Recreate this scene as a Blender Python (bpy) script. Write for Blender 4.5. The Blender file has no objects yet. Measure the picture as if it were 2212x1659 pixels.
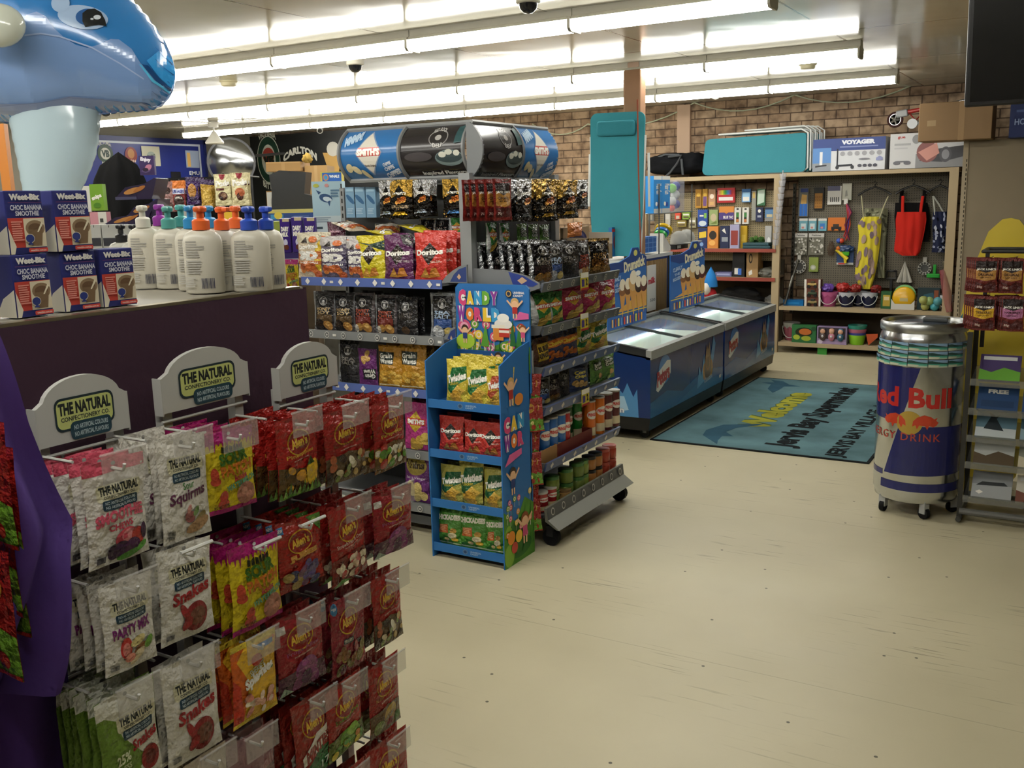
import bpy, bmesh, math, random
from mathutils import Vector as V, Matrix, noise
from mathutils.geometry import tessellate_polygon
PI=math.pi
sc=bpy.context.scene
COL=sc.collection
random.seed(7)
rnd=random.uniform
# ---------------------------------------------------------------- colours
_lc={}
def L(h):
    if isinstance(h,tuple): return h
    if h not in _lc:
        s=h[1:]
        if len(s)==3: s=''.join(c*2 for c in s)
        r=[int(s[i:i+2],16)/255 for i in (0,2,4)]
        _lc[h]=tuple([(c/12.92 if c<=.04045 else ((c+.055)/1.055)**2.4) for c in r]+[1.0])
    return _lc[h]
# ---------------------------------------------------------------- camera model (frame 2212 x 1659)
FOC,CX,CY,EYE=2100.,1106.,829.5,1.75
_p=math.atan(398./FOC); _y=math.radians(30.66); _r=math.atan(.0248)
FW=V((-math.sin(_y)*math.cos(_p),math.cos(_y)*math.cos(_p),-math.sin(_p)))
_rt=V((math.cos(_y),math.sin(_y),0)); _up=_rt.cross(FW)
RT=math.cos(_r)*_rt-math.sin(_r)*_up; UP=math.sin(_r)*_rt+math.cos(_r)*_up
EYEV=V((0,0,EYE))
def ray(px,py): return FW+RT*((px-CX)/FOC)-UP*((py-CY)/FOC)
def onx(px,py,x): r=ray(px,py); return EYEV+r*(x/r.x)
def ony(px,py,y): r=ray(px,py); return EYEV+r*(y/r.y)
def onz(px,py,z): r=ray(px,py); return EYEV+r*((z-EYE)/r.z)
# ---------------------------------------------------------------- materials
M={}
def nmat(name):
    m=bpy.data.materials.new(name); m.use_nodes=True; m.node_tree.nodes.clear()
    nt=m.node_tree; out=nt.nodes.new('ShaderNodeOutputMaterial')
    b=nt.nodes.new('ShaderNodeBsdfPrincipled'); nt.links.new(b.outputs[0],out.inputs[0])
    M[name]=m
    return m,nt,b
def N(nt,t,**k):
    n=nt.nodes.new('ShaderNode'+t)
    for a,v in k.items():
        if a in n.inputs: n.inputs[a].default_value=v
        else: setattr(n,a,v)
    return n
def attr_mat(name,rough=.5,metal=0,spec=.5,bump=0,bscale=30,bdet=2,coat=0,sss=0,alpha=1,tr=0,vary=0,dist=.01):
    m,nt,b=nmat(name)
    a=N(nt,'Attribute',attribute_name='Col')
    src=a.outputs['Color']
    tc=N(nt,'TexCoord')
    if vary:
        nz=N(nt,'TexNoise'); nz.inputs['Scale'].default_value=6; nz.inputs['Detail'].default_value=4
        nt.links.new(tc.outputs['Object'],nz.inputs['Vector'])
        mr=N(nt,'MapRange'); mr.inputs[3].default_value=1-vary; mr.inputs[4].default_value=1+vary
        nt.links.new(nz.outputs[0],mr.inputs[0])
        hs=N(nt,'HueSaturation'); nt.links.new(src,hs.inputs['Color']); nt.links.new(mr.outputs[0],hs.inputs['Value'])
        src=hs.outputs[0]
    nt.links.new(src,b.inputs['Base Color'])
    b.inputs['Roughness'].default_value=rough; b.inputs['Metallic'].default_value=metal
    b.inputs['Specular IOR Level'].default_value=spec
    b.inputs['Coat Weight'].default_value=coat
    b.inputs['Alpha'].default_value=alpha
    if tr: b.inputs['Transmission Weight'].default_value=tr
    if bump:
        nz=N(nt,'TexNoise'); nz.inputs['Scale'].default_value=bscale; nz.inputs['Detail'].default_value=bdet
        nt.links.new(tc.outputs['Object'],nz.inputs['Vector'])
        bp=N(nt,'Bump'); bp.inputs['Strength'].default_value=bump; bp.inputs['Distance'].default_value=dist
        nt.links.new(nz.outputs[0],bp.inputs['Height']); nt.links.new(bp.outputs[0],b.inputs['Normal'])
    return m
attr_mat('matte',.75,spec=.25,vary=.05)
attr_mat('card',.55,spec=.35)
attr_mat('gloss',.22)
attr_mat('satin',.4)
attr_mat('foil',.27,bump=.55,bscale=5,bdet=3,spec=.6,dist=.05)
attr_mat('bagmatte',.42,bump=.45,bscale=5,bdet=3,spec=.4,dist=.05)
attr_mat('silverfoil',.2,metal=.75,bump=.7,bscale=6,bdet=3,dist=.05)
attr_mat('cloth',.9,spec=.1,bump=.3,bscale=60,dist=.004,vary=.08)
attr_mat('vinyl',.16,spec=.55,coat=.3,bump=.12,bscale=9,dist=.03)
attr_mat('paint',.45,spec=.4,vary=.04)
attr_mat('metal',.3,metal=1,bump=.0)
attr_mat('chrome',.17,metal=1)
attr_mat('rubber',.7,spec=.2)
attr_mat('bottle',.33,spec=.5)
attr_mat('clear',.12,alpha=.28)
attr_mat('clearbag',.2,alpha=.45,bump=.5,bscale=14)
m,nt,b=nmat('glass'); b.inputs['Base Color'].default_value=(.85,.93,.92,1); b.inputs['Roughness'].default_value=.04; b.inputs['Alpha'].default_value=.13
def emis(name,col,st):
    m,nt,b=nmat(name); b.inputs['Base Color'].default_value=L(col); b.inputs['Emission Color'].default_value=L(col); b.inputs['Emission Strength'].default_value=st
emis('tube','#fdfbf3',23.0)
emis('freezer_fill','#e6fff6',8.0)  # added glow that brightens the freezer interiors
# ---------------------------------------------------------------- text
_tc={}
def text_tris(s,bold=0,sp=1.0):
    k=(s,bold,sp)
    if k in _tc: return _tc[k]
    cu=bpy.data.curves.new('lettering','FONT'); cu.body=s; cu.resolution_u=2; cu.fill_mode='FRONT'; cu.offset=bold; cu.space_character=sp
    o=bpy.data.objects.new('lettering',cu)
    me=o.to_mesh(); me.calc_loop_triangles()
    vs=[(v.co.x,v.co.y) for v in me.vertices]
    x0=min(v[0] for v in vs);x1=max(v[0] for v in vs);y0=min(v[1] for v in vs);y1=max(v[1] for v in vs)
    vs=[((x-x0)/(x1-x0),(y-y0)/(y1-y0)) for x,y in vs]
    t=[tuple(vs[i] for i in lt.vertices) for lt in me.loop_triangles]
    o.to_mesh_clear(); bpy.data.objects.remove(o); bpy.data.curves.remove(cu)
    _tc[k]=t
    return t
# ---------------------------------------------------------------- 2D art ops
def R(x0,y0,x1,y1,c): return ('p',[(x0,y0),(x1,y0),(x1,y1),(x0,y1)],c)
def P(pts,c): return ('p',pts,c)
def E(cx,cy,rx,ry,c,n=20,rot=0): return ('e',cx,cy,rx,ry,c,n,rot)
def T(s,x0,y0,x1,y1,c,rot=0,sh=0,arc=0,b=.02,out=None,ow=.045,sp=1.0): return ('t',s,x0,y0,x1,y1,c,rot,sh,arc,b,out,ow,sp)
def RR(x0,y0,x1,y1,c,r=.03,A=1):
    pts=[]
    for (cx,cy,a0) in ((x1-r,y1-r/A,0),(x0+r,y1-r/A,90),(x0+r,y0+r/A,180),(x1-r,y0+r/A,270)):
        for k in range(5):
            a=math.radians(a0+k*22.5); pts.append((cx+r*math.cos(a),cy+r/A*math.sin(a)))
    return ('p',pts,c)
def lines(x0,y0,x1,y1,n,c,fill=.45,rag=.25,seed=1):
    r=random.Random(seed); h=(y1-y0)/n
    return [R(x0,y1-(i+fill)*h,x1-(x1-x0)*rag*r.random(),y1-i*h,c) for i in range(n)]
def barcode(x0,y0,x1,y1,c='#223',n=11,bg=None):
    r=random.Random(3); o=[R(x0,y0,x1,y1,bg)] if bg else []
    w=(x1-x0)/n
    return o+[R(x0+i*w,y0,x0+(i+.35+.4*r.random())*w,y1,c) for i in range(n)]
def _clip(poly,ax,val):
    lo,hi=[],[]
    n=len(poly)
    for i in range(n):
        a,b=poly[i],poly[(i+1)%n]
        da,db=a[ax]-val,b[ax]-val
        if da<=0: lo.append(a)
        if da>=0: hi.append(a)
        if da*db<0:
            t=da/(da-db); q=(a[0]+(b[0]-a[0])*t,a[1]+(b[1]-a[1])*t)
            lo.append(q); hi.append(q)
    return (lo if len(lo)>2 else None),(hi if len(hi)>2 else None)
def _gridclip(poly,n,ax):
    mn=min(p[ax] for p in poly);mx=max(p[ax] for p in poly)
    out=[];cur=poly
    k=math.floor(mn*n+1e-9)+1
    while k/n<mx-1e-9:
        lo,hi=_clip(cur,ax,k/n)
        if lo: out.append(lo)
        if not hi: cur=None;break
        cur=hi;k+=1
    if cur: out.append(cur)
    return out
class MB:
    def __init__(s): s.v=[];s.f=[];s.c=[];s.m=[]
    def add(s,vs,fs,col,m=0):
        o=len(s.v); s.v+= [V(v) for v in vs]
        c=L(col) if not isinstance(col,list) else None
        for i,f in enumerate(fs):
            s.f.append([o+k for k in f]); s.c.append(c or L(col[i])); s.m.append(m)
        return s
    def box(s,a,b,col,m=0,M4=None):
        x0,y0,z0=[min(p,q) for p,q in zip(a,b)];x1,y1,z1=[max(p,q) for p,q in zip(a,b)]
        vs=[V(p) for p in ((x0,y0,z0),(x1,y0,z0),(x1,y1,z0),(x0,y1,z0),(x0,y0,z1),(x1,y0,z1),(x1,y1,z1),(x0,y1,z1))]
        if M4: vs=[M4@p for p in vs]
        return s.add(vs,[(0,3,2,1),(4,5,6,7),(0,1,5,4),(1,2,6,5),(2,3,7,6),(3,0,4,7)],col,m)
    def rbox(s,a,b,r,col,m=0,seg=2,M4=None):
        bm=bmesh.new(); bmesh.ops.create_cube(bm,size=1)
        c=(V(a)+V(b))/2; d=V(b)-V(a)
        for v in bm.verts: v.co=V((c.x+v.co.x*abs(d.x),c.y+v.co.y*abs(d.y),c.z+v.co.z*abs(d.z)))
        bmesh.ops.bevel(bm,geom=bm.edges[:],offset=r,segments=seg,affect='EDGES',profile=.5)
        bm.verts.index_update()
        vs=[(M4@v.co if M4 else v.co.copy()) for v in bm.verts]; fs=[[v.index for v in f.verts] for f in bm.faces]
        bm.free(); return s.add(vs,fs,col,m)
    def tube(s,pts,r,col,n=8,m=0,closed=False):
        pts=[V(p) for p in pts]; k=len(pts); rs=r if isinstance(r,(list,tuple)) else [r]*k
        vs=[];prev=None
        for i,p in enumerate(pts):
            if closed: d=pts[(i+1)%k]-pts[i-1]
            else: d=pts[min(i+1,k-1)]-pts[max(i-1,0)]
            d.normalize()
            if prev is None:
                a=V((0,0,1)) if abs(d.z)<.9 else V((1,0,0)); u=d.cross(a).normalized()
            else:
                u=(prev-d*prev.dot(d)).normalized()
            prev=u; w=d.cross(u)
            for j in range(n):
                t=2*PI*j/n; vs.append(p+u*(math.cos(t)*rs[i])+w*(math.sin(t)*rs[i]))
        fs=[]
        for i in range(k if closed else k-1):
            b=((i+1)%k)*n
            for j in range(n): fs.append((i*n+j,i*n+(j+1)%n,b+(j+1)%n,b+j))
        if not closed: fs+= [tuple(range(n-1,-1,-1)),tuple((k-1)*n+j for j in range(n))]
        return s.add(vs,fs,col,m)
    def lathe(s,prof,col,n=24,at=(0,0,0),m=0,M4=None,sx=1,sy=1):
        at=V(at);vs=[];fs=[];cs=[]
        for q in prof:
            for j in range(n):
                t=2*PI*j/n; p=V((q[0]*math.cos(t)*sx,q[0]*math.sin(t)*sy,q[1])); vs.append((M4@p if M4 else p)+at)
        for i in range(len(prof)-1):
            c=prof[i+1][2] if len(prof[i+1])>2 else col
            for j in range(n): fs.append((i*n+j,i*n+(j+1)%n,(i+1)*n+(j+1)%n,(i+1)*n+j));cs.append(c)
        if prof[0][0]>1e-5: fs.append(tuple(range(n-1,-1,-1)));cs.append(col)
        if prof[-1][0]>1e-5: fs.append(tuple((len(prof)-1)*n+j for j in range(n)));cs.append(prof[-1][2] if len(prof[-1])>2 else col)
        return s.add(vs,fs,cs,m)
    def ell(s,c,r,col,n=12,m=0,M4=None):
        if not isinstance(r,(tuple,list)): r=(r,r,r)
        k=max(4,n//2); vs=[];fs=[]
        for i in range(k+1):
            a=PI*i/k
            for j in range(n):
                t=2*PI*j/n; p=V((r[0]*math.sin(a)*math.cos(t),r[1]*math.sin(a)*math.sin(t),-r[2]*math.cos(a)))
                vs.append((M4@p if M4 else p)+V(c))
        for i in range(k):
            for j in range(n): fs.append((i*n+j,i*n+(j+1)%n,(i+1)*n+(j+1)%n,(i+1)*n+j))
        return s.add(vs,fs,col,m)
    def prism(s,pts,f0,f1,col,m=0,side=None):
        """pts 2-D outline (ccw seen from the f1 side); f0/f1 map (a,b)->3-D for the two ends"""
        n=len(pts); vs=[f0(*p) for p in pts]+[f1(*p) for p in pts]
        tri=tessellate_polygon([[V((p[0],p[1],0)) for p in pts]])
        fs=[];cs=[]
        ar=sum(pts[i][0]*pts[(i+1)%n][1]-pts[(i+1)%n][0]*pts[i][1] for i in range(n))
        for t in tri:
            a=(pts[t[1]][0]-pts[t[0]][0])*(pts[t[2]][1]-pts[t[0]][1])-(pts[t[2]][0]-pts[t[0]][0])*(pts[t[1]][1]-pts[t[0]][1])
            t=tuple(t) if a>0 else (t[0],t[2],t[1])
            fs.append(tuple(n+i for i in t));fs.append((t[0],t[2],t[1])); cs+= [col,col]
        for i in range(n):
            j=(i+1)%n
            fs.append((i,j,n+j,n+i) if ar>0 else (j,i,n+i,n+j)); cs.append(side or col)
        return s.add(vs,fs,cs,m)
    def grid(s,fn,nu,nv,col,m=0):
        vs=[fn(i/nu,j/nv) for j in range(nv+1) for i in range(nu+1)]
        fs=[];cs=[]
        for j in range(nv):
            for i in range(nu):
                a=j*(nu+1)+i; fs.append((a,a+1,a+nu+2,a+nu+1)); cs.append(col((i+.5)/nu,(j+.5)/nv) if callable(col) else col)
        return s.add(vs,fs,cs,m)
    def art(s,S,ops,A=1.,m=0,eps=.0006,step=None,grow=True):
        """draw flat ops on surface S(u,v,d); A = metres of v / metres of u"""
        gu,gv=getattr(S,'g',(0,0)); lay=0; step=step or eps*.35
        for op in ops:
            if isinstance(op,list): s.art(S,op,A,m,eps+lay,step); lay+=step*max(1,len(op)); continue
            d=eps+lay; lay+=step
            polys=[]
            if op[0]=='p':
                pts=op[1]; c=op[2]
                if len(pts)<=4: 
                    polys=[list(pts)] if len(pts)==3 else None
                if polys is None or not polys:
                    polys=[[pts[i] for i in t] for t in tessellate_polygon([[V((p[0],p[1],0)) for p in pts]])]
            elif op[0]=='e':
                _,cx,cy,rx,ry,c,n,rot=op
                cr,sr=math.cos(math.radians(rot)),math.sin(math.radians(rot)); pts=[]
                for k in range(n):
                    a=2*PI*k/n; x,y=rx*math.cos(a),ry*A*math.sin(a); pts.append((cx+x*cr-y*sr,cy+(x*sr+y*cr)/A))
                polys=[pts]
            else:
                _,st,x0,y0,x1,y1,c,rot,sh,arc,b,out,ow,sp=op
                cr,sr=math.cos(math.radians(rot)),math.sin(math.radians(rot))
                mx,my=(x0+x1)/2,(y0+y1)/2; w,h=x1-x0,y1-y0
                def mp(tx,ty):
                    x=(tx-.5)*w+sh*(ty-.5)*h*A; y=((ty-.5)*h+arc*h*(1-(2*tx-1)**2))*A
                    return (mx+x*cr-y*sr,my+(x*sr+y*cr)/A)
                if out:
                    for t in text_tris(st,ow,sp):
                        s._put(S,[mp(*q) for q in t],out,d,gu,gv,m)
                    d+=step; lay+=step
                polys=[[mp(*q) for q in t] for t in text_tris(st,b,sp)]
            for pl in polys: s._put(S,pl,c,d,gu,gv,m)
        return s
    def _put(s,S,pl,c,d,gu,gv,m):
        a=sum(pl[i][0]*pl[(i+1)%len(pl)][1]-pl[(i+1)%len(pl)][0]*pl[i][1] for i in range(len(pl)))
        if abs(a)<1e-9: return
        if a<0: pl=pl[::-1]
        ps=[pl]
        if gu: ps=[q for p in ps for q in _gridclip(p,gu,0)]
        if gv: ps=[q for p in ps for q in _gridclip(p,gv,1)]
        for q in ps: s.add([S(u,v,d) for u,v in q],[tuple(range(len(q)))],c,m)
    def mesh(s,name,mats,smooth=None):
        me=bpy.data.meshes.new(name); me.from_pydata([tuple(v) for v in s.v],[],s.f)
        ca=me.color_attributes.new('Col','FLOAT_COLOR','CORNER')
        buf=[]
        for f,c in zip(s.f,s.c): buf+= list(c)*len(f)
        ca.data.foreach_set('color',buf)
        for k in (mats if isinstance(mats,(list,tuple)) else [mats]): me.materials.append(M[k])
        me.polygons.foreach_set('material_index',s.m)
        if smooth:
            me.polygons.foreach_set('use_smooth',[True]*len(s.f)); me.set_sharp_from_angle(angle=math.radians(smooth))
        me.update(); return me
    def build(s,name,mats='paint',parent=None,loc=(0,0,0),rz=0,smooth=None,scale=None,rot=None):
        return inst(s.mesh(name,mats,smooth),name,parent,loc,rz,scale,rot)
def inst(me,name,parent=None,loc=(0,0,0),rz=0,scale=None,rot=None):
    o=bpy.data.objects.new(name,me); COL.objects.link(o)
    if parent: o.parent=parent
    o.location=loc; o.rotation_euler=rot or (0,0,rz)
    if scale: o.scale=scale
    return o
_labels={}
def tag(o,label,cat,group=None,kind=None):
    o['label']=label; o['category']=cat
    if group: o['group']=group
    if kind: o['kind']=kind
    return o
def thing(name,label,cat,loc=(0,0,0),rz=0,group=None):
    o=bpy.data.objects.new(name,None); COL.objects.link(o); o.location=loc; o.rotation_euler=(0,0,rz); o.empty_display_size=.05
    return tag(o,label,cat,group)
def struct(o): o['kind']='structure'; return o
def dup(root,loc,rz=None,label=None):
    r=root.copy(); COL.objects.link(r); r.location=loc
    if rz is not None: r.rotation_euler=(0,0,rz)
    if label: r['label']=label
    for ch in list(root.children):
        c=ch.copy(); COL.objects.link(c); c.parent=r
        for g in list(ch.children):
            d=g.copy(); COL.objects.link(d); d.parent=c
    return r
def flat(o,du,dv):
    o,du,dv=V(o),V(du),V(dv); n=du.cross(dv).normalized()
    return lambda u,v,d=0: o+du*u+dv*v+n*d
ORD=['front','second','third','fourth','fifth','sixth','seventh','eighth','ninth']
# ---------------------------------------------------------------- pillow bags
def bagmesh(name,base,ops,A=1.4,Th=.22,seed=0,seal=.055,belly=.42,mat='foil',nu=10,nv=14,wr=.03,back=None,sag=0):
    """unit width, height A, origin bottom centre, front towards -Y"""
    r=random.Random(seed); ph=[r.uniform(0,6.28) for _ in range(8)]
    p=math.log(.5)/math.log(belly)
    def g(v):
        if v<=seal or v>=1-seal: return 0.
        s=(v-seal)/(1-2*seal); return max(0,math.sin(PI*s**p))**.6
    def pt(u,v,side):
        gg=g(v); e=max(0,math.sin(PI*u))**.65*gg
        w=wr*(math.sin(9*u+7*v+ph[0])+math.sin(5*u-11*v+ph[1])+.7*math.sin(17*u+3*v+ph[2]))*(.3+.7*math.sin(PI*u))*(.45+.55*gg)
        w+=wr*.9*math.sin(24*u+ph[3])*(1-gg)*max(0,math.sin(PI*v*.98+.03))
        x=(u-.5)*(1-.07*gg+.012*math.sin(13*v+ph[4]))
        y=(-Th*.5*e-w*.5) if side else (Th*.42*e-w*.3)
        z=v*A+.012*math.sin(8*u+ph[5])*(v-.5)
        return V((x,y+sag*v*v,z))
    G=[[pt(i/nu,j/nv,1) for i in range(nu+1)] for j in range(nv+1)]
    def S(u,v,d=0):
        u=min(max(u,0),1);v=min(max(v,0),1)
        i=min(int(u*nu),nu-1);j=min(int(v*nv),nv-1);fu=u*nu-i;fv=v*nv-j
        a=G[j][i]*(1-fu)+G[j][i+1]*fu;b=G[j+1][i]*(1-fu)+G[j+1][i+1]*fu
        q=a*(1-fv)+b*fv; return V((q.x,q.y-d,q.z))
    S.g=(nu,nv)
    mb=MB(); mb.grid(lambda u,v:pt(u,v,1),nu,nv,base); mb.grid(lambda u,v:pt(1-u,v,0),nu,nv,back or base)
    mb.art(S,ops,A,eps=.004,step=.0015)
    return mb.mesh(name,mat,60)
# ================================================================ room
CEIL=2.82; BACK=11.35; LEFT=-11.3
def ramp(nt,src,stops):
    n=N(nt,'ValToRGB'); e=n.color_ramp.elements
    while len(e)<len(stops): e.new(.5)
    for x,(p,c) in zip(e,stops): x.position=p; x.color=L(c)
    nt.links.new(src,n.inputs[0]); return n.outputs[0]
def noise_n(nt,vec,scale,det=3,sc3=(1,1,1)):
    mp=N(nt,'Mapping'); mp.inputs['Scale'].default_value=sc3; nt.links.new(vec,mp.inputs[0])
    z=N(nt,'TexNoise'); z.inputs['Scale'].default_value=scale; z.inputs['Detail'].default_value=det
    nt.links.new(mp.outputs[0],z.inputs['Vector']); return z.outputs[0]
def mixc(nt,f,a,b,mode='MIX'):
    n=N(nt,'Mix',data_type='RGBA',blend_type=mode)
    if isinstance(f,(int,float)): n.inputs[0].default_value=f
    else: nt.links.new(f,n.inputs[0])
    for i,s in ((6,a),(7,b)):
        if isinstance(s,str): n.inputs[i].default_value=L(s)
        else: nt.links.new(s,n.inputs[i])
    return n.outputs[2]
def mth(nt,op,a,b=None):
    n=N(nt,'Math',operation=op)
    for i,s in enumerate((a,b)):
        if s is None: continue
        if isinstance(s,(int,float)): n.inputs[i].default_value=s
        else: nt.links.new(s,n.inputs[i])
    return n.outputs[0]
# floor: worn cream vinyl with scuffs along the aisle
m,nt,b=nmat('floor'); tc=N(nt,'TexCoord').outputs['Object']
base=ramp(nt,noise_n(nt,tc,.9,5),[(.3,'#b4ab8e'),(.7,'#c6bd9f')])
st=noise_n(nt,tc,2.2,5,(1.6,26,1)); stm=noise_n(nt,tc,1.1,2,(1,1.6,1))
f1=mth(nt,'MULTIPLY',ramp(nt,st,[(.60,'#000'),(.69,'#fff')]),ramp(nt,stm,[(.48,'#000'),(.66,'#fff')]))
c1=mixc(nt,mth(nt,'MULTIPLY',f1,.8),base,'#6d6552')
vo=N(nt,'TexVoronoi',voronoi_dimensions='2D'); vo.inputs['Scale'].default_value=2.1; nt.links.new(tc,vo.inputs['Vector'])
spk=mth(nt,'LESS_THAN',vo.outputs['Distance'],.013)
c2=mixc(nt,mth(nt,'MULTIPLY',spk,.85),c1,'#2a241b')
sep=N(nt,'SeparateXYZ'); nt.links.new(tc,sep.inputs[0])
jx=mth(nt,'LESS_THAN',mth(nt,'PINGPONG',mth(nt,'ADD',sep.outputs[1],.35),.92),.0022)
c3=mixc(nt,mth(nt,'MULTIPLY',jx,.35),c2,'#6f6650')
nt.links.new(c3,b.inputs['Base Color']); b.inputs['Specular IOR Level'].default_value=.4
rg=N(nt,'MapRange'); rg.inputs[3].default_value=.34; rg.inputs[4].default_value=.55
nt.links.new(noise_n(nt,tc,2,4),rg.inputs[0]); nt.links.new(rg.outputs[0],b.inputs['Roughness'])
# ceiling: glossy painted sheets with cover strips
m,nt,b=nmat('ceiling'); tc=N(nt,'TexCoord').outputs['Object']
sep=N(nt,'SeparateXYZ'); nt.links.new(tc,sep.inputs[0])
ja=mth(nt,'LESS_THAN',mth(nt,'PINGPONG',mth(nt,'ADD',sep.outputs[0],.42),.6),.008)
jb=mth(nt,'LESS_THAN',mth(nt,'PINGPONG',mth(nt,'ADD',sep.outputs[1],.1),.9),.008)
j=mth(nt,'MAXIMUM',ja,jb)
cb=ramp(nt,noise_n(nt,tc,.7,3),[(.3,'#bdb9ab'),(.7,'#cbc7b9')])
nt.links.new(mixc(nt,j,cb,'#6e6a5e'),b.inputs['Base Color'])
b.inputs['Roughness'].default_value=.13; b.inputs['Specular IOR Level'].default_value=.8
bp=N(nt,'Bump'); bp.inputs['Strength'].default_value=.1; bp.inputs['Distance'].default_value=.05
nt.links.new(noise_n(nt,tc,1.6,2),bp.inputs['Height']); nt.links.new(bp.outputs[0],b.inputs['Normal'])
# brick
m,nt,b=nmat('brick'); tc=N(nt,'TexCoord').outputs['Object']
sep=N(nt,'SeparateXYZ'); nt.links.new(tc,sep.inputs[0]); cmb=N(nt,'CombineXYZ')
nt.links.new(sep.outputs[0],cmb.inputs[0]); nt.links.new(sep.outputs[2],cmb.inputs[1])
bk=N(nt,'TexBrick'); bk.inputs['Scale'].default_value=1; bk.inputs['Brick Width'].default_value=.25; bk.inputs['Row Height'].default_value=.094
bk.inputs['Mortar Size'].default_value=.0065; bk.inputs['Mortar Smooth'].default_value=.2; bk.inputs['Bias'].default_value=0
bk.inputs['Color1'].default_value=L('#b39a7e'); bk.inputs['Color2'].default_value=L('#967b60'); bk.inputs['Mortar'].default_value=L('#604c3b')
nt.links.new(cmb.outputs[0],bk.inputs['Vector'])
dk=ramp(nt,noise_n(nt,tc,9,5),[(.35,'#8a8078'),(.6,'#ffffff')])
nt.links.new(mixc(nt,.75,bk.outputs[0],dk,'MULTIPLY'),b.inputs['Base Color']); b.inputs['Roughness'].default_value=.85
bp=N(nt,'Bump'); bp.inputs['Strength'].default_value=.6; bp.inputs['Distance'].default_value=.01; bp.invert=True
nt.links.new(bk.outputs['Fac'],bp.inputs['Height']); nt.links.new(bp.outputs[0],b.inputs['Normal'])
RX0,RX1,RY0=LEFT,3.2,-2.2
struct(MB().box((RX0-.2,RY0-.2,-.1),(RX1+.2,BACK+.2,0),'#bbb29a').build('floor','floor'))
struct(MB().box((RX0-.2,RY0-.2,CEIL),(RX1+.2,BACK+.2,CEIL+.1),'#aaa698').build('ceiling','ceiling'))
struct(MB().box((RX0-.2,BACK,0),(RX1+.2,BACK+.2,CEIL),'#a58468').build('wall_back','brick'))
struct(MB().box((RX0-.2,RY0,0),(RX0,BACK,CEIL),'#77746a').build('wall_left','matte'))
struct(MB().box((RX1,RY0,0),(RX1+.2,BACK,CEIL),'#9a968a').build('wall_right','matte'))
struct(MB().box((RX0,RY0-.2,0),(RX1,RY0,CEIL),'#9a968a').build('wall_front','matte'))
# timber plate on the bricks behind the beach bag
struct(MB().box((-4.33,BACK-.045,1.9),(-4.17,BACK,2.8),'#b79c85').build('trim_1','matte'))
# ---- fluorescent battens
def batten():
    t=thing('ceiling_light','x','ceiling light')
    w=1.15
    h=MB(); h.box((-w/2,-.045,-.055),(w/2,.045,0),'#b9b5a8')
    h.prism([(-.075,-.062),(.075,-.062),(.05,-.04),(-.05,-.04)],lambda a,z:V((w/2,a,z)),lambda a,z:V((-w/2,a,z)),'#c9c5b8')
    h.build('housing','paint',t)
    d=MB(); d.prism([(-.055,-.12),(.055,-.12),(.068,-.105),(.066,-.0625),(-.066,-.0625),(-.068,-.105)],lambda a,z:V((w/2-.018,a,z)),lambda a,z:V((-w/2+.018,a,z)),'#fff')
    d.build('diffuser','tube',t)
    for s in (-1,1):
        MB().prism([(-.06,-.128),(.06,-.128),(.078,-.11),(.078,-.05),(-.078,-.05),(-.078,-.11)],lambda a,z:V((s*w/2-.014,a,z)),lambda a,z:V((s*w/2+.0,a,z)),'#b3afa2').build('end_cap','paint',t)
    return t
proto=batten(); first=True
rows=[(5.3,-1.5,9,'nearest visible row of battens'),(7.65,-1.52,8,'middle row of battens'),(9.65,-1.59,8,'row of battens nearest the brick wall'),(2.9,-.2,9,'row above the aisle'),(.5,-.2,7,'row behind the aisle')]
for ry,rx,n,nm in rows:
    for i in range(n):
        o=proto if first else dup(proto,(0,0,0)); first=False
        o.location=(rx-1.155*(i+.5),ry,CEIL)
        o['group']='fluorescent ceiling battens'
        o['label']='fluorescent batten, %s from the right in the %s'%(['first','second','third','fourth','fifth','sixth','seventh','eighth','ninth'][i],nm)
# ---- ceiling fittings
def dome(px,py,lab,s=1.):
    p=onz(px,py,CEIL-.07*s); t=thing('dome_camera',lab,'security camera',(p.x,p.y,CEIL),0,'dome security cameras')
    MB().lathe([(.0,0),(.062*s,0),(.064*s,-.07*s),(.055*s,-.075*s)][::-1],'#c9c4b4',20).build('camera_base','satin',t,smooth=40)
    MB().lathe([(.001,-.125*s),(.025*s,-.119*s),(.044*s,-.1*s),(.052*s,-.072*s)],'#15161a',20).build('camera_dome','gloss',t,smooth=60)
dome(1141,6,'white dome camera on the ceiling at the top middle edge')
dome(767,140,'white dome camera under the nearest row of lights')
dome(228,240,'dark dome camera just below the nose of the blue dolphin')
for px,py,lb in ((494,180,'round cream smoke detector beyond the nose of the dolphin'),(1745,143,'round cream smoke detector between the two far rows of lights')):
    p=onz(px,py,CEIL-.02)
    tag(MB().lathe([(.05,-.045),(.06,-.04),(.065,-.015),(.075,-.012),(.075,0)],'#cfc7a4',24).build('smoke_detector','satin',loc=(p.x,p.y,CEIL),smooth=40),lb,'smoke detector')
p=onz(1546,196,CEIL-.02)
t=thing('ceiling_sensor','small white domed sensor hanging under the far row of lights','sensor',(p.x,p.y,CEIL))
MB().lathe([(.03,-.05),(.055,-.045),(.055,0)],'#d8d5ca').build('sensor_base','satin',t,smooth=40)
MB().lathe([(.001,-.11),(.03,-.1),(.05,-.07),(.05,-.05)],'#efeee8').build('sensor_dome','satin',t,smooth=60)
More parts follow.
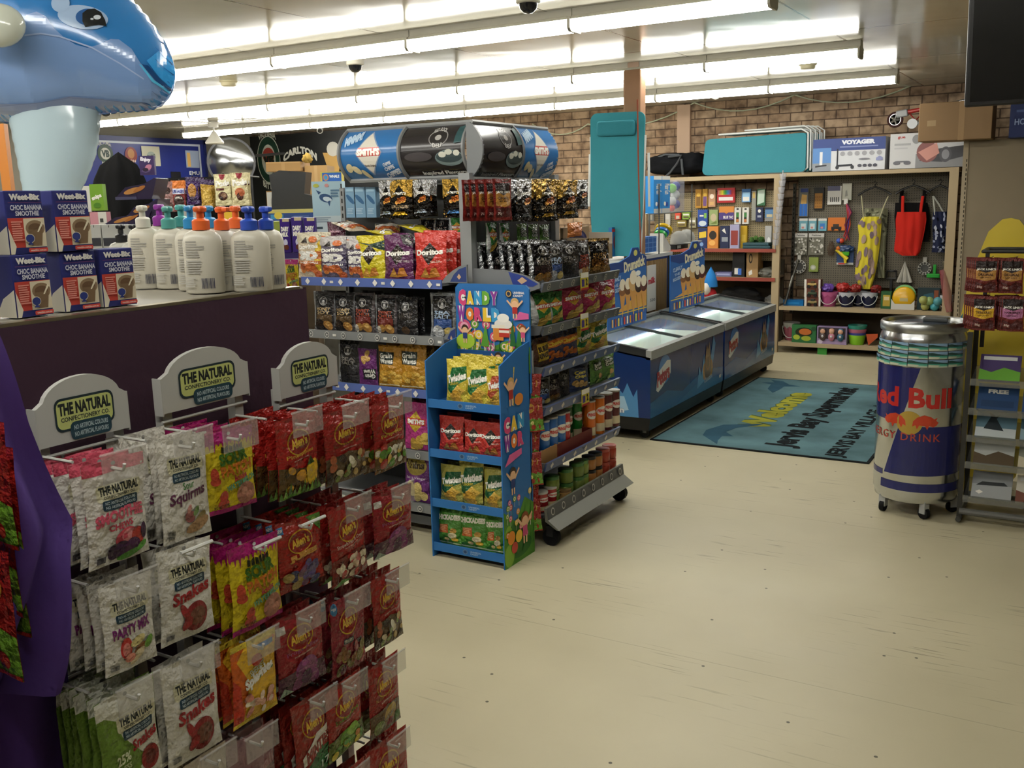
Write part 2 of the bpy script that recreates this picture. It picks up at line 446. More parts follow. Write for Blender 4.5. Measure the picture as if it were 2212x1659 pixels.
# fan
p=onz(460,262,CEIL)
t=thing('ceiling_fan','white ceiling fan with conical cover hanging at the far left','ceiling fan',(p.x,p.y,CEIL)); t.scale=(.62,.62,.62)
MB().lathe([(.1,-.12),(.11,-.03),(.09,0)],'#cfcdc5',16).build('canopy','satin',t,smooth=40)
MB().tube([(0,0,-.1),(0,0,-.24)],.018,'#c9c7bf').build('rod','satin',t)
MB().lathe([(.02,-.46),(.18,-.45),(.19,-.42),(.1,-.3),(.035,-.2)],'#d6d4cb',20).build('motor_cover','satin',t,smooth=40)
for a in (20,140,260):
    MB().box((.08,-.06,-.035),(.95,.06,-.025),'#d6d4cb').build('blade','satin',t,rz=math.radians(a))
# bullet camera
p=ony(692,282,10.4)
t=thing('bullet_camera','small white bullet camera in front of the dark beer board','security camera',(p.x,p.y,p.z+.05))
MB().tube([(0,.02,.08),(0,0,.08),(0,0,0)],.014,'#b9b8b2').build('bracket','satin',t)
MB().tube([(-.05,.07,.03),(.07,-.09,-.06)],.042,'#c8c8c4',12).build('camera_body','satin',t,smooth=40)
MB().tube([(.068,-.088,-.058),(.075,-.098,-.064)],.03,'#222',12).build('lens','gloss',t)
# pillar
q=ony(1370,140,7.62)
PIL=(q.x,q.y)
struct(MB().rbox((q.x-.075,q.y-.06,0),(q.x+.08,q.y+.06,CEIL-.06),.015,'#8d6b52').build('pillar_1','matte'))
struct(MB().box((q.x-.05,q.y-.02,CEIL-.07),(q.x+.05,q.y+.02,CEIL),'#6b5a4c').build('pillar_bracket','metal'))
# cables swagged along the bricks
def swag(pts,sag,r,name,lab,col):
    out=[]
    for a,b_ in zip(pts,pts[1:]):
        for k in range(9):
            t=k/8; w=a.lerp(b_,t); out.append(V((w.x,w.y,w.z-sag*4*t*(1-t))))
    tag(MB().tube(out,r,col,6).build(name,'satin',smooth=60),lab,'cable')
Yw=BACK-.02
swag([ony(1150,268,Yw),ony(1270,268,Yw),ony(1500,222,Yw),ony(1716,205,Yw),ony(1975,182,Yw)],.13,.008,'wall_cable','pale cable swagged along the top of the brick wall','#b9bfa4')
# ---- camera, world, render look
cam=bpy.data.cameras.new('camera'); co=bpy.data.objects.new('camera',cam); COL.objects.link(co)
cam.sensor_width=36; cam.lens=36*FOC/2212; cam.clip_start=.05
co.matrix_world=Matrix(((RT.x,UP.x,-FW.x,0),(RT.y,UP.y,-FW.y,0),(RT.z,UP.z,-FW.z,EYE),(0,0,0,1)))
sc.camera=co
w=bpy.data.worlds.new('world'); sc.world=w; w.use_nodes=True
w.node_tree.nodes['Background'].inputs[0].default_value=(.5,.5,.5,1); w.node_tree.nodes['Background'].inputs[1].default_value=.0
sc.view_settings.view_transform='Standard'; sc.view_settings.look='None'; sc.view_settings.exposure=0; sc.view_settings.gamma=1
sc.cycles.use_denoising=True
sc.cycles.use_adaptive_sampling=True; sc.cycles.adaptive_threshold=.07; sc.cycles.adaptive_min_samples=12
sc.cycles.max_bounces=5; sc.cycles.diffuse_bounces=3; sc.cycles.glossy_bounces=3; sc.cycles.transmission_bounces=4; sc.cycles.transparent_max_bounces=10
sc.cycles.caustics_reflective=False; sc.cycles.caustics_refractive=False; sc.cycles.sample_clamp_indirect=6
# ================================================================ packet artwork
W='#f2efe6'
def blobs(cols,x0,y0,x1,y1,n,r0,r1,seed=0):
    r=random.Random(seed)
    return [E(r.uniform(x0,x1),r.uniform(y0,y1),r.uniform(r0,r1),r.uniform(r0,r1)*.8,r.choice(cols),12,r.uniform(0,180)) for _ in range(n)]
def tnc(y=.62,x0=.2,x1=.86):
    return [RR(x0-.04,y,x1+.04,y+.16,'#d3cfb0',.05,1.4),T('THE NATURAL',x0,y+.06,x1,y+.145,'#23292a',b=.045),T('CONFECTIONERY CO.',x0+.06,y+.025,x1-.06,y+.052,'#3d4340'),
      RR(x0+.03,y-.085,x1-.03,y+.012,'#26404f',.03,1.4),T('NO ARTIFICIAL COLOURS',x0+.07,y-.03,x1-.07,y-.002,'#b9c7cc'),T('NO ARTIFICIAL FLAVOURS',x0+.07,y-.07,x1-.07,y-.042,'#b9c7cc')]
def slots(c='#8b8a86'): return [E(.5,.955,.035,.02,c)]
def allens(title,tc,art,y=.68,lines2=None,tx=(.16,.84),th=.065):
    o=[E(.47,y,.27,.165,'#c89a2c',28,8),E(.47,y,.25,.145,'#8d1812',28,8),T('Allen\'s',.27,y-.06,.67,y+.07,'#e0b53c',6,b=.04)]
    if title: o.append(T(title,tx[0],y-.19,tx[1],y-.19+th,tc,4,b=.015)); o.append(T('NO ARTIFICIAL COLOURS',.3,y-.225,.7,y-.208,'#d8b0a0',4))
    return o+[T('MORE FRUIT',.7,.88,.92,.9,'#d9b9b0',4)]+art
RED='#a3201a'
B={}
def defbag(k,base,ops,**kw): B[k]=bagmesh('packet',base,ops,**kw)
HB=dict(A=1.45,Th=.2,belly=.4)
defbag('smoothie','#d9d5cd',[R(0,.88,1,1,'#cf4f66')]+slots()+tnc(.62)+[T('SMOOTHIE',.1,.39,.92,.51,'#d45a72',3,arc=.25,b=.06),T('CHEWS',.3,.33,.72,.395,'#c23a52',3,b=.04)]
  +[E(.6,.22,.2,.11,'#c9485a'),E(.62,.25,.13,.06,'#dd8a90'),E(.78,.2,.12,.1,'#b43a30'),E(.5,.13,.13,.08,'#3f2440'),E(.68,.13,.14,.08,'#4c2747'),E(.36,.11,.09,.07,'#37203a'),E(.9,.24,.06,.08,'#452a44'),E(.62,.055,.2,.035,'#4f8a34',20,8),E(.85,.1,.1,.035,'#5a9a3a',16,25),R(.1,.04,.24,.1,'#57545a')],seed=1,mat='bagmatte',**HB)
defbag('partymix','#d8d4ca',slots()+tnc(.64)+[T('PARTY MiX',.14,.4,.9,.52,'#7d2a72',4,b=.05),E(.38,.26,.11,.12,'#c23a34'),E(.38,.24,.07,.08,'#d9847a'),E(.6,.3,.15,.05,'#d8c98a',20,20),E(.64,.2,.14,.05,'#8a5a34',20,30),E(.82,.24,.12,.05,'#6a9a3a',20,35),E(.58,.13,.17,.05,'#d9c8a0',20,40),E(.44,.14,.1,.05,'#d98a74'),R(.08,.05,.24,.1,'#8a8a88')],seed=2,mat='bagmatte',**HB)
defbag('squirms','#d6d2c8',slots()+tnc(.66)+[T('Sour',.42,.5,.66,.57,'#4f7a44',5),T('Squirms',.14,.36,.9,.5,'#64324f',6,sh=.2,b=.03),E(.52,.22,.11,.06,'#9a5a58',18,-20),E(.66,.26,.09,.035,'#7a9a5a',14,40),E(.74,.17,.17,.05,'#8a7a4a',18,30),E(.7,.12,.26,.06,'#a5825a',20,15),E(.5,.3,.07,.03,'#c48a80',12,60),R(.08,.05,.22,.12,'#77756f')],seed=3,mat='bagmatte',**HB)
defbag('snakes','#d6d3ca',slots()+tnc(.64)+[T('Snakes',.18,.42,.92,.56,'#a5262a',8,sh=.15,b=.04),E(.62,.22,.24,.16,'#8a2a2a'),E(.64,.22,.17,.1,'#7a4a38'),E(.4,.3,.06,.11,'#9a2c2c',14,30),E(.44,.17,.12,.05,'#a23030',14,50),R(.08,.05,.22,.1,'#777')],seed=4,mat='bagmatte',**HB)
defbag('snakesgreen','#d8d7cb',[P([(0,0),(1,0),(1,.12),(.78,.2),(.6,.36),(.36,.56),(.3,.74),(.12,.82),(0,.82)],'#6a8a30'),P([(1,0),(1,.16),(.8,.2),(.62,.16),(.66,0)],'#d8d7cb')]+slots()+tnc(.6,.34,.94)+[T('Snakes',.5,.38,.98,.5,'#a5262a',10,sh=.15,b=.04),E(.8,.2,.16,.13,'#8f2420'),E(.8,.2,.09,.08,'#6f2a24'),T('25%',.22,.3,.46,.4,'#d5dcb8',4,b=.03),T('LESS',.28,.22,.46,.28,'#c5d0a0',4,b=.02),T('SUGAR',.28,.15,.5,.2,'#c5d0a0',4,b=.02)],seed=5,mat='bagmatte',back='#6a8a30',A=1.45,Th=.16,belly=.4)
YE='#d8c222'
defbag('sourpatch',YE,[R(0,.86,1,1,'#a8186c'),R(0,0,1,.06,'#a8186c')]+[P([(i/12,.87),(i/12+.05,.87),(i/12+.02,.87-.04*(1+i%3))],'#a8186c') for i in range(12)]+slots('#ccc')
  +[P([(.3+i*.075,.74),(.36+i*.075,.74),(.37+i*.075,.80+.03*(i%2)),(.31+i*.075,.82-.02*(i%2))],'#23250f') for i in range(6)]+[T('SOUR',.24,.6,.82,.75,'#3f6a1c',5,b=.06,out='#16200c'),T('PATCH',.24,.46,.9,.6,'#c06a1c',5,b=.06,out='#1a160c'),T('kids',.5,.38,.78,.46,'#b02a3a',5,b=.04),T('WATERMELON',.34,.3,.98,.38,'#5c9a78',12,b=.03,out='#17301f'),
   E(.74,.19,.2,.14,'#a8705a'),E(.7,.22,.07,.05,'#c28a74'),E(.8,.16,.07,.05,'#c08670'),E(.12,.5,.07,.09,'#b8442c'),E(.12,.42,.09,.05,'#b8442c'),E(.27,.22,.09,.07,'#bb4434'),E(.27,.13,.11,.06,'#bb4434'),T('NO ARTIFICIAL',.1,.08,.4,.12,'#4a3a10',4)],seed=6,mat='bagmatte',A=1.36,Th=.2,belly=.4)
defbag('splashies','#d6641e',[P([(.2,.04),(1,.04),(1,.93),(.3,.93),(.1,.8),(.3,.5)],'#dfae28'),R(0,.93,1,1,'#dfc53a'),R(0,0,1,.05,'#dcbb2a'),P([(0,.05),(.22,.05),(.12,.5),(0,.6)],'#cc3a20'),R(.55,.84,.92,.9,'#3a7ab5'),T('SHERBET',.32,.6,.68,.68,'#d8d8b0',14,out='#3a5a3a'),E(.5,.74,.12,.07,'#b03a28'),T('Splashies',.2,.44,.9,.62,W,14,b=.06,out='#6a8a5a',arc=.1)]
  +blobs(['#e5c9b0','#e0a890','#efe2c8','#d98a70'],.25,.1,.85,.36,16,.05,.09,3),seed=7,A=1.36,Th=.22)
GR=['#d9a020','#c98f1c','#e0b02c']
grass=[P([(i/10-.02,0),(i/10+.1,0),(i/10+.03,.1+.05*((i*7)%3))],['#4d7a22','#6a9a2c','#3f6a1c'][i%3]) for i in range(10)]
defbag('pineapple',RED,slots('#711')+allens('Pineapples','#d9a03a',[P([(0,0),(1,0),(1,.38),(.6,.33),(0,.4)],'#57401c')]+blobs(GR,.05,.1,.9,.38,17,.06,.1,2)+[E(.72,.24,.13,.15,'#c9a422'),P([(.62,.36),(.72,.47),(.84,.37)],'#35511c')]+grass),seed=8,**HB)
defbag('retro','#97201a',slots('#711')+allens('Retro Party Mix','#7a3a20',[P([(0,0),(1,0),(1,.36),(.5,.42),(0,.36)],'#5e4a30')]+blobs(['#cdbf9a','#b89a5a','#a55a34','#d9d2b8','#3a2a20','#7a8a3a'],.05,.05,.95,.36,22,.05,.1,4)),seed=9,**HB)
defbag('party','#97201a',slots('#711')+allens('Party Mix','#c9a23a',[P([(0,0),(1,0),(1,.36),(.5,.42),(0,.36)],'#6a4a24')]+blobs(['#d9d2b8','#c9a93a','#b03a2c','#5a8a2c','#dcb040','#e5ddc8'],.05,.05,.95,.36,22,.05,.1,5)),seed=10,**HB)
defbag('jubes','#9c241a',slots('#711')+[R(.02,.86,.16,.97,'#3a78a8'),T('NEW',.03,.89,.15,.94,W),P([(.66,.98),(1,.98),(1,.72)],'#4d7a2c'),E(.84,.9,.07,.04,'#83a84a')]+allens(None,W,[T('JUBES',.18,.43,.84,.53,'#c08a3c',5,b=.08,out='#6a2a14')]+blobs(['#5a4a78','#6a3a5a','#7a5a80','#a58a4a','#3a3a5a'],.05,.05,.95,.34,18,.06,.12,6)),seed=11,**HB)
defbag('frogs','#942026',slots('#711')+[R(.02,.8,.2,.9,'#d5cfc8')]+allens('Frogs Alive','#a0486a',[P([(0,0),(1,0),(1,.26),(.5,.32),(0,.24)],'#5a3442')]+[E(.55,.26,.26,.15,'#83386a'),E(.38,.1,.1,.13,'#7a3462',16,-15),E(.72,.1,.1,.13,'#7a3462',16,15),E(.55,.14,.12,.1,'#4d2440'),E(.5,.35,.09,.05,'#9a4a80')]+[P([(0,0),(.3,0),(.1,.1)],'#8a9a88')]),seed=12,**HB)
defbag('strawb','#9a1f1a',slots('#711')+allens("Strawb'ries & Cream",'#d8b8a8',[P([(0,0),(1,0),(1,.34),(.5,.38),(0,.34)],'#7a2a20')]+blobs(['#e2d2b4','#e8dcc4','#b52a24','#d8b89a'],.08,.06,.92,.34,24,.05,.09,7)+[P([(0,0),(.5,0),(.2,.07)],'#5a8a3a')],tx=(.12,.9),th=.05),seed=13,**HB)
defbag('newmix','#8c2630',slots('#711')+[E(.1,.9,.09,.08,'#3a78a8'),T('NEW',.04,.88,.16,.92,W)]+allens(None,W,[RR(.28,.4,.55,.47,'#3a3a3e',.02),T('FRUITS',.3,.415,.53,.455,'#cfc8b8'),RR(.55,.32,.86,.38,'#5a4a4a',.02)]+blobs(['#8a5a34','#7a6a3a','#9a4a4a','#6a3a44','#a5823a'],.1,.06,.9,.32,16,.07,.12,8)),seed=14,mat='foil',A=1.36,Th=.17)
defbag('snakesalive','#9c221a',slots('#711')+allens('SnakesAlive','#6a8a2c',[P([(0,0),(1,0),(1,.3),(.5,.36),(0,.28)],'#5d6a2a')]+[E(.55,.2,.28,.17,'#6a9a34'),E(.6,.3,.17,.08,'#83b03c'),E(.3,.1,.2,.08,'#4d7a24'),E(.8,.12,.15,.09,'#4a8a3a')]+blobs(['#d9c840','#c9822c','#5a9a3a'],.1,.05,.9,.2,8,.05,.08,9)),seed=15,**HB)
defbag('pythons','#94201a',slots('#711')+allens('Killer Pythons','#a56a34',[P([(0,0),(1,0),(1,.34),(.5,.4),(0,.32)],'#5e4424')]+[E(.6,.24,.24,.13,'#a5862a'),E(.6,.17,.2,.1,'#7a5a1c'),E(.6,.12,.12,.06,'#7a2a28'),E(.25,.12,.16,.1,'#6a7a34'),E(.88,.1,.1,.08,'#4d6a34')]),seed=16,**HB)
defbag('minties','#8f241a',[P([(0,0),(1,0),(1,.3),(.6,.36),(.3,.2),(0,.14)],'#2a6a34')]+slots('#711')+allens(None,W,[P([(.16,.22),(.9,.42),(.94,.6),(.5,.55),(.12,.34)],'#dcd8cc'),T('MINTIES',.2,.3,.9,.46,'#8f241a',14,sh=.1,b=.06)]+[T('17',.62,.08,.84,.18,'#c5d8c8',8)]),seed=17,**HB)
defbag('plainallen','#97231c',slots('#711')+allens(None,W,blobs(['#7a2a1c','#a5523a','#c9a23a'],.1,.1,.9,.36,12,.06,.1,11)),seed=18,**HB)
defbag('pinkbag','#b0868a',slots('#966')+[T('small',.3,.5,.95,.64,'#c9a0a4',6,b=.03),P([(.3,.3),(.5,.3),(.42,.66)],'#9a2a34'),E(.6,.2,.2,.15,'#8a4a50')],seed=19,mat='clearbag',A=1.36,Th=.2)
defbag('beigebag','#b5a894',slots('#877')+[E(.5,.4,.3,.2,'#9a8a70')],seed=20,mat='bagmatte',A=1.36,Th=.2)
# ================================================================ three wire racks of lollies
HX=-1.66; BX=-1.5; TIP=-1.495
def header_art():
    return [RR(.18,.2,.84,.68,'#22323a',.07,.6),RR(.2,.235,.82,.645,'#c3cb7c',.06,.6),T('THE NATURAL',.22,.43,.8,.61,'#23292a',b=.05),T('CONFECTIONERY CO.',.24,.34,.78,.405,'#2b3335',b=.02),
      RR(.33,.06,.79,.32,'#22424f',.05,.6),T('NO ARTIFICIAL COLOURS',.37,.2,.75,.27,'#b9cdd2',arc=.12),T('NO ARTIFICIAL FLAVOURS',.37,.1,.75,.17,'#b9cdd2',arc=.12)]
def make_rack(y0,y1,z,zs,pegs,lab):
    """y0,y1 extent, z header foot, zs peg heights"""
    t=thing('confectionery_rack',lab,'display rack',(HX,(y0+y1)/2,0),0,'wire racks of lollies in front of the purple counter'); wd=(y1-y0)
    # header sign: curved top plate
    h=MB(); n=16; H0=.145
    out=[(-wd/2,0),(wd/2,0),(wd/2,.075)]+[(wd/2*math.cos(a)*.86,.075+.05*math.sin(a)) for a in [PI*k/n for k in range(1,n)]]+[(-wd/2,.075)]
    h.prism(out,lambda a,b_:V((-.008,a,b_+z)),lambda a,b_:V((.004,a,b_+z)),'#b9b9b4')
    h.box((-.022,-wd/2-.003,z-.005),(.004,-wd/2,z+.075),'#b5b5b0'); h.box((-.022,wd/2,z-.005),(.004,wd/2+.003,z+.075),'#b5b5b0')
    h.art(flat((.0045,-wd/2,z-.005),(0,wd,0),(0,0,.135)),header_art(),.5)
    h.build('header_sign','satin',t)
    f=MB()
    for s in (-1,1):
        f.box((-.035,s*wd*.42-.012,.12),(-.01,s*wd*.42+.012,z+.02),'#a9a9a4')
        f.box((-.06,s*wd*.42-.014,0),(.2,s*wd*.42+.014,.035),'#a9a9a4'); f.box((-.035,s*wd*.42-.012,.03),(-.01,s*wd*.42+.012,.13),'#a9a9a4')
    for k in range(11):
        zz=.18+(z-.2)*k/10
        f.tube([(-.006,-wd/2,zz),(-.006,wd/2,zz)],.0035,'#b5b5b0',6)
    f.build('rack_frame','paint',t)
    for pz,ys,tick in pegs:
        pl=TIP-HX
        pg=MB(); pg.tube([(-.004,ys,pz),(pl,ys,pz),(pl+.004,ys,pz+.012)],.0035,'#c9c9c4',6); pg.tube([(pl*.55,ys-.05,pz+.018),(-.004,ys-.05,pz+.018)],.003,'#c0c0bb',6)
        o=pg.build('peg','paint',t,(0,y_off(ys,y0,y1)*0,0))
        if tick:
            k=MB(); k.box((pl,ys-.045,pz-.02),(pl+.0025,ys+.052,pz+.036),'#c9c6c0'); k.tube([(pl+.001,ys-.047,pz+.037),(pl+.001,ys+.054,pz+.037)],.0025,'#dcdad6',6)
            k.build('price_ticket','clear',o)
        else:
            MB().tube([(pl,ys-.03,pz+.014),(pl,ys+.05,pz+.014)],.004,'#d5d5d0',6).build('crossbar','paint',o)
    return t
def y_off(*a): return 0
def front(tl,tr,x=BX-.03):
    a=onx(*tl,x); b=onx(*tr,x); return (a+b)/2,(b-a).length
# column specs: list of (kind, TLpx, TRpx, height px bottom-left y, count behind, ticket, desc)
LOL=[ # rack, column, row
 (0,0,0,'smoothie',(168,1024),(306,984),(185,1248),5,1,'white packet with pink band and pink-lettered fruit chews'),
 (0,1,0,'squirms',(336,972),(440,944),(356,1190),5,1,'white packet with purple Squirms lettering'),
 (0,0,1,'partymix',(210,1288),(324,1243),(225,1480),4,1,'white packet with purple PARTY MIX lettering'),
 (0,1,1,'snakes',(332,1206),(447,1170),(360,1402),2,0,'white packet with red Snakes lettering in the second row'),
 (0,0,2,'snakesgreen',(203,1538),(336,1456),(275,1720),8,1,'green-edged white packet with 25% lettering'),
 (0,1,2,'snakes',(346,1452),(462,1402),(392,1655),2,1,'white packet with red Snakes lettering in the third row'),
 (0,1,3,'beigebag',(400,1655),(490,1620),(430,1850),2,1,'beige packet at the bottom edge'),
 (1,0,0,'sourpatch',(438,960),(541,922),(455,1132),5,1,'yellow and magenta SOUR PATCH packet in the top row'),
 (1,1,0,'pineapple',(588,926),(684,896),(600,1092),5,1,'red packet of pineapple lollies'),
 (1,0,1,'sourpatch',(488,1196),(601,1160),(511,1376),4,0,'yellow and magenta SOUR PATCH packet in the second row'),
 (1,1,1,'jubes',(598,1146),(692,1116),(612,1290),4,0,'red packet with gold JUBES lettering and blue NEW flash'),
 (1,0,2,'splashies',(490,1405),(590,1372),(508,1575),3,1,'orange and yellow Splashies packet'),
 (1,1,2,'frogs',(595,1352),(693,1312),(608,1512),3,1,'dark red packet with a purple frog in the third row'),
 (1,0,3,'pinkbag',(486,1615),(590,1580),(500,1790),3,1,'pale pink see-through packet'),
 (1,1,3,'minties',(628,1533),(716,1492),(650,1700),4,1,'red packet with white MINTIES banner'),
 (2,0,0,'retro',(697,908),(785,880),(703,1062),4,1,'red Retro Party Mix packet in the top row'),
 (2,1,0,'party',(800,884),(876,862),(809,1032),6,1,'red Party Mix packet'),
 (2,0,1,'strawb',(705,1108),(790,1080),(724,1268),4,1,'red packet of white strawberry and cream lollies'),
 (2,1,1,'frogs',(804,1080),(885,1056),(809,1214),3,1,'dark red packet with a purple frog in the second row'),
 (2,0,2,'newmix',(708,1308),(784,1280),(720,1470),3,1,'dull red packet with round blue NEW flash'),
 (2,1,2,'retro',(801,1262),(866,1236),(814,1408),3,1,'red Retro Party Mix packet in the third row'),
 (2,0,3,'snakesalive',(698,1500),(783,1456),(716,1645),4,1,'red packet with a green snake'),
 (2,1,3,'pythons',(790,1450),(861,1420),(797,1602),3,1,'red packet with an orange-brown python'),
 (2,0,4,'plainallen',(702,1690),(790,1660),(720,1850),2,1,'red packet with only its top edge in view'),
 (2,1,4,'plainallen',(795,1622),(878,1585),(800,1790),2,1,'red packet with plain yellow oval at the very bottom'),
]
hd=[(onx(85,930,HX).y-.005,onx(278,935,HX).y),(onx(352,893,HX).y,onx(535,848,HX).y),(onx(606,860,HX).y,onx(738,835,HX).y-.02)]
hz=[onx(200,942,HX).z,onx(440,873,HX).z,onx(660,848,HX).z]
rng=random.Random(5)
for k in range(3):
    y0,y1=hd[k]; pegs=[]
    for (rk,cl,rw,kind,tl,tr,bl,n,tick,desc) in LOL:
        if rk!=k: continue
        p,wd=front(tl,tr); pegs.append((p.z-.006,p.y-(y0+y1)/2,tick))
    make_rack(y0,y1,hz[k],None,pegs,['leftmost white wire lolly rack with arched sign, partly behind the purple drape','middle white wire lolly rack with arched sign','rightmost white wire lolly rack with arched sign, its packets all red'][k])
LOLG=['white-packet rack','middle rack','all-red rack']
for (rk,cl,rw,kind,tl,tr,bl,n,tick,desc) in LOL:
    p,wd=front(tl,tr); hgt=p.z-onx((bl[0]+ (tr[0]-tl[0])/2),bl[1]-(tl[1]-tr[1])/2,BX-.03).z
    me=B[kind]; A=max(v.co.z for v in me.vertices); sz=hgt/A
    step=min(.034,.2/max(n,1))
    for i in range(n):
        o=inst(me,'lolly_packet',None,(0,0,0))
        o.scale=(wd*(1+.0*i),wd*1.0*(.8 if kind!='snakesgreen' else .5),sz)
        yaw=rng.uniform(-.07,.07); tilt=rng.uniform(-.02,.03)
        o.rotation_euler=(tilt,rng.uniform(-.03,.03),PI/2+yaw)
        q=Matrix.Rotation(PI/2+yaw,3,'Z')
        x=BX-.012-step*i-.02
        o.location=(x-.03*0,p.y+rng.uniform(-.006,.006)*(i>0),p.z-hgt-rng.uniform(-.004,.006)*(i>0)+.012)
        lab=('front ' if n>1 else '')+desc if i==0 else '%s packet behind the front %s'%(ORD[i],desc)
        tag(o,lab,'lolly packet','lolly packets hanging on the wire racks')
def atd(px,py,d): return EYEV+ray(px,py)*d
# ================================================================ counter with purple cloth
CF=-1.76; CT=onx(330,662,CF).z; CYE=onx(662,632,CF).y; CB=-2.62
c=thing('counter','long counter covered with a dark purple cloth behind the wire racks','counter',((CF+CB)/2,1.0,0))
ox,oy=(CF+CB)/2,1.0
MB().box((CB-ox,-1.05,CT-.03),(CF-.006-ox,CYE-.006-oy,CT),'#9c978a').build('countertop','satin',c)
MB().box((CF-.03-ox,-1.05,CT-.004),(CF-.002-ox,CYE-.02-oy,CT+.003),'#b3aa94').build('edge_trim','metal',c)
MB().box((CB+.03-ox,-1.0,0),(CF-.05-ox,CYE-.05-oy,CT-.03),'#4a4640').build('cabinet','matte',c)
def clothfn(u,v):
    y=-1.05+(CYE-oy+1.05)*u; z=(CT-.004)*v
    w=.012*math.sin(7*y+2.4*z)+.008*math.sin(13*y-5*z)+.006*math.sin(3*z+4*y)
    return V((CF-ox+w*(1-v)*1.2,y,z))
k=MB(); k.grid(clothfn,50,20,'#46333f')
k.grid(lambda u,v:V((CF-ox-(CF-CB)*u,CYE-oy+.012*math.sin(9*u)*(1-v),(CT-.002)*v)),14,10,'#46333f')
k.build('cloth_cover','cloth',c,smooth=60)
# bright purple drape falling past the left rack
dr=MB()
def dfn(u,v):
    # v 0 top..1 bottom
    yl=.70+.02*math.sin(v*5); 
    re=[(0,onx(28,715,-1.55).y),(.25,onx(62,830,-1.55).y),(.55,onx(126,993,-1.55).y),(.64,onx(100,1060,-1.55).y),(.8,onx(70,1110,-1.55).y),(1,onx(44,1180,-1.55).y)]
    for (a,b),(a2,b2) in zip(re,re[1:]):
        if a<=v<=a2: yr=b+(b2-b)*(v-a)/(a2-a)
    y=yl+(yr-yl)*u
    x=-1.60+.10*v*.6+.028*math.sin(u*17+v*4)*(.3+v)+.02*math.sin(u*8-v*7)+.05*u*math.sin(v*3)
    return V((x,y,1.545-.62*v))
dr.grid(dfn,24,24,'#4f3a78'); dr.grid(lambda u,v:dfn(1-u,v)+V((-.006,0,0)),24,24,'#42306a')
def dfn2(u,v):
    y=.62+(.40+.06*(1-v))*u; return V((-1.635+.03*math.sin(u*11+v)-.02*v+.05*v,y,1.06-1.05*v))
dr.grid(dfn2,24,16,'#46306c'); dr.grid(lambda u,v:dfn2(1-u,v)+V((-.006,0,0)),24,16,'#3c2a60')
tag(dr.build('purple_drape','cloth',smooth=60),'crumpled purple cloth hanging down at the left edge beside the white lolly packets','drape')
# ---- cereal drink cartons
def carton(w,d,h,flav):
    mb=MB(); mb.rbox((-w/2,0,0),(w/2,d,h),.002,'#2a2f70')
    A=h/w; S=flat((-w/2,-.0005,0),(w,0,0),(0,0,h))
    ops=[R(.01,.0,.99,.57,'#bf4438'),R(.01,0,.99,.1,'#252a66'),R(.42,.1,.99,.56,'#d8ccb0'),
     E(.72,.4,.26,.13,'#8a7358'),E(.72,.4,.19,.08,'#6a5038'),P([(.52,.38),(.92,.38),(.86,.12),(.6,.12)],'#7a6248'),P([(.76,.34),(.9,.5),(.94,.47),(.8,.34)],'#e5dcc0'),P([(0,0),(.1,0),(.16,.12),(0,.42)],'#d9d2bd'),
     T('Weet-Bix',.1,.85,.92,.95,'#dedbd6',b=.07),R(.06,.81,.96,.815,'#8a3a52')]
    if flav: ops+=[T('CHOC BANANA',.1,.69,.95,.775,'#cfd0dc',b=.03),T('SMOOTHIE',.22,.6,.85,.68,'#cfd0dc',b=.03)]
    else: ops+=[T('BERRY',.1,.69,.95,.775,'#cfd0dc',b=.03),T('YOGHURT',.22,.6,.85,.68,'#cfd0dc',b=.03)]
    ops+=[lines(.08,.2,.38,.52,9,'#d98a7c',.6),E(.52,.24,.13,.075,'#d8d0b8'),E(.52,.24,.115,.065,'#2d3a7c'),P([(.44,.14),(.6,.14),(.52,.2)],'#2d3a7c'),RR(.45,.02,.97,.085,'#c8483c',.03,A),T('weetbix.com.au',.5,.035,.92,.07,'#e5c9c0')]
    mb.art(S,ops,A,eps=.0008,step=.0002)
    mb.art(flat((-w/2-.0005,d,0),(0,-d,0),(0,0,h)),[P([(0,0),(1,0),(1,.1),(1,.45),(.4,.3),(.1,.1)],'#d9d2bd')],h/d,eps=.0005)
    return mb
CXB=-1.83
sp=[('bottom',(35,688),(118,676),552),('bottom',(147,674),(216,664),543),('bottom',(230,666),(292,656),536),('top',(22,548),(108,540),412),('top',(125,541),(200,535),409)]
pos=['leftmost whole carton of the bottom row','middle carton of the bottom row','rightmost carton of the bottom row','left whole carton of the top row','right carton of the top row']
cm={}
bw=[]
for i,(row,bl,br,ty) in enumerate(sp):
    a=onx(*bl,CXB);b_=onx(*br,CXB); bw.append((a,b_))
hB=.155; wB=.108
hB=onx(75,548,CXB).z-onx(78,682,CXB).z
wB=sum((b_-a).length for a,b_ in bw)/5
me1=carton(wB,.06,hB,1).mesh('carton','card'); me2=carton(wB,.06,hB,0).mesh('carton','card')
for i,(row,bl,br,ty) in enumerate(sp):
    a,b_=bw[i]; y=(a.y+b_.y)/2; z=CT+.003 if row=='bottom' else CT+.004+hB
    o=inst(me1,'cereal_drink_carton',None,(CXB-.004*(i%2),y,z),PI/2+[.05,-.03,-.06,.02,-.02][i])
    tag(o,'blue and red smoothie drink carton, '+pos[i],'carton','smoothie cartons stacked on the counter')
for i,(y,z,l) in enumerate(((bw[0][0].y-.075,CT+.003,'berry yoghurt drink carton cut by the left edge, bottom row'),(bw[3][0].y-.07,CT+.004+hB,'berry yoghurt drink carton cut by the left edge, top row'))):
    o=inst(me2,'cereal_drink_carton',None,(CXB,y,z),PI/2); tag(o,'blue '+l,'carton','smoothie cartons stacked on the counter')
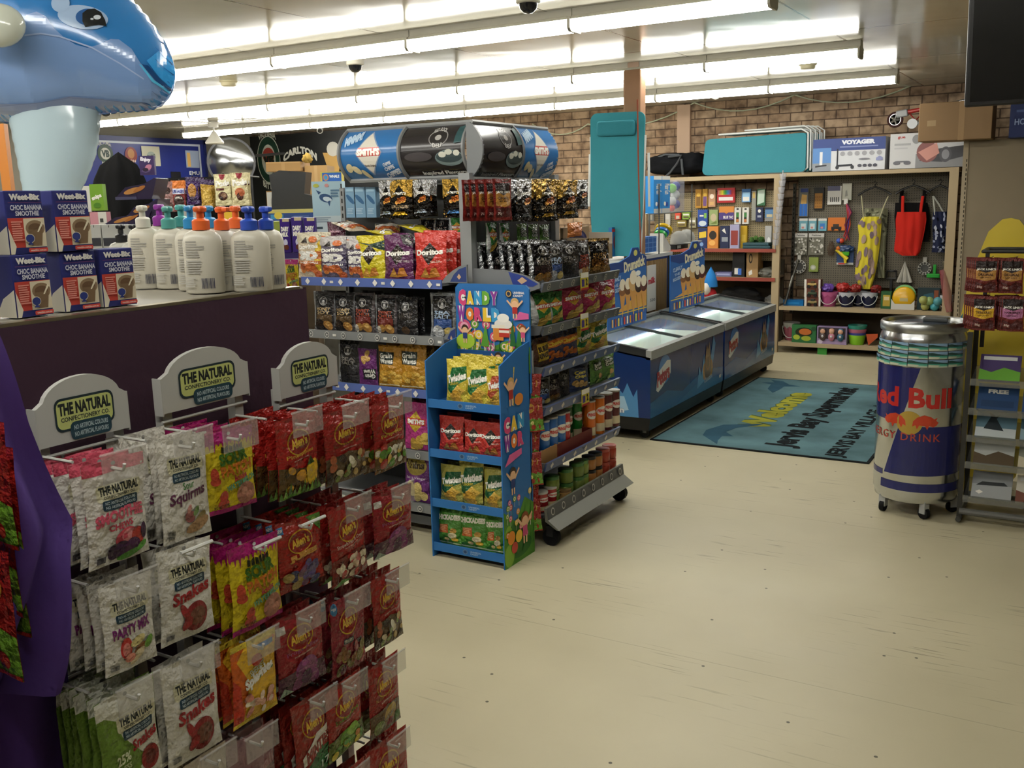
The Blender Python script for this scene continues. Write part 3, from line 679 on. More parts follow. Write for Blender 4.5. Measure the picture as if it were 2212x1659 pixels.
# hidden second rank that carries the top row is not needed: the cartons stand directly on each other
# ---- lotion pump bottles
def bottle(pump,body='#cfcabb',lab=True,s=1.,H=.15):
    t=thing('pump_bottle','x','pump bottle',(0,0,0),0,'pump bottles on the counter')
    prof=[(.0,0),(.92,0),(1,.02),(1,.62*1),(1,.80),(.93,.88),(.78,.945),(.5,.985),(.34,1.0),(.34,1.03)]
    mb=MB(); mb.lathe([(r*.043,z*H) for r,z in prof],body,28,sx=1,sy=.62)
    def S(u,v,d=0):
        a=math.radians(-150+120*u); r=1+d/.03; return V((.043*math.cos(a)*r,.043*.62*math.sin(a)*r,v*H))
    S.g=(10,0)
    if lab:
        ops=[lines(.12,.55,.62,.82,7,'#a5a29a',.6,.4,2),lines(.12,.3,.62,.52,6,'#b0ada5',.6,.3,5),barcode(.5,.08,.78,.24,'#3a3d52'),lines(.12,.1,.4,.26,5,'#b5b2aa',.6)]
        mb.art(S,ops,1.6,eps=.0006,step=.0002)
    mb.build('bottle_body','bottle',t,smooth=50)
    p=MB(); z=H
    p.lathe([(.019,z-.002),(.019,z+.02),(.015,z+.024),(.008,z+.026),(.008,z+.04),(.0135,z+.042),(.015,z+.05),(.012,z+.055),(.0,z+.056)],pump,16)
    p.rbox((-.006,-.034,z+.043),(.006,.004,z+.054),.003,pump)
    p.build('pump_top','satin',t,smooth=40)
    return t
pb=[(322,622,'#cfcabd',0,'white pump bottle beside the cartons'),(358,616,'#8a2f96',.3,'purple-topped pump bottle, mostly hidden'),(376,622,'#4f9a92',0,'teal-topped pump bottle beside the purple top'),(404,618,'#4fa3a0',.2,'light teal-topped bottle behind'),(424,626,'#2a86c0',0,'sky-blue-topped pump bottle'),(446,632,'#e0652a',-.1,'orange-topped pump bottle standing frontmost'),(462,617,'#2a86c0',.2,'blue-topped bottle peeping between two orange tops'),(490,627,'#e0652a',.7,'middle orange-topped pump bottle, turned sideways'),(520,619,'#e0652a',.2,'rightmost orange-topped bottle, half hidden'),(548,628,'#2d50b8',-.05,'large blue-topped pump bottle in front'),(584,624,'#2d50b8',.5,'rightmost bottle, blue pump top')]
tops=[492,488,494,490,494,497,492,497,493,497,496]
for (px,py,col,yaw,lab),ty in zip(pb,tops):
    p=onz(px,py,CT+.003); dd=(p-EYEV).dot(FW)
    H=(py-ty-2)*dd/FOC*1.02
    if H<.12: H=.14
    t=bottle(col,H=H); t.location=p; t.rotation_euler=(0,0,math.radians(38)+yaw); t['label']=lab+' on the counter' if len(lab)<50 else lab
    if px in (548,446): t.scale=(1.12,1.12,1.0)
for i,(px,py) in enumerate(((270,598),(298,600))):
    p=onz(px,py-6,CT+.003); t=bottle('#1d1d20',H=.105,lab=False); t.location=p; t.rotation_euler=(0,0,.6); t['label']='small black-topped pump bottle, %s, behind the rightmost carton'%['left of two','right of two'][i]
# ================================================================ inflatable dolphin
D=2.72; DC=EYEV+ray(100,100)*D; kx=D/FOC
def lerp_st(st,x):
    if x<=st[0][0]: return st[0][1:]
    for a,b_ in zip(st,st[1:]):
        if a[0]<=x<=b_[0]:
            t=(x-a[0])/(b_[0]-a[0]); t2=t*t*(3-2*t) if len(st)<4 else t
            return tuple(p+(q-p)*t2 for p,q in zip(a[1:],b_[1:]))
    return st[-1][1:]
def wp(px,py,off): return RT*((px-100)*kx)-UP*((py-100)*kx)+FW*off
head=[(-150,-60,215),(-90,-115,245),(0,-140,262),(60,-142,268),(110,-135,268),(160,-115,256),(210,-78,244),(250,-42,240),(290,4,238),(320,38,236),(342,68,229),(358,95,214),(369,120,196),(376,143,172),(378.5,156,158)]
def hs(px):
    t,b_=lerp_st(head,px); return (t+b_)/2,(b_-t)/2
def HS(px,py,d=0):
    c_,h=hs(px); s=max(-1,min(1,(py-c_)/max(h,.5)))
    return wp(px,py,-(h*.72*kx*math.sqrt(max(0,1-s*s))+d))
t=thing('inflatable_dolphin','big blue inflatable dolphin looming over the counter at top left','pool toy',DC)
def dcol(px,py):
    # painted vinyl: blue back, paler cheeks and chin
    edge=lerp_st([(-150,90),(0,62),(55,52),(100,62),(125,75),(170,100),(215,88),(250,88),(285,115),(312,140),(330,135),(352,170),(378,180)],px)[0]
    low=lerp_st([(-150,225),(0,228),(100,214),(180,208),(260,216),(320,224),(350,212),(378,200)],px)[0]
    if 45<px<108 and py>30+ (px-45)*.2 and py<edge: return '#8fb6e2'
    if py<edge: return '#2f7fc6' if px<310 else '#2a8fdc'
    if py>low: return '#8497ba'
    return '#7aa3da'
mb=MB(); nu,nv=110,70
xs=[-150+528.5*(1-(1-i/nu)**1.25) for i in range(nu+1)]
ys_=[math.cos(PI*j/nv) for j in range(nv+1)]
for side in (1,-1):
    vs=[];fs=[];cs=[]
    for j in range(nv+1):
        for x in xs:
            c_,h=hs(x); py=c_+h*ys_[j]; w=h*.72*kx*math.sqrt(max(0,1-ys_[j]**2))
            seam=.0035*math.sin(x*.35)*max(0,1-abs(1-abs(ys_[j]))*14)
            vs.append(wp(x,py+seam/kx,-side*w))
    for j in range(nv):
        for i in range(nu):
            a=j*(nu+1)+i; f=(a,a+1,a+nu+2,a+nu+1); fs.append(f if side>0 else f[::-1])
            cs.append('#2f7fc6')
    mb.add(vs,fs,cs)
def SH(u,v,d=0):
    tx,ty=u*400,(1-v)*300; x,y=tx,ty
    for _ in range(5):
        c_,h=hs(x); s_=max(-1,min(1,(y-c_)/max(h,.5))); off=h*.72*kx*math.sqrt(max(0,1-s_*s_)); k_=(D-off)/D
        x=CX+(tx-CX)*k_; y=CY+(ty-CY)*k_
    return HS(x,y,d)
SH.g=(60,45)
def q(px,py): return (px/400,1-py/300)
e=MB()
def band(pts,w,c):
    up=[q(x,y-w/2) for x,y in pts]; dn=[q(x,y+w/2) for x,y in pts][::-1]; return P(up+dn,c)
def el(px,py,rx,ry,c,n=28,rot=0): return E(px/400,1-py/300,rx/400,ry/400,c,n,rot)
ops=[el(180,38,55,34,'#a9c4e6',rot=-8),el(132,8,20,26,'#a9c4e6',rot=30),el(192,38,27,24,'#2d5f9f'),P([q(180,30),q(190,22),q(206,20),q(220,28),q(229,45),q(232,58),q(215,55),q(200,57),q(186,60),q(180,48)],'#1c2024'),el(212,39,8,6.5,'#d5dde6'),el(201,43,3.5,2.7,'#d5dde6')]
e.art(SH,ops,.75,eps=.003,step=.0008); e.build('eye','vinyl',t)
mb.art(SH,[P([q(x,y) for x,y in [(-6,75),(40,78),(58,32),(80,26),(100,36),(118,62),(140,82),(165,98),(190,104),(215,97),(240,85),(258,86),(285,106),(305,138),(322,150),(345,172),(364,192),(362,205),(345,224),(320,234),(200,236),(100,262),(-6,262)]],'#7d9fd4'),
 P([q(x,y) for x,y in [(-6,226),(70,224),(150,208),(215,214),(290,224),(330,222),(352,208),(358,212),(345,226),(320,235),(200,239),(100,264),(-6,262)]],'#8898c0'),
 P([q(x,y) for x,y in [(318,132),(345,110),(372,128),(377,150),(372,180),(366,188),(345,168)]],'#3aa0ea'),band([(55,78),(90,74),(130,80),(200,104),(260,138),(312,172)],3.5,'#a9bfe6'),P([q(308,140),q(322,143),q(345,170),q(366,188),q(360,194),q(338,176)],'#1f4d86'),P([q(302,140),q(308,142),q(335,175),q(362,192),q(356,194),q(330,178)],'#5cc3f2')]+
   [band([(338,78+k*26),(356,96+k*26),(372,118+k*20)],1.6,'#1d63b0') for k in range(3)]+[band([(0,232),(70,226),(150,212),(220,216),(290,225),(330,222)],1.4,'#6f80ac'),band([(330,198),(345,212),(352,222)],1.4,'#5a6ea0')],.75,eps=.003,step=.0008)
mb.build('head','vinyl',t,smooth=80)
body=[(225,18,216),(260,22,214),(300,30,211),(340,38,203),(380,45,188),(410,50,174),(480,62,158),(540,68,156),(612,60,160)]
bm_=MB(); n=28
vs=[];fs=[];rows_=[225+(612-225)*j/44 for j in range(45)]
for r_ in rows_:
    l,rr=lerp_st(body,r_); c_=(l+rr)/2;h=(rr-l)/2
    for i in range(n):
        a=2*PI*i/n; ww=1+.012*math.sin(r_*.5)*(abs(math.cos(a))>.9)
        vs.append(wp(c_+h*math.cos(a)*ww,r_,0)-FW*(h*.6*kx*math.sin(a)))
for j in range(44):
    for i in range(n): fs.append((j*n+i,(j+1)*n+i,(j+1)*n+(i+1)%n,j*n+(i+1)%n))
fs.append(tuple(44*n+i for i in range(n)))
bm_.add(vs,fs,'#b9cfd9')
bm_.build('belly','vinyl',t,smooth=80)
f=MB(); f.ell((0,0,0),(.068,.04,.055),'#c6cbbd',24); 
Mx=Matrix((RT,FW,UP)).transposed()
f.v=[Mx@v for v in f.v]
f.build('fin','vinyl',t,wp(98,126,-.25),smooth=80)
# ================================================================ red and green packets at the far left edge
defbag('redgreen','#8f1f16',slots('#511')+[P([(0,0),(1,0),(1,.34),(.6,.42),(.3,.32),(0,.4)],'#5f8a22'),E(.5,.72,.3,.14,'#b8862a'),T('GUMMI',.26,.67,.74,.77,'#8f1f16',b=.05),E(.3,.2,.12,.08,'#c9b84a'),E(.66,.15,.14,.08,'#a8301e'),E(.6,.28,.1,.06,'#d0c46a'),R(.1,.05,.4,.1,'#d0cfa5'),R(0,0,1,.035,'#a5301f')],seed=31,A=1.9,Th=.16,belly=.4)
for i,(px,py,d,h,yw) in enumerate(((5,905,1.55,.21,.9),(22,960,1.62,.22,.95),(28,1100,1.64,.22,1.0),(14,1180,1.56,.22,.9),(44,1250,1.69,.2,1.05),(20,1020,1.6,.24,.8))):
    p=atd(px-40,py,d)
    o=inst(B['redgreen'],'gummi_packet',None,(p.x,p.y,p.z-h),0); o.scale=(.115,.115,h/1.9); o.rotation_euler=(0,0,yw-.95)
    tag(o,'red and green lolly packet at the left edge of the photo, %s from the top'%['topmost','second','fourth','fifth','lowest','third'][i],'lolly packet','red and green packets by the purple drape')
# ================================================================ chip packets
def dorit(y=.6,x0=.06,x1=.92): return [P([(.22,y-.02),(.5,y-.27),(.78,y+.02),(.5,y+.2)],'#1d1512'),P([(.3,y-.03),(.5,y-.22),(.7,y+.0),(.5,y+.14)],'#2c1d14'),T('Doritos',x0,y-.06,x1,y+.06,W,4,b=.05,out='#1a1414')]
corn=[P([(.18,.08),(.5,.06),(.4,.28)],'#c98a34'),P([(.45,.06),(.82,.1),(.72,.28),(.58,.27)],'#b9752a'),P([(.24,.1),(.46,.09),(.4,.22)],'#d8a04a')]
def d3(main,lab): return [P([(0,.55),(1,.6),(1,.42),(0,.4)],lab),T('Doritos',.06,.64,.9,.74,W,4,b=.05,out='#222'),T('3D',.1,.4,.92,.6,'#dcd9d2',b=.09,out='#3a3440'),R(0,.3,1,.38,lab),T('SWEET CHILLI',.12,.32,.9,.365,W)]+blobs(['#b8602a','#a04a24','#c97a3c'],.1,.08,.9,.26,9,.08,.14,3)+[P([(0,.8),(.5,.76),(1,.84),(1,1),(0,1)],main),E(.7,.85,.16,.07,'#c96a34'),P([(.2,.78),(.4,.9),(.5,.77)],'#332b28')]
CB_=dict(A=1.42,Th=.3,seal=.05,belly=.42,wr=.035)
defbag('d3cheese','#c9b8a0',[P([(.75,0),(1,0),(1,.9),(.8,.7)],'#cfae2c')]+d3('#c9c0a8','#b5662c'),seed=41,**CB_)
defbag('d3chilli','#5e5668',d3('#b8b2b0','#3a3050'),seed=42,**CB_)
defbag('doryel','#c9b920',[P([(0,.86),(.5,.8),(1,.9),(1,.66),(.6,.74)],'#2c4238')]+dorit()+corn,seed=43,**CB_)
defbag('dorpur','#5a2452',[P([(.55,1),(1,1),(1,.72),(.7,.8)],'#221a20'),T('CRUNCH',.74,.83,.96,.88,W,-30)]+dorit()+[T('SWEET CHILLI',.5,.4,.9,.45,'#d8c8d0')]+corn,seed=44,**CB_)
defbag('dorred','#c0342a',dorit()+[T('SALSA',.56,.38,.86,.43,'#e0c0b0',6)]+corn,seed=45,**CB_)
def nob(nm,gold,c): return [P([(0,0),(1,0),(1,.55),(.6,.62),(.4,.62),(0,.5)],'#15120f'),P([(.3,.68),(.5,.86),(.7,.68),(.5,.5)],'#15120f'),T('NOBBY\'S',.22,.62,.78,.69,W,b=.04)]+blobs(['#c9762c','#a85a20','#d89a4a'],.3,.42,.7,.54,8,.06,.1,2)+([T('BACON',.16,.28,.62,.37,'#b8a488',b=.03),T('BITES',.64,.28,.88,.36,'#b8a488')] if gold else [])+[P([(.2,.1),(.8,.12),(.7,.2),(.3,.19)],c)]
defbag('nobgold','#b08d3c',nob('',1,'#c9a02c'),seed=46,mat='silverfoil',A=1.5,Th=.2)
defbag('nobsilver','#b8b8ba',nob('',0,'#8f9aa5'),seed=47,mat='silverfoil',A=1.6,Th=.2)
defbag('nobblue','#b08d3c',nob('',0,'#4a7ab0'),seed=48,mat='silverfoil',A=1.5,Th=.2)
def rlogo(cx=.5,cy=.76,r=.16): return [E(cx,cy,r,r*.7,'#b5b3b0',24),E(cx,cy,r*.9,r*.63,'#1d1b1d',24),T('RED ROCK',cx-r*.62,cy+r*.2,cx+r*.62,cy+r*.42,'#c9c6c2',arc=.35),E(cx,cy-.01,r*.33,r*.23,'#a9a6a2',10),T('DELI',cx-r*.4,cy-r*.5,cx+r*.4,cy-r*.26,'#c9c6c2',arc=-.25)]
def rrd(panel,l1,l2,tc,food,side='#8b8d90'): return [R(0,0,.1,1,side),R(.12,.2,.9,.93,'#1b191b'),R(.15,.22,.86,.42,panel)]+rlogo()+[T(l1,.2,.52,.82,.6,tc,b=.02),T(l2,.2,.43,.82,.51,tc,b=.02)]+food
chips=[E(.35,.15,.18,.1,'#b98a44',14,20),E(.68,.14,.2,.12,'#a87838',14,-20),E(.7,.18,.1,.06,'#c9a05a',12,20)]
defbag('rrdtruffle','#3a3536',rrd('#5a452a','HONEY','SOY','#b59a6a',[E(.3,.16,.22,.15,'#17120f'),E(.3,.17,.17,.11,'#2c1d12')]+chips[1:]),seed=49,**CB_)
defbag('rrdchilli','#4a4244',rrd('#6a241c','SWEET','CHILLI','#a5452c',chips+[E(.22,.12,.1,.1,'#c9c0b0')]),seed=50,**CB_)
defbag('rrdsalt','#6f7274',rrd('#34508a','SEA','SALT','#8fa5c0',[E(.34,.14,.24,.14,'#a9abad'),E(.34,.16,.2,.11,'#d0d1d2'),E(.76,.14,.18,.1,'#b5a05a')]),seed=51,**CB_)
defbag('rrddark','#1f1d1f',rrd('#1d1a1c','LIME','PEPPER','#4a4440',[E(.5,.14,.2,.1,'#4a3520')],'#2f2d30'),seed=52,**CB_)
defbag('rrdsilver','#9fa1a4',rrd('#4d3a3a','SALT','VINEGAR','#c0b8b0',chips,'#b5b7ba'),seed=53,mat='silverfoil',A=1.42,Th=.34,wr=.05)
defbag('rrdgold','#8f7440',rrd('#7a5226','HONEY','SOY','#c9a060',chips,'#a5a5a5'),seed=54,mat='silverfoil',A=1.42,Th=.34,wr=.05)
defbag('rrdoreo','#2b292b',rrd('#2b2a2c','SEA','SALT','#77736e',[E(.3,.3,.22,.15,'#131213'),E(.32,.13,.2,.1,'#0f0e0f')]),seed=55,**CB_)
defbag('grain','#b5801f',[R(.04,.54,.68,.84,'#1f2c26'),T('Grain',.08,.69,.62,.81,W,4,b=.03),T('Waves',.08,.56,.66,.68,W,4,b=.03)]+blobs(['#d0a23c','#c08e2c','#dcb555'],.2,.08,.9,.35,10,.1,.16,5)+[R(.04,.03,.9,.06,'#d8c89a')],seed=56,**CB_)
defbag('grainpurple','#6a2a6e',[R(.04,.54,.72,.84,'#1c1620'),T('Grain',.08,.69,.62,.81,W,4,b=.03),T('Waves',.08,.56,.66,.68,W,4,b=.03)]+blobs(['#c9a05c','#b58a44'],.3,.1,.8,.35,8,.08,.13,6),seed=57,**CB_)
defbag('graingreen','#5a8a3a',[R(.2,.54,.9,.84,'#2a4a24'),T('Sour',.26,.69,.84,.81,W,4,b=.03),T('Cream',.26,.56,.84,.68,W,4,b=.03)]+blobs(['#c9a05c','#8fb04a'],.3,.1,.8,.35,6,.08,.13,6),seed=58,A=1.5,Th=.3)
def smith(c): return [P([(.16,.6),(.5,.82),(.84,.6),(.5,.38)],'#d0b03a'),P([(.2,.6),(.5,.79),(.8,.6),(.5,.41)],c),R(.12,.53,.88,.67,'#c23a34'),T("SMITH'S",.16,.55,.84,.655,W,b=.06)]+blobs(['#d8b85a','#c9a344'],.3,.06,.9,.3,6,.12,.18,4)
defbag('smithpink','#b0347c',smith('#c9a32c'),seed=59,**CB_)
defbag('smithmag','#a5254f',smith('#b8862c'),seed=60,**CB_)
defbag('smithgreen','#2f7a34',smith('#c9a32c')+[P([(0,0),(.3,0),(.1,1),(0,1)],'#b8bab8')],seed=61,**CB_)
defbag('thins','#6b2a78',[E(.5,.78,.42,.2,'#b09a4a'),T('thins',.16,.72,.84,.88,'#4a3a20',b=.05),T('Salt & Vinegar',.1,.48,.9,.55,'#d0b8d0')]+blobs(['#d8c07a','#c9ad5c'],.2,.1,.8,.36,6,.14,.2,5),seed=62,**CB_)
def twist(base,sw,t2): return [P([(.05,.3),(.3,.8),(.98,.86),(1,.55),(.6,.42),(.3,.2)],sw),P([(.3,.2),(.6,.42),(.95,.3),(.6,.1)],'#d8b04a'),T('Twisties',.08,.5,.98,.68,W,12,sh=.12,b=.05,out='#1f3a20'),T(t2,.2,.42,.66,.49,'#c9b53a',8)]+blobs(['#d8a83a','#c9962c'],.3,.06,.85,.24,5,.1,.15,7)
defbag('twistchick','#cdb93c',twist('',"#1f6a34",'Chicken'),seed=63,**CB_)
defbag('twistcheese','#d0b53c',twist('',"#b0482a",'Cheese'),seed=64,**CB_)
defbag('twistgreen','#a8a044',twist('',"#1b5a30",'Chicken'),seed=65,**CB_)
defbag('chick','#4a8a2c',[T('CHICKADEES',.06,.66,.98,.8,'#e5e2d0',4,b=.07,out='#2a4a1c'),P([(.15,.3),(.6,.34),(.55,.56),(.2,.52)],'#b8602c'),lines(.22,.36,.54,.52,4,'#d8a070',.55),E(.76,.4,.11,.07,'#b58a3a'),E(.72,.27,.15,.08,'#dcd0a4'),E(.8,.17,.12,.05,'#c9a02c'),E(.5,.16,.1,.05,'#d8c07a'),R(0,.04,1,.07,'#c9d0a0')],seed=66,**CB_)
defbag('cheetos','#2c3050',[P([(0,.5),(1,.6),(1,.84),(0,.76)],'#c9702a'),T('Cheetos',.1,.6,.92,.74,'#e5c23a',8,b=.05,out='#7a2a18')]+blobs(['#c9702a','#b55a20'],.2,.1,.8,.4,8,.08,.14,3),seed=67,**CB_)
defbag('burger','#4a2a18',[R(.2,.2,.9,.8,'#c9a82c'),T('BURGER',.24,.52,.88,.72,'#2a1a10',6,b=.05),T('RINGS',.24,.28,.84,.48,'#2a1a10',6,b=.05)],seed=68,**CB_)
defbag('dorblue','#3a4668',[T('Corn',.2,.6,.8,.74,'#d8c85a',b=.05),T('Chips',.2,.44,.8,.58,'#d8c85a',b=.05)]+blobs(['#c9a05c'],.2,.1,.8,.36,6,.1,.15,3),seed=69,**CB_)
defbag('jerky','#7a1f1a',[P([(.1,.72),(.5,.62),(.9,.72),(.9,.36),(.5,.32),(.1,.36)],'#b5823a'),P([(.1,.7),(.5,.6),(.9,.7),(.9,.9),(.1,.9)],'#241614'),T("JACK LINK'S",.12,.64,.9,.71,W,b=.05),T('ORIGINAL',.2,.5,.8,.57,'#4a2a18',b=.03),T('BEEF JERKY',.28,.44,.72,.48,'#4a2a18'),R(.1,.08,.9,.3,'#4a1512'),T('70g',.16,.12,.4,.2,'#d8c8c0')],seed=70,mat='bagmatte',A=1.3,Th=.14)
# ================================================================ gondola
YL=4.02; XR=-2.3; SX=-2.70; SY=4.44
gx0=ony(652,600,YL).x; gx1=ony(955,612,YL).x
g=thing('shelving_bay',"grey chip shelving bay facing the aisle under blue and black SMITH'S and DELI signs",'shelving unit',((gx0+gx1)/2,SY,0),0,'two bays of chip shelving')
gox=(gx0+gx1)/2; hw=(gx1-gx0)/2
MB().box((-hw,-.0,.1),(hw,.03,1.84),'#4a4c4e').build('back_panel','paint',g)
up=MB(); up.box((-hw-.03,-.03,0),(-hw,.03,1.84),'#8b8d8e'); 
for k in range(40): up.box((-hw-.02,-.031,.2+k*.042),(-hw-.01,-.0295,.225+k*.042),'#222')
up.build('upright','paint',g)
def lip_l(z,style,nm='shelf',hgt=.044,dep=SY-YL):
    s=MB(); s.box((-hw,-dep,z-.02),(hw,0,z-.005),'#6d6f70')
    s.build(nm,'paint',g)
    l=MB(); s0=(-hw,-dep-.006,z-.034); l.box((-hw,-dep-.006,z-.034),(hw,-dep,z+.012),'#7f8182' if style=='g' else '#5468a8')
    n=8; ops=[]
    for k in range(n):
        u=(k+.4)/n
        if style=='b': ops.append(P([(u-.018,.5),(u,.1),(u+.018,.5),(u,.9)],'#dcd9d4'))
        else: ops+= [E(u,.5,.017,.38,'#c9c7c2',18),E(u,.5,.013,.29,'#55575a',18),E(u,.5,.006,.13,'#c9c7c2',10)]
        if k%3==1: ops.append(R(u+.045,.35,u+.07,.62,'#d9d7d0'))
    l.art(flat(s0,(2*hw,0,0),(0,0,.046)),ops,.046/(2*hw),eps=.0012)
    l.build('price_rail','satin',g)
zl=[ony(954,610,YL).z,ony(955,733,YL).z,ony(927,848,YL).z,ony(930,982,YL).z,ony(932,1097,YL).z]
for z,st in zip(zl,'bgbgg'): lip_l(z,st)
bs=MB(); bs.box((-hw,-(SY-YL)+.02,.05),(hw,0,zl[4]-.06),'#54575a'); bs.build('base_plinth','paint',g)
# curved shelf ends with a blue diamond panel
def shelf_end(px0,px1,py0,py1,y,parent,off):
    a=ony(px0,py1,y);b_=ony(px1,py0,y)
    w=b_.x-a.x;h=b_.z-a.z
    pts=[(0,0),(w,0),(w,h),(w*.75,h*.93),(w*.45,h*.66),(w*.2,h*.36)]
    e=MB(); e.prism(pts,lambda p,q:V((a.x+p,y+.012,a.z+q))-off,lambda p,q:V((a.x+p,y,a.z+q))-off,'#7d8082')
    e.art(flat(V((a.x,y,a.z))-off,(w,0,0),(0,0,h)),[P([(.35,.05),(.98,.05),(.98,.9),(.7,.75),(.5,.45)],'#2c3f78'),P([(.62,.32),(.7,.18),(.78,.32),(.7,.5)],'#c9a584')],h/w,eps=.001)
    e.build('shelf_end','satin',parent)
shelf_end(953,1008,572,610,YL+.05,g,V((gox,SY,0)))
shelf_end(953,984,706,742,YL+.05,g,V((gox,SY,0)))
# right bay
ry0=onx(1172,1000,XR).y; ry1=onx(1332,940,XR).y
g2=thing('shelving_bay','grey chip shelving bay on castors facing the freezers side, curved snack sign on top','shelving unit',(SX,(ry0+ry1)/2,0),0,'two bays of chip shelving')
goy=(ry0+ry1)/2; hl=(ry1-ry0)/2
MB().box((-.03,-hl,.1),(0,hl,1.84),'#4a4c4e').build('back_panel','paint',g2)
RZT=onx(1020,372,SX).z-.005
for s in (-1,1):
    u=MB(); u.box((-.035,s*hl-.025,.02),(.03,s*hl+.025,RZT),'#8b8d8e')
    for k in range(5): u.box((-.002,s*hl-.026,.5+.3*k),(.006,s*hl-.0245,.508+.3*k),'#222')
    u.build('upright','paint',g2)
dpt=XR-SX
def lip_r(z,style):
    s=MB(); s.box((0,-hl,z-.02),(dpt,hl,z-.005),'#6d6f70'); s.build('shelf','paint',g2)
    l=MB(); l.prism([(dpt,z-.02),(dpt+.012,z-.036),(dpt+.026,z+.01),(dpt+.014,z+.012)],lambda a,b_:V((a,hl,b_)),lambda a,b_:V((a,-hl,b_)),'#5c6068' if style=='g' else '#4a5a86')
    n=7; ops=[]
    for k in range(n):
        u=(k+.5)/n
        if style=='b': ops.append(P([(u-.02,.5),(u,.1),(u+.02,.5),(u,.9)],'#c9c4c0'))
        else: ops+=[E(u,.5,.019,.38,'#b9b7b2',18),E(u,.5,.014,.28,'#3f4144',18),E(u,.5,.006,.12,'#b9b7b2',10)]
    l.art(flat((dpt+.0125,-hl,z-.034),(0,2*hl,0),(.013,0,.044)),ops,.046/(2*hl),eps=.001)
    l.build('price_rail','satin',g2)
zr=[onx(1162,610,XR).z+.03,onx(1150,717,XR).z+.034,onx(1166,798,XR).z+.034,onx(1173,880,XR).z+.034,onx(1173,1000,XR).z+.034]
zr=[onx(1245,602,XR).z,onx(1245,690,XR).z,onx(1250,772,XR).z,onx(1250,852,XR).z,onx(1250,966,XR).z]
for z,st in zip(zr,'ggbbb'): lip_r(z,st)
zb=onx(1173,1108,XR).z
b2=MB(); b2.box((0,-hl,zb-.03),(dpt,hl,zb-.015),'#5d5f60')
b2.build('base_shelf','paint',g2)
b3=MB(); b3.prism([(dpt+.02,zb-.04),(dpt+.085,.1),(dpt+.1,.1),(dpt+.035,zb-.03),(dpt+.028,zb+.03),(dpt+.014,zb+.03)],lambda a,b_:V((a,hl+.02,b_)),lambda a,b_:V((a,-hl-.02,b_)),'#77776c')
b3.art(flat((dpt+.098,-hl-.02,.1),(0,2*hl+.04,0),(-.063,0,zb-.14)),[R(.3,.3,.37,.9,'#2d2d2c'),E(.335,.6,.028,.14,'#8a8a84',16),E(.335,.6,.018,.09,'#2d2d2c',14),P([(.62,.6),(.655,.3),(.69,.6),(.655,.9)],'#c9913a'),R(.49,0,.493,1,'#55554d')],.2,eps=.001)
b3.art(flat((dpt+.036,-hl-.02,zb-.03),(0,2*hl+.04,0),(-.007,0,.06)),[R(0,0,1,1,'#4d4f50')]+sum([[E((k+.5)/8,.5,.02,.34,'#b5b3ae',16),E((k+.5)/8,.5,.014,.24,'#3d3f40',16)] for k in range(8)],[]),.06,eps=.001)
b3.build('base_fascia','satin',g2)
for sx_,sy_ in ((dpt+.03,-hl+.03),(dpt+.03,hl-.03),(.05,-hl+.05),(.05,hl-.05)):
    w=MB(); w.tube([(sx_,sy_-.018,.045),(sx_,sy_+.018,.045)],.045,'#17171a',16); w.box((sx_-.02,sy_-.024,.05),(sx_+.02,sy_+.024,.105),'#2c2c2e')
    w.build('caster','rubber',g2,smooth=40)
a=ony(1020,640,ry0-.012);b_=ony(1166,582,ry0-.012); w=b_.x-a.x;h=b_.z-a.z; off=V((SX,goy,0))
pts=[(0,0),(w*.62,.0),(w,.36*h),(w*.98,.52*h),(w*.8,.78*h),(w*.5,.95*h),(0,h)]
e=MB(); e.prism(pts,lambda p,q:V((a.x+p,ry0,a.z+q))-off,lambda p,q:V((a.x+p,ry0-.012,a.z+q))-off,'#787a7c')
e.art(flat(V((a.x,ry0-.012,a.z))-off,(w,0,0),(0,0,h)),[P([(.03,.05),(.55,.05),(.5,.3),(.2,.36),(.03,.3)],'#3a3c3e'),P([(.55,.9),(.78,.76),(.97,.5),(.9,.4),(.62,.42)],'#2c3f8a'),P([(.68,.6),(.74,.48),(.82,.6),(.75,.73)],'#c9a584')],h/w,eps=.001)
e.build('shelf_end','satin',g2)
for zz in zr[1:]:
    e=MB(); e.prism([(0,zz-.09),(dpt,zz-.03),(dpt+.02,zz+.012),(0,zz+.03)],lambda a,b_:V((a,-hl+.0,b_)),lambda a,b_:V((a,-hl-.012,b_)),'#6a6c6e'); e.build('shelf_end','paint',g2)
# ---- curved header signs
def header(name,lab,S,panels,cap,A):
    t=thing(name,lab,'sign')
    for nm,u0,u1,base,ops in panels:
        mb=MB(); mb.grid(lambda u,v:S(u0+(u1-u0)*u,v,0),6,16,base)
        def S2(u,v,d=0): return S(u0+(u1-u0)*u,v,d)
        S2.g=(6,16); mb.art(S2,ops,A/(u1-u0),eps=.0015,step=.0004)
        mb.build(nm,'gloss',t,smooth=60)
    return t
HZ0=ony(870,385,4.24).z; HZ1=ony(870,274,4.24).z; hx0=ony(735,335,4.2).x; hx1=ony(1003,335,4.2).x
def SLh(u,v,d=0):
    a=(v-.5)*1.5
    c0=math.cos(.75)
    return V((hx0+(hx1-hx0)*u, 4.28-(math.cos(a)-c0)*.34-d*math.cos(a), (HZ0+HZ1)/2+math.sin(a)/math.sin(.75)*(HZ1-HZ0)/2+d*math.sin(a)))
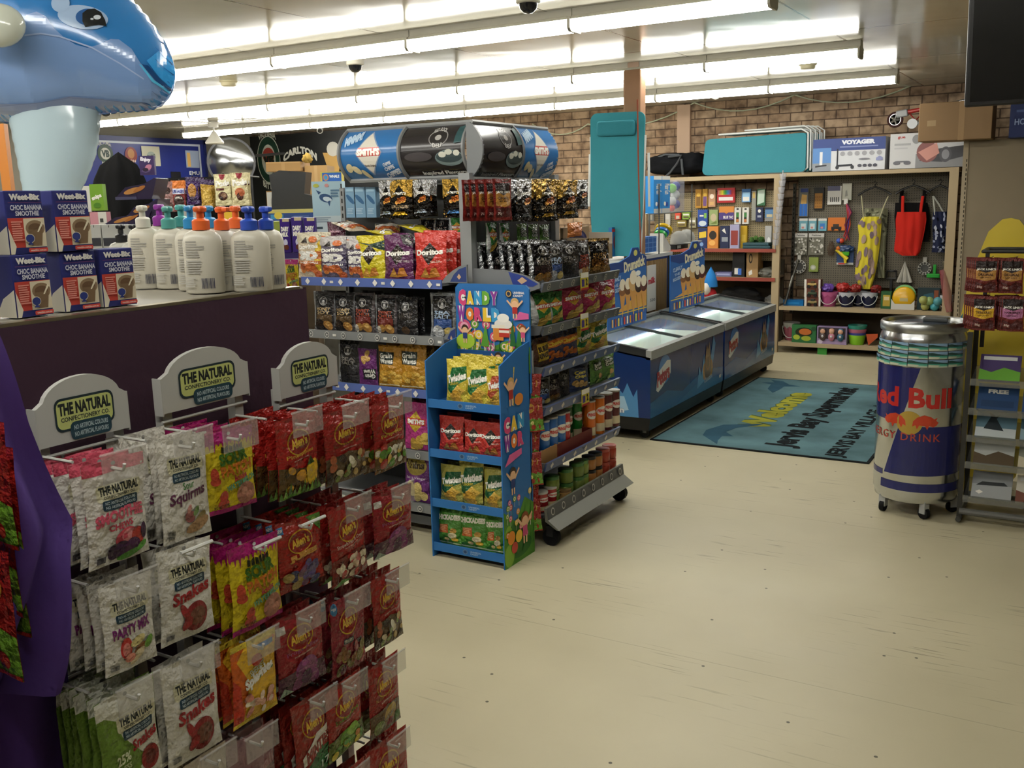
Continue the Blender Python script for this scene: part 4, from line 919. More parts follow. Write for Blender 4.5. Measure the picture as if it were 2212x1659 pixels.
smops=[P([(.28,.52),(.5,.94),(.74,.52),(.5,.1)],'#7d94b5'),P([(.3,.52),(.5,.9),(.72,.52),(.5,.14)],'#d5d0c4'),P([(.31,.46),(.7,.46),(.72,.52),(.68,.62),(.33,.62)],'#b8463e'),T("SMITH'S",.31,.47,.7,.6,W,b=.07),T('Family Original',.42,.26,.6,.31,'#5a5048'),
   T('MMMM!',.08,.7,.36,.9,'#b5cfe6',14,b=.06),T('CHIPPIE',.72,.28,.86,.34,'#d5dfe8',10,b=.04),T('CHIPPIE',.72,.2,.9,.27,'#d5dfe8',10,b=.04),T('CHIPPIES!',.7,.08,.97,.18,'#d5dfe8',12,b=.05),
   E(.14,.26,.06,.08,'#cdbf96',14,20),E(.25,.22,.07,.07,'#d8c9a2',14,-20),E(.38,.13,.07,.06,'#cdbf96',14,-40)]
dlops=[E(.6,.72,.15,.15,'#8f8c8a',28),E(.6,.72,.135,.135,'#2a2728',28),T('RED ROCK',.5,.8,.7,.88,'#b5b2ae',arc=.5,b=.03),E(.6,.72,.05,.05,'#a5a29e',14),T('DELI',.53,.56,.67,.63,'#b5b2ae',arc=-.3,b=.03),E(.78,.36,.22,.14,'#6f7f80'),E(.78,.38,.2,.1,'#3d4a4c'),E(.68,.42,.06,.05,'#c9c9bc',10),E(.78,.46,.06,.05,'#c0c2b5',10),E(.9,.44,.05,.05,'#c9c9bc',10),P([(.86,.6),(.99,.62),(.99,.94),(.88,.9)],'#2f4f52'),E(.3,.4,.22,.08,'#4a4648'),T('Inspired Flavours',.28,.05,.97,.14,'#dcdad6',b=.04)]
t=header('lightbox_sign',"curved lightbox sign in blue and black above the packets facing the camera",SLh,[('blue_panel',0,.493,'#2f6ca8',smops),('black_panel',.507,1,'#2b2829',dlops)],0,.26)
fr=MB()
for u in (0,.5,1):
    fr.tube([SLh(u,k/12,.003) for k in range(13)],.011,'#77797a',6)
for v in (0,1): fr.tube([SLh(0,v,.004),SLh(1,v,.004)],.013,'#8a8c8c',6)
fr.box((hx0,4.27,HZ0-.01),(hx1-.06,4.42,HZ0+.0),'#77797a'); fr.box((hx0,4.27,HZ1),(hx1-.06,4.42,HZ1+.01),'#8a8c8c'); fr.box((hx0,4.28,HZ0),(hx0+.008,4.42,HZ1),'#7a7c7d')
fr.build('sign_frame','satin',t,smooth=40)
hy0=ry0+.02; hy1=onx(1208,330,SX+.1).y
RZ0=onx(1080,385,SX+.05).z; RZ1=onx(1080,268,SX+.05).z
def SRh(u,v,d=0):
    a=(v-.5)*1.6; c0=math.cos(.8)
    return V((SX+.02+(math.cos(a)-c0)*.24+d*math.cos(a), hy0+(hy1-hy0)*u,(RZ0+RZ1)/2+math.sin(a)/math.sin(.8)*(RZ1-RZ0)/2+d*math.sin(a)))
t=header('lightbox_sign',"curved black and blue lightbox sign over the bay facing right, grey rounded end cap",SRh,[('black_panel',0,.495,'#2b2829',dlops[:-1]+[T('Inspired Flavours',.1,.05,.95,.13,'#a5a39e')]),('blue_panel',.505,1,'#2f6ca8',smops)],0,.26)
fr=MB()
capn=[(SRh(0,k/14).x,SRh(0,k/14).z) for k in range(15)]
for y in (hy0,hy1): fr.prism(capn,lambda a,b_:V((a,y+.006,b_)),lambda a,b_:V((a,y-.012,b_)),'#6f7274')
fr.box((SX-.01,hy0,RZ0),(SX+.022,hy1,RZ1),'#6f7274')
fr.tube([SRh(.5,k/12,.003) for k in range(13)],.008,'#5a5c5d',6)
for v in (0,1): fr.tube([SRh(0,v,.004),SRh(1,v,.004)],.011,'#8a8c8c',6)
fr.build('sign_frame','satin',t,smooth=40)
# ================================================================ packets on the shelves
rg=random.Random(11)
def put(kind,c,w,h,rz,lab,grp,name='chip_packet',dz=0,tilt=0,flip=False,cat='chip packet'):
    me=B[kind]; A=max(v.co.z for v in me.vertices)
    o=inst(me,name,None,c); o.scale=(w,min(w,.15)*.9,h/A)
    o.rotation_euler=(tilt,0,rz)
    if flip: o.rotation_euler=(tilt,PI,rz+PI); o.location=(c[0],c[1],c[2]+h); o.rotation_euler=(tilt,PI,rz)
    return tag(o,lab,cat,grp)
def shelf_l(rows,z,grp,where,y=YL+.06):
    for (kind,cx,by,wpx,hpx,n,desc) in rows:
        a=ony(cx-wpx/2,by,y);b_=ony(cx+wpx/2,by,y);top=ony(cx,by-hpx,y)
        w=(b_.x-a.x)*1.04; h=(top.z-(a.z+b_.z)/2)*1.03; x=(a.x+b_.x)/2
        for i in range(n):
            lab=desc+' '+where if i==0 else '%s packet in line behind the %s'%(ORD[i],desc)
            put(kind,(x+rg.uniform(-.008,.008)*(i>0)+.012*i,y+.058*i,z-.0005),w,h*(1 if i==0 else rg.uniform(.97,1.04)),rg.uniform(-.07,.07)*(1 if i else .4),lab,grp,tilt=-.04)
G1='chip packets on the bay facing the camera'
shelf_l([('d3cheese',671,594,50,96,2,'white and orange 3D chip packet at the left end'),('d3chilli',722,597,58,88,3,'grey and purple 3D chip packet'),('d3chilli',771,596,40,82,2,'half hidden grey 3D chip packet'),
 ('doryel',803,597,60,93,3,'yellow corn chip packet'),('dorpur',863,598,62,96,3,'purple corn chip packet'),('dorred',932,599,68,102,3,'red corn chip packet')],zl[0],G1,'on the blue top rail shelf')
shelf_l([('rrdtruffle',704,709,48,82,2,'leftmost brown-lettered black chip packet'),('rrdtruffle',746,712,46,82,1,'second brown-lettered black chip packet'),('rrdchilli',788,715,48,84,2,'left red-lettered SWEET CHILLI packet'),('rrdchilli',836,718,48,82,3,'right red-lettered SWEET CHILLI packet'),
 ('rrddark',880,721,46,80,2,'dark chip packet in the shade'),('rrdsalt',959,727,54,94,2,'pale grey SEA SALT packet')],zl[1],G1,'on the grey second shelf')
shelf_l([('rrdoreo',757,824,46,90,1,'black packet with dark biscuits'),('grain',845,833,50,86,3,'left golden Grain Waves packet'),('grain',895,839,54,92,3,'right golden Grain Waves packet')],zl[2],G1,'on the third shelf')
a=ony(797,826,YL+.06); put('grainpurple',(a.x,YL+.06,zl[2]-.004),.13,.2,0,'upside-down purple Grain Waves packet on the third shelf',G1,flip=True)
shelf_l([('smithpink',903,975,54,98,3,"bright pink SMITH'S packet"),('smithpink',842,972,54,98,1,'pink packet hidden behind the red lolly packets')],zl[3],G1,'on the fourth shelf')
shelf_l([('thins',903,1091,52,96,2,'purple thins packet')],zl[4],G1,'on the lowest shelf')
# packets lying on top of the upright ones
for kind,px,py,rz,lab in (('d3cheese',735,492,.3,'white and orange 3D packet lying flat on the others'),('d3cheese',790,497,-.3,'second white 3D packet lying flat to its right'),('doryel',895,497,.5,'yellow corn chip packet lying flat on top'),('doryel',850,508,1.2,'yellow and black packet lying above the yellow one')):
    p=ony(px,py,YL+.2); me=B[kind]
    o=inst(me,'chip_packet',None,(p.x+.1*math.cos(rz),p.y+.06,p.z-.02)); o.scale=(.15,.14,.15); o.rotation_euler=(-1.35,0,rz+.9); tag(o,lab,'chip packet',G1)
# hanging nut packets
G2='nut packets hanging in the gondola'
for kind,px,ty,by,w,n,lab in (('nobsilver',834,390,472,34,2,'leftmost silver nut packet'),('nobgold',863,388,474,54,2,'gold and black BACON nut packet'),('nobsilver',910,388,468,38,2,'silver and black nut packet in the middle'),('nobblue',980,386,470,52,2,'gold nut packet with blue band')):
    y=4.2; p=ony(px,ty,y); q2=ony(px,by,y); wd=ony(px+w/2,ty,y).x-ony(px-w/2,ty,y).x
    for i in range(n):
        put(kind,(p.x+.005*i,y+.05*i,q2.z),wd,p.z-q2.z,.05*i,lab+' hanging under the blue and black sign' if i==0 else 'packet behind the '+lab,G2,name='nut_packet',cat='nut packet')
    MB().tube([(p.x-gox,0,p.z-.012),(p.x-gox,y-SY-.02,p.z-.012),(p.x-gox,y-SY-.03,p.z)],.003,'#8a8a88',6).build('hook','metal',g)
for i,(px,kind) in enumerate(((925,'rrdsilver'),(957,'rrdsilver'),(990,'smithgreen'))):
    p=ony(px,508,4.3); put(kind,(p.x,4.3,p.z-.03),.11,.12,0,'small silvery packet in the shade above the red corn chips, %s'%['left','middle','right'][i],G1)
# small blue beach toy cartons seen through the left of the bay
for i,(px,w) in enumerate(((762,22),(782,24),(806,22))):
    p=ony(px,470,4.34); a=ony(px-w/2,470,4.34);b_=ony(px+w/2,470,4.34);tp=ony(px,404,4.34)
    m_=MB(); m_.box((a.x,4.33,p.z),(b_.x-.004,4.375,tp.z),'#6f92ac'); m_.art(flat((a.x,4.33,p.z),(b_.x-a.x-.004,0,0),(0,0,tp.z-p.z)),[E(.5,.6,.2,.2,'#2f5a80',16,40),lines(.15,.1,.8,.3,4,'#a5bccb'),R(.1,.85,.9,.95,'#8fb0c5')],3,eps=.001)
    tag(m_.build('toy_carton','card'),'narrow pale blue toy carton, %s of three beside the nut packets'%['left','middle','right'][i],'carton','pale blue toy cartons')
# ---- right bay packets
def shelf_r(rows,z,grp,where,x=XR-.05,name='chip_packet'):
    for (kind,cx,by,wpx,hpx,n,desc) in rows:
        a=onx(cx-wpx/2,by,x);b_=onx(cx+wpx/2,by,x);top=onx(cx,by-hpx,x)
        w=max(.1,(b_.y-a.y)*1.02); h=(top.z-(a.z+b_.z)/2)*1.02; y=(a.y+b_.y)/2
        for i in range(n):
            put(kind,(x-.06*i,y+rg.uniform(-.006,.006),z-.0005),w,h*(1 if not i else rg.uniform(.97,1.03)),PI/2+rg.uniform(-.12,.12)-.12,desc+' '+where if i==0 else '%s packet in line behind the %s'%(ORD[i],desc),grp,tilt=-.03,name=name)
G3='chip packets on the bay facing the freezers'
shelf_r([('rrdsilver',1168,599,40,92,6,'nearest silver deli chip packet'),('rrdsalt',1196,596,40,84,3,'second silver-edged packet'),('rrdoreo',1228,590,36,80,2,'dark packet with biscuits'),('rrdchilli',1258,584,30,76,2,'brown and silver packet'),('rrdgold',1292,578,36,74,2,'gold and silver packet at the far end')],zr[0],G3,'on the top shelf of the right bay')
shelf_r([('smithgreen',1170,690,36,70,2,'nearest green chip packet'),('smithgreen',1197,686,32,66,2,'second green chip packet'),('smithmag',1234,682,46,72,2,'nearest magenta chip packet'),('smithmag',1274,674,40,68,2,'middle magenta chip packet'),('smithmag',1309,668,36,62,2,'farthest magenta chip packet')],zr[1],G3,'on the second shelf of the right bay')
shelf_r([('burger',1168,772,34,62,2,'brown and yellow rings packet'),('cheetos',1197,766,34,62,2,'nearer purple and orange packet'),('cheetos',1228,760,32,60,2,'farther purple and orange packet'),('twistchick',1260,754,36,58,2,'nearer yellow-green Twisties packet'),('twistchick',1291,747,36,58,2,'farther yellow-green Twisties packet')],zr[2],G3,'on the third shelf of the right bay')
shelf_r([('rrdsalt',1168,858,30,58,1,'nearest small white chip packet'),('rrdsilver',1192,852,30,60,2,'second small black and white packet'),('rrdoreo',1216,846,28,58,2,'third small dark packet'),('dorblue',1250,836,32,58,2,'blue-grey packet with yellow lettering'),('graingreen',1288,824,26,54,2,'nearer green SOUR CREAM packet'),('graingreen',1312,816,28,54,2,'farther green SOUR CREAM packet')],zr[3],G3,'on the fourth shelf of the right bay')
# pegged packets on the right bay
for kind,px,ty,by,w,n,lab in (('jerky',1084,386,476,42,5,'maroon beef jerky packet'),('nobsilver',1132,386,478,38,3,'nearest silver-topped nut packet'),('nobgold',1180,386,478,44,3,'nearer gold BACON nut packet'),('nobgold',1226,388,472,42,3,'farther gold BACON nut packet'),('nobsilver',1256,388,452,30,2,'farthest silver nut packet')):
    x=-2.47; p=onx(px,ty,x); q2=onx(px,by,x); wd=onx(px+w/2,ty,x).y-onx(px-w/2,ty,x).y
    for i in range(n):
        put(kind,(x-.045*i,p.y,q2.z),wd,p.z-q2.z,PI/2+rg.uniform(-.1,.1),lab+' hanging under the right sign' if i==0 else '%s packet behind the %s on the right bay'%(ORD[i],lab),G2,name='nut_packet',cat='nut packet' if kind!='jerky' else 'jerky packet')
    MB().tube([(0,p.y-goy,p.z-.012),(x-SX+.03,p.y-goy,p.z-.012),(x-SX+.04,p.y-goy,p.z)],.003,'#8a8a88',6).build('hook','metal',g2)
for i,(px,kind) in enumerate(((1062,'smithgreen'),(1090,'smithgreen'),(1128,'graingreen'),(1152,'graingreen'),(1176,'graingreen'))):
    p=onx(px,528,-2.6); put(kind,(-2.6,p.y,p.z-.04),.11,.15,PI/2,'small green packet in the shade behind the silver packets, %s from the left'%ORD[i].replace('front','first'),G3)
# tall crisp cans
def can(col,lab,small=False):
    t=thing('crisp_can','x','crisp can',(0,0,0),0,'tubes of crisps on the right bay')
    Hh=.235 if not small else .1; r=.038
    mb=MB(); mb.lathe([(r*.96,0),(r,.004),(r,Hh-.004)],col,20)
    def S(u,v,d=0):
        a=math.radians(-70+140*u); return V(((r+d)*math.cos(a),(r+d)*math.sin(a),v*Hh))
    S.g=(10,0)
    mb.art(S,[E(.5,.64,.4,.12,'#e5dfd2',18),R(.1,.08,.9,.3,'#d8c9a2' if not small else '#c9b58a'),T('PRINGLES',.18,.6,.82,.69,'#c8281e',b=.05)],2.2,eps=.0006,step=.0002)
    mb.build('tube','gloss',t,smooth=40)
    MB().lathe([(r*1.03,Hh-.006),(r*1.03,Hh+.004),(r*.9,Hh+.006)],'#b5b2aa',20).build('lid','satin',t,smooth=40)
    return t
CANS=[('#2a62a8',1172,955,'nearest blue crisp tube'),('#2a62a8',1190,948,'second blue crisp tube'),('#2a68b0',1207,942,'third blue crisp tube'),('#b0282a',1217,936,'red crisp tube beside the blue ones'),('#2c6a3a',1222,926,'dark green crisp tube at the back'),('#2f8a3c',1243,926,'bright green crisp tube'),('#d0661c',1272,922,'nearer orange crisp tube'),('#d8721f',1292,914,'farther orange crisp tube'),('#5a1a20',1309,908,'nearer maroon crisp tube'),('#5a1a20',1325,900,'farthest maroon crisp tube')]
for col,px,by,lab in CANS:
    xx=XR-.055 if 'green' not in lab else XR-.11
    p=onx(px,by,xx); t=can(col,lab); t.location=(xx,p.y,zr[4]-.004); t.rotation_euler=(0,0,-.4); t['label']=lab+' on the right bay'; t.scale=(1,1,.9)
for a_,b_,c_,h_,lab,col in ((1166,1206,950,.075,'tan open cardboard tray in front of the blue crisp tubes','#9c7446'),(1207,1282,935,.07,'long maroon cardboard tray below the green and orange tubes','#6a2620')):
    y0_=onx(a_,c_,XR).y; y1_=onx(b_,c_-14,XR).y
    tr=MB(); z0=zr[4]-.003
    tr.box((XR-.012,y0_,z0),(XR-.008,y1_,z0+h_),col); tr.box((XR-.16,y0_,z0),(XR-.012,y1_,z0+.003),col); tr.box((XR-.16,y0_,z0),(XR-.012,y0_+.003,z0+h_),col); tr.box((XR-.16,y1_-.003,z0),(XR-.012,y1_,z0+h_),col)
    tag(tr.build('display_tray','card'),lab,'tray')
# jars of dip on the base
def jar(lid,body,h=.075,r=.042):
    t=thing('dip_jar','x','jar',(0,0,0),0,'jars of dip on the base shelf')
    MB().lathe([(r*.9,0),(r,.006),(r,h*.72),(r*.9,h*.8)],body,18).build('jar_body','gloss',t,smooth=40)
    MB().lathe([(r*.96,h*.78),(r*.98,h),(r*.9,h*1.02),(.0,h*1.02)],lid,18).build('lid','satin',t,smooth=40)
    return t
ji=0
JL=[('#3a6a34','#6a7a34',1192,1062),('#3a6a34','#6a7a34',1222,1058),('#4a7a40','#6a7a3a',1246,1052),('#55803f','#7a8a3c',1256,1040),('#1f1a16','#a8703a',1272,1034),('#1f1a16','#a8703a',1286,1028),('#b04a3a','#a8402c',1302,1022),('#b04a3a','#a8402c',1316,1016)]
for lid,body,px,by in JL:
    for st in range(2):
        xx=XR-.05; p=onx(px,by,xx)
        o=jar(lid,body); o.location=(xx,p.y,zb-.012+.079*st)
        nm={'#3a6a34':'green-lidded','#4a7a40':'green-lidded','#55803f':'light green-lidded','#1f1a16':'black-lidded tan','#b04a3a':'red'}[lid]
        o['label']='%s dip jar %s, %s from the near end of the base'%(nm,['below another','on top'][st],ORD[JL.index((lid,body,px,by))].replace('front','first')); ji+=1
for i,(px,by) in enumerate(((1172,1092),(1192,1085))):
    p=onx(px,by,XR-.04); t=can('#a5282a','x',True); t.location=(XR-.05,p.y,zb-.013); t.rotation_euler=(0,0,-.4); t['label']='short red crisp tube, %s of two at the near end of the base'%['nearer','farther'][i]
o=jar('#8a6a44','#b08a54',.05,.045); p=onx(1222,1080,XR-.03); o.location=(XR-.045,p.y,zb-.012); o['label']='low tan dip tub in front of the green-lidded jars'
for i,(px,py,z) in enumerate(((1262,592,zr[0]),(1262,690,zr[1]),(1264,838,zr[3]))):
    p=onx(px,py,XR+.03); mt=MB(); mt.box((XR+.03,p.y-.045,z-.06),(XR+.032,p.y+.045,z+.03),'#c9b83a'); mt.art(flat((XR+.0322,p.y-.045,z-.06),(0,.09,0),(0,0,.09)),[R(0,.7,1,1,'#e0dccc'),R(0,0,1,.12,'#a82c2a'),R(.1,.2,.45,.62,'#4a3a78'),T('2',.6,.25,.85,.65,'#2a1a1a',b=.05)],1,eps=.0008)
    tag(mt.build('price_card','card',None),'yellow special-price card clipped to the %s rail of the right bay'%['top','second','fourth'][i],'price card')
# cardboard display bits on the top shelf at the far end
p=onx(1300,560,-2.45)
mb=MB(); a=onx(1268,560,-2.45); b_=onx(1322,552,-2.45); hh=onx(1290,490,-2.45).z-p.z
mb.box((-2.45,a.y,p.z),(-2.447,b_.y,p.z+hh*.45),'#a5917a'); mb.box((-2.62,a.y,p.z),(-2.6,b_.y,p.z+hh),'#9a8468'); mb.box((-2.62,a.y,p.z),(-2.447,a.y+.004,p.z+hh*.7),'#b5a58e'); mb.box((-2.62,b_.y-.004,p.z),(-2.447,b_.y,p.z+hh*.8),'#c9c2b5'); mb.box((-2.62,a.y,p.z-.003),(-2.447,b_.y,p.z),'#9a8468')
mb.art(flat((-2.599,a.y,p.z),(0,b_.y-a.y,0),(0,0,hh)),[E(.55,.55,.36,.36,'#2b2a5a',28),E(.55,.55,.3,.3,'#4a4a78',28),E(.55,.5,.26,.26,'#241f40',28)],hh/(b_.y-a.y))
tag(mb.build('display_box','card'),'open cardboard display box with a purple disc at the far end of the right bay','box')
p=onx(1242,512,-2.6); put('doryel',(-2.6,p.y,p.z),.2,.12,PI/2,'crumpled orange packet lying against the shelf back','chip packets on the bay facing the freezers')
defbag('orangepk','#c9762c',[E(.5,.5,.3,.2,'#b5642a')],seed=77,A=1.,Th=.25)
bpy.context.scene.objects[-1].data=B['orangepk']
# ---- clip strip of red and green packets on the near end
G4='red and green packets on the clip strip'
cs=thing('clip_strip','clear hanging strip carrying red and green packets beside the colourful candy stand','clip strip',(-2.325,ry0-.05,0))
MB().box((-.012,-.002,.45),(.012,0,1.02),'#b5b5b0').build('strip','satin',cs)
k=0
for i,(px,ty) in enumerate(((1150,806),(1160,858),(1148,925),(1158,975),(1146,1030),(1156,1075))):
    p=ony(px,ty,ry0-.06)
    for j in range(2):
        o=inst(B['redgreen'],'gummi_packet',None,(p.x-.012*j,ry0-.075-.014*i*0-.028*j,p.z-.17)); o.scale=(.085,.085,.17/1.9); o.rotation_euler=(0,.06*(-1)**i,.5+.25*j)
        tag(o,'red and green packet on the clip strip, %s of its pair, %s row down'%(['front','rear'][j],['first','second','third','fourth','fifth','sixth'][i]),'lolly packet',G4)
# ================================================================ candy world stand
WY=3.79; cx0=ony(929,1000,WY).x; cx1=ony(1087,1000,WY).x; CD=.27
cw=thing('candy_stand','blue cardboard CANDY WORLD stand with four shelves','display stand',((cx0+cx1)/2,WY,0)); ccx=(cx0+cx1)/2; chw=(cx1-cx0)/2
sz=ony(1085,782,WY).z
BL='#2a6cae'
kidc=[('#c9a46a','#b0302c'),('#3a2a1c','#2c3f7a'),('#3a2a1c','#b8362c'),('#8a4a24','#c94f7a')]
def scenery(r,n,grass0=.3):
    o=[P([(0,0),(1,0),(1,grass0),(.7,grass0*1.2),(.4,grass0*.8),(0,grass0*1.1)],'#4f8a2c'),E(.5,grass0*.5,.4,grass0*.35,'#2f6a24'),E(.15,grass0*.4,.16,grass0*.4,'#84b03a')]
    for k in range(n):
        x=r.uniform(.08,.92);y=r.uniform(grass0*.8,grass0+.26); c=r.choice(['#d0527a','#e08a2c','#c23a34','#e0c23a','#b5458a','#6a9a34'])
        o+=[R(x-.005,y-.14,x+.005,y,'#d9d2c0'),E(x,y,.055,.055,c,16),E(x,y,.035,.035,'#e9d2c0',14),E(x,y,.02,.02,c,10)]
    for k in range(5):
        x=r.uniform(.05,.95); o.append(P([(x,grass0*.4),(x+.06,grass0+r.uniform(.1,.25)),(x+.03,grass0*.4)],r.choice(['#2f6a2a','#3f8a34','#1f5a24'])))
    return o
def kid(x,y,s,hc,sc_): return [E(x,y+.055*s,.05*s,.05*s,hc,12),E(x,y+.04*s,.04*s,.035*s,'#e5b890',12),R(x-.03*s,y-.06*s,x+.03*s,y+.01*s,sc_),P([(x-.03*s,y),(x-.1*s,y+.07*s),(x-.09*s,y+.085*s),(x-.02*s,y+.02*s)],'#e5b890'),P([(x+.03*s,y),(x+.1*s,y+.07*s),(x+.09*s,y+.085*s),(x+.02*s,y+.02*s)],'#e5b890'),R(x-.025*s,y-.11*s,x-.008*s,y-.06*s,'#e5b890'),R(x+.008*s,y-.11*s,x+.025*s,y-.06*s,'#e5b890')]
def iso(ops,A):
    o=[]
    for q in ops:
        if isinstance(q,list): o.append(iso(q,A))
        elif q[0]=='p': o.append(('p',[(x,y/A) for x,y in q[1]],q[2]))
        elif q[0]=='e': o.append(('e',q[1],q[2]/A,q[3],q[4]/A)+q[5:])
        else: o.append(q[:3]+(q[3]/A,)+(q[4],q[5]/A)+q[6:])
    return o
RNB=['#d0457a','#e9c23a','#3a9ad0','#6aa83a','#8a3a98','#e07a2c']
def letters(s,x0,y0,x1,y1,off=0,rot=0):
    n=len(s); w=(x1-x0)/n; o=[]
    for i,ch in enumerate(s):
        o.append(T(ch,x0+i*w,y0-(.01 if i else .025),x0+(i+.95)*w,y1+(0 if i else .015),RNB[(i+off)%6],rot,b=.08,out=W,ow=.2))
    return o
rr_=random.Random(4)
hb=MB(); h0=ony(1060,800,WY+CD).z; h1=ony(1060,614,WY+CD).z
hxl=ony(986,700,WY+CD).x-ccx; hxr=ony(1144,700,WY+CD).x-ccx
hb.prism([(hxl,h0-.1),(hxr,h0-.1),(hxr,h1-.02),(hxr-.02,h1),(hxl+.02,h1),(hxl,h1-.02)],lambda a,b_:V((a,CD+.012,b_)),lambda a,b_:V((a,CD,b_)),BL)
hb.art(flat((hxl,CD,h0),(hxr-hxl,0,0),(0,0,h1-h0)),scenery(rr_,12,.3)+scenery(random.Random(21),9,.2)+[E(.12,.5,.09,.085,'#c9507a',16),E(.12,.5,.06,.055,'#e0a0b5',14),E(.12,.5,.03,.03,'#b03a6a',10),E(.13,.33,.13,.09,'#a8c83a',18),P([(.74,.3),(.78,.62),(.82,.3)],'#2a6a34'),P([(.82,.3),(.87,.58),(.9,.3)],'#347a3a'),P([(.34,.28),(.42,.55),(.46,.28)],'#5a9a34')]+letters('CANDY',.05,.77,.6,.92)+letters('WORLD',.03,.58,.62,.73,4)+[E(.74,.9,.045,.045,'#20304a',16),E(.74,.9,.035,.035,'#c9a45a',16),E(.74,.9,.024,.024,'#20304a',14),T('UNIVERSAL',.8,.9,.95,.925,W),T('CANDY',.8,.865,.93,.89,W),
  E(.66,.55,.12,.06,'#e5e2dc'),E(.66,.62,.08,.05,'#f0ede6'),R(.52,.36,.66,.52,'#d98a3a'),R(.5,.5,.68,.54,'#e9e2d0'),R(.6,.4,.74,.5,'#c23a2c'),R(.6,.45,.74,.48,'#efe6d8'),P([(.8,.6),(1,.62),(1,.68),(.88,.7)],'#d0609a')]+kid(.82,.74,1.1,*kidc[0])+kid(.13,.42,1.0,*kidc[1])+kid(.58,.12,1.0,*kidc[2])+kid(.92,.46,.9,*kidc[3]),1.08,eps=.0006,step=.00005)
hb.build('header_card','card',cw)
for s,nm in ((-1,'side_panel'),(1,'side_panel')):
    x=s*chw; sp_=MB()
    out=[(-.01,0),(CD+.01,0),(CD+.01,sz+.06),(CD*.6,sz+.04),(-.01,sz-.02)]
    sp_.prism([(p[0],p[1]) for p in out],lambda a,b_:V((x-.006*s,a,b_)) if s>0 else V((x+.006,a,b_)),lambda a,b_:V((x,a,b_)),BL)
    f0=sp_.f; 
    if s>0:
        S=flat((x+.0002,-.01,0),(0,CD+.02,0),(0,0,sz)); rr_=random.Random(9)
        AS=sz/(CD+.02)
        sp_.art(S,iso(scenery(rr_,9,.9)+scenery(random.Random(5),9,.5)+letters('CAN',.05,AS*.66,.72,AS*.73)+letters('WOR',.05,AS*.575,.7,AS*.645,4)+kid(.3,AS*.85,2.2,*kidc[0])+kid(.3,AS*.42,2.2,*kidc[1])+kid(.66,AS*.16,2.6,*kidc[3])+[E(.55,AS*.8,.14,.1,'#e08a3a'),P([(.05,AS*.5),(.6,AS*.53),(.6,AS*.56),(.2,AS*.55)],'#d8609a'),E(.2,.5,.12,.12,'#e08a2c',16),E(.45,.46,.11,.11,'#e5b83a',16),E(.3,.3,.1,.1,'#c24a3a',16)],AS),AS,eps=.0006,step=.00005)
    else:
        S=flat((x+.006,-.01,0),(0,CD+.02,0),(0,0,sz)); S2=lambda u,v,d=0:V((x+.0065+d,-.01+(CD+.02)*u,sz*v))
        sp_.art(flat((x-.0002,CD+.01,0),(0,-CD-.02,0),(0,0,sz)),scenery(random.Random(3),5,.24),3,eps=.0005,step=.00005)
    sp_.build(nm,'card',cw)
zc=[ony(1085,890,WY).z,ony(1085,1001,WY).z,ony(1085,1112,WY).z,ony(1085,1210,WY).z]
for z in zc:
    s=MB(); s.box((-chw+.006,0,z),(chw-.006,CD,z+.006),'#225a94'); s.box((-chw+.006,-.006,z-.012),(chw-.006,0,z+.03),BL)
    s.art(flat((-chw,-.0062,z-.012),(2*chw,0,0),(0,0,.042)),[E(.46,.5,.035,.3,'#5a7a9a',16),E(.46,.5,.022,.19,'#2a4a70',12),T('UNIVERSAL',.53,.5,.68,.72,'#9fbdd8'),T('CANDY',.53,.26,.64,.46,'#9fbdd8')],.12,eps=.0006)
    s.build('shelf','card',cw)
MB().box((-chw,CD-.008,.02),(chw,CD,sz),'#1d4f86').build('back_panel','card',cw)
G5='chip packets on the blue candy stand'
def shelf_c(rows,z,where):
    y=WY+.05
    for (kind,cx,by,wpx,hpx,n,desc) in rows:
        a=ony(cx-wpx/2,by,y);b_=ony(cx+wpx/2,by,y);top=ony(cx,by-hpx,y)
        w=(b_.x-a.x)*1.04; h=top.z-(z+.008); x=(a.x+b_.x)/2
        for i in range(n):
            put(kind,(x+.004*i,y+.06*i,z+.0095),w,h*(1+.02*i),rg.uniform(-.08,.08),desc+' '+where if i==0 else '%s packet behind the %s'%(ORD[i],desc),G5,tilt=-.06)
shelf_c([('twistchick',987,865,44,88,3,'left green and yellow Twisties packet'),('twistchick',1031,870,48,88,3,'middle green and yellow Twisties packet'),('twistcheese',1073,874,44,76,2,'orange Twisties packet at the right')],zc[0],'on the top shelf of the candy stand')
shelf_c([('dorred',976,972,50,72,2,'left red corn chip packet'),('dorred',1025,972,44,62,1,'middle red corn chip packet set back'),('dorred',1062,976,48,62,2,'right red corn chip packet')],zc[1],'on the second shelf of the candy stand')
shelf_c([('twistgreen',976,1080,48,74,2,'left shaded Twisties packet'),('twistgreen',1018,1085,54,92,2,'middle tall Twisties packet'),('twistgreen',1066,1086,42,74,2,'right shaded Twisties packet')],zc[2],'on the third shelf of the candy stand')
shelf_c([('chick',970,1180,56,84,2,'left green CHICKADEES packet'),('chick',1021,1186,60,84,2,'middle green CHICKADEES packet'),('chick',1068,1188,40,76,2,'right green CHICKADEES packet')],zc[3],'on the bottom shelf of the candy stand')
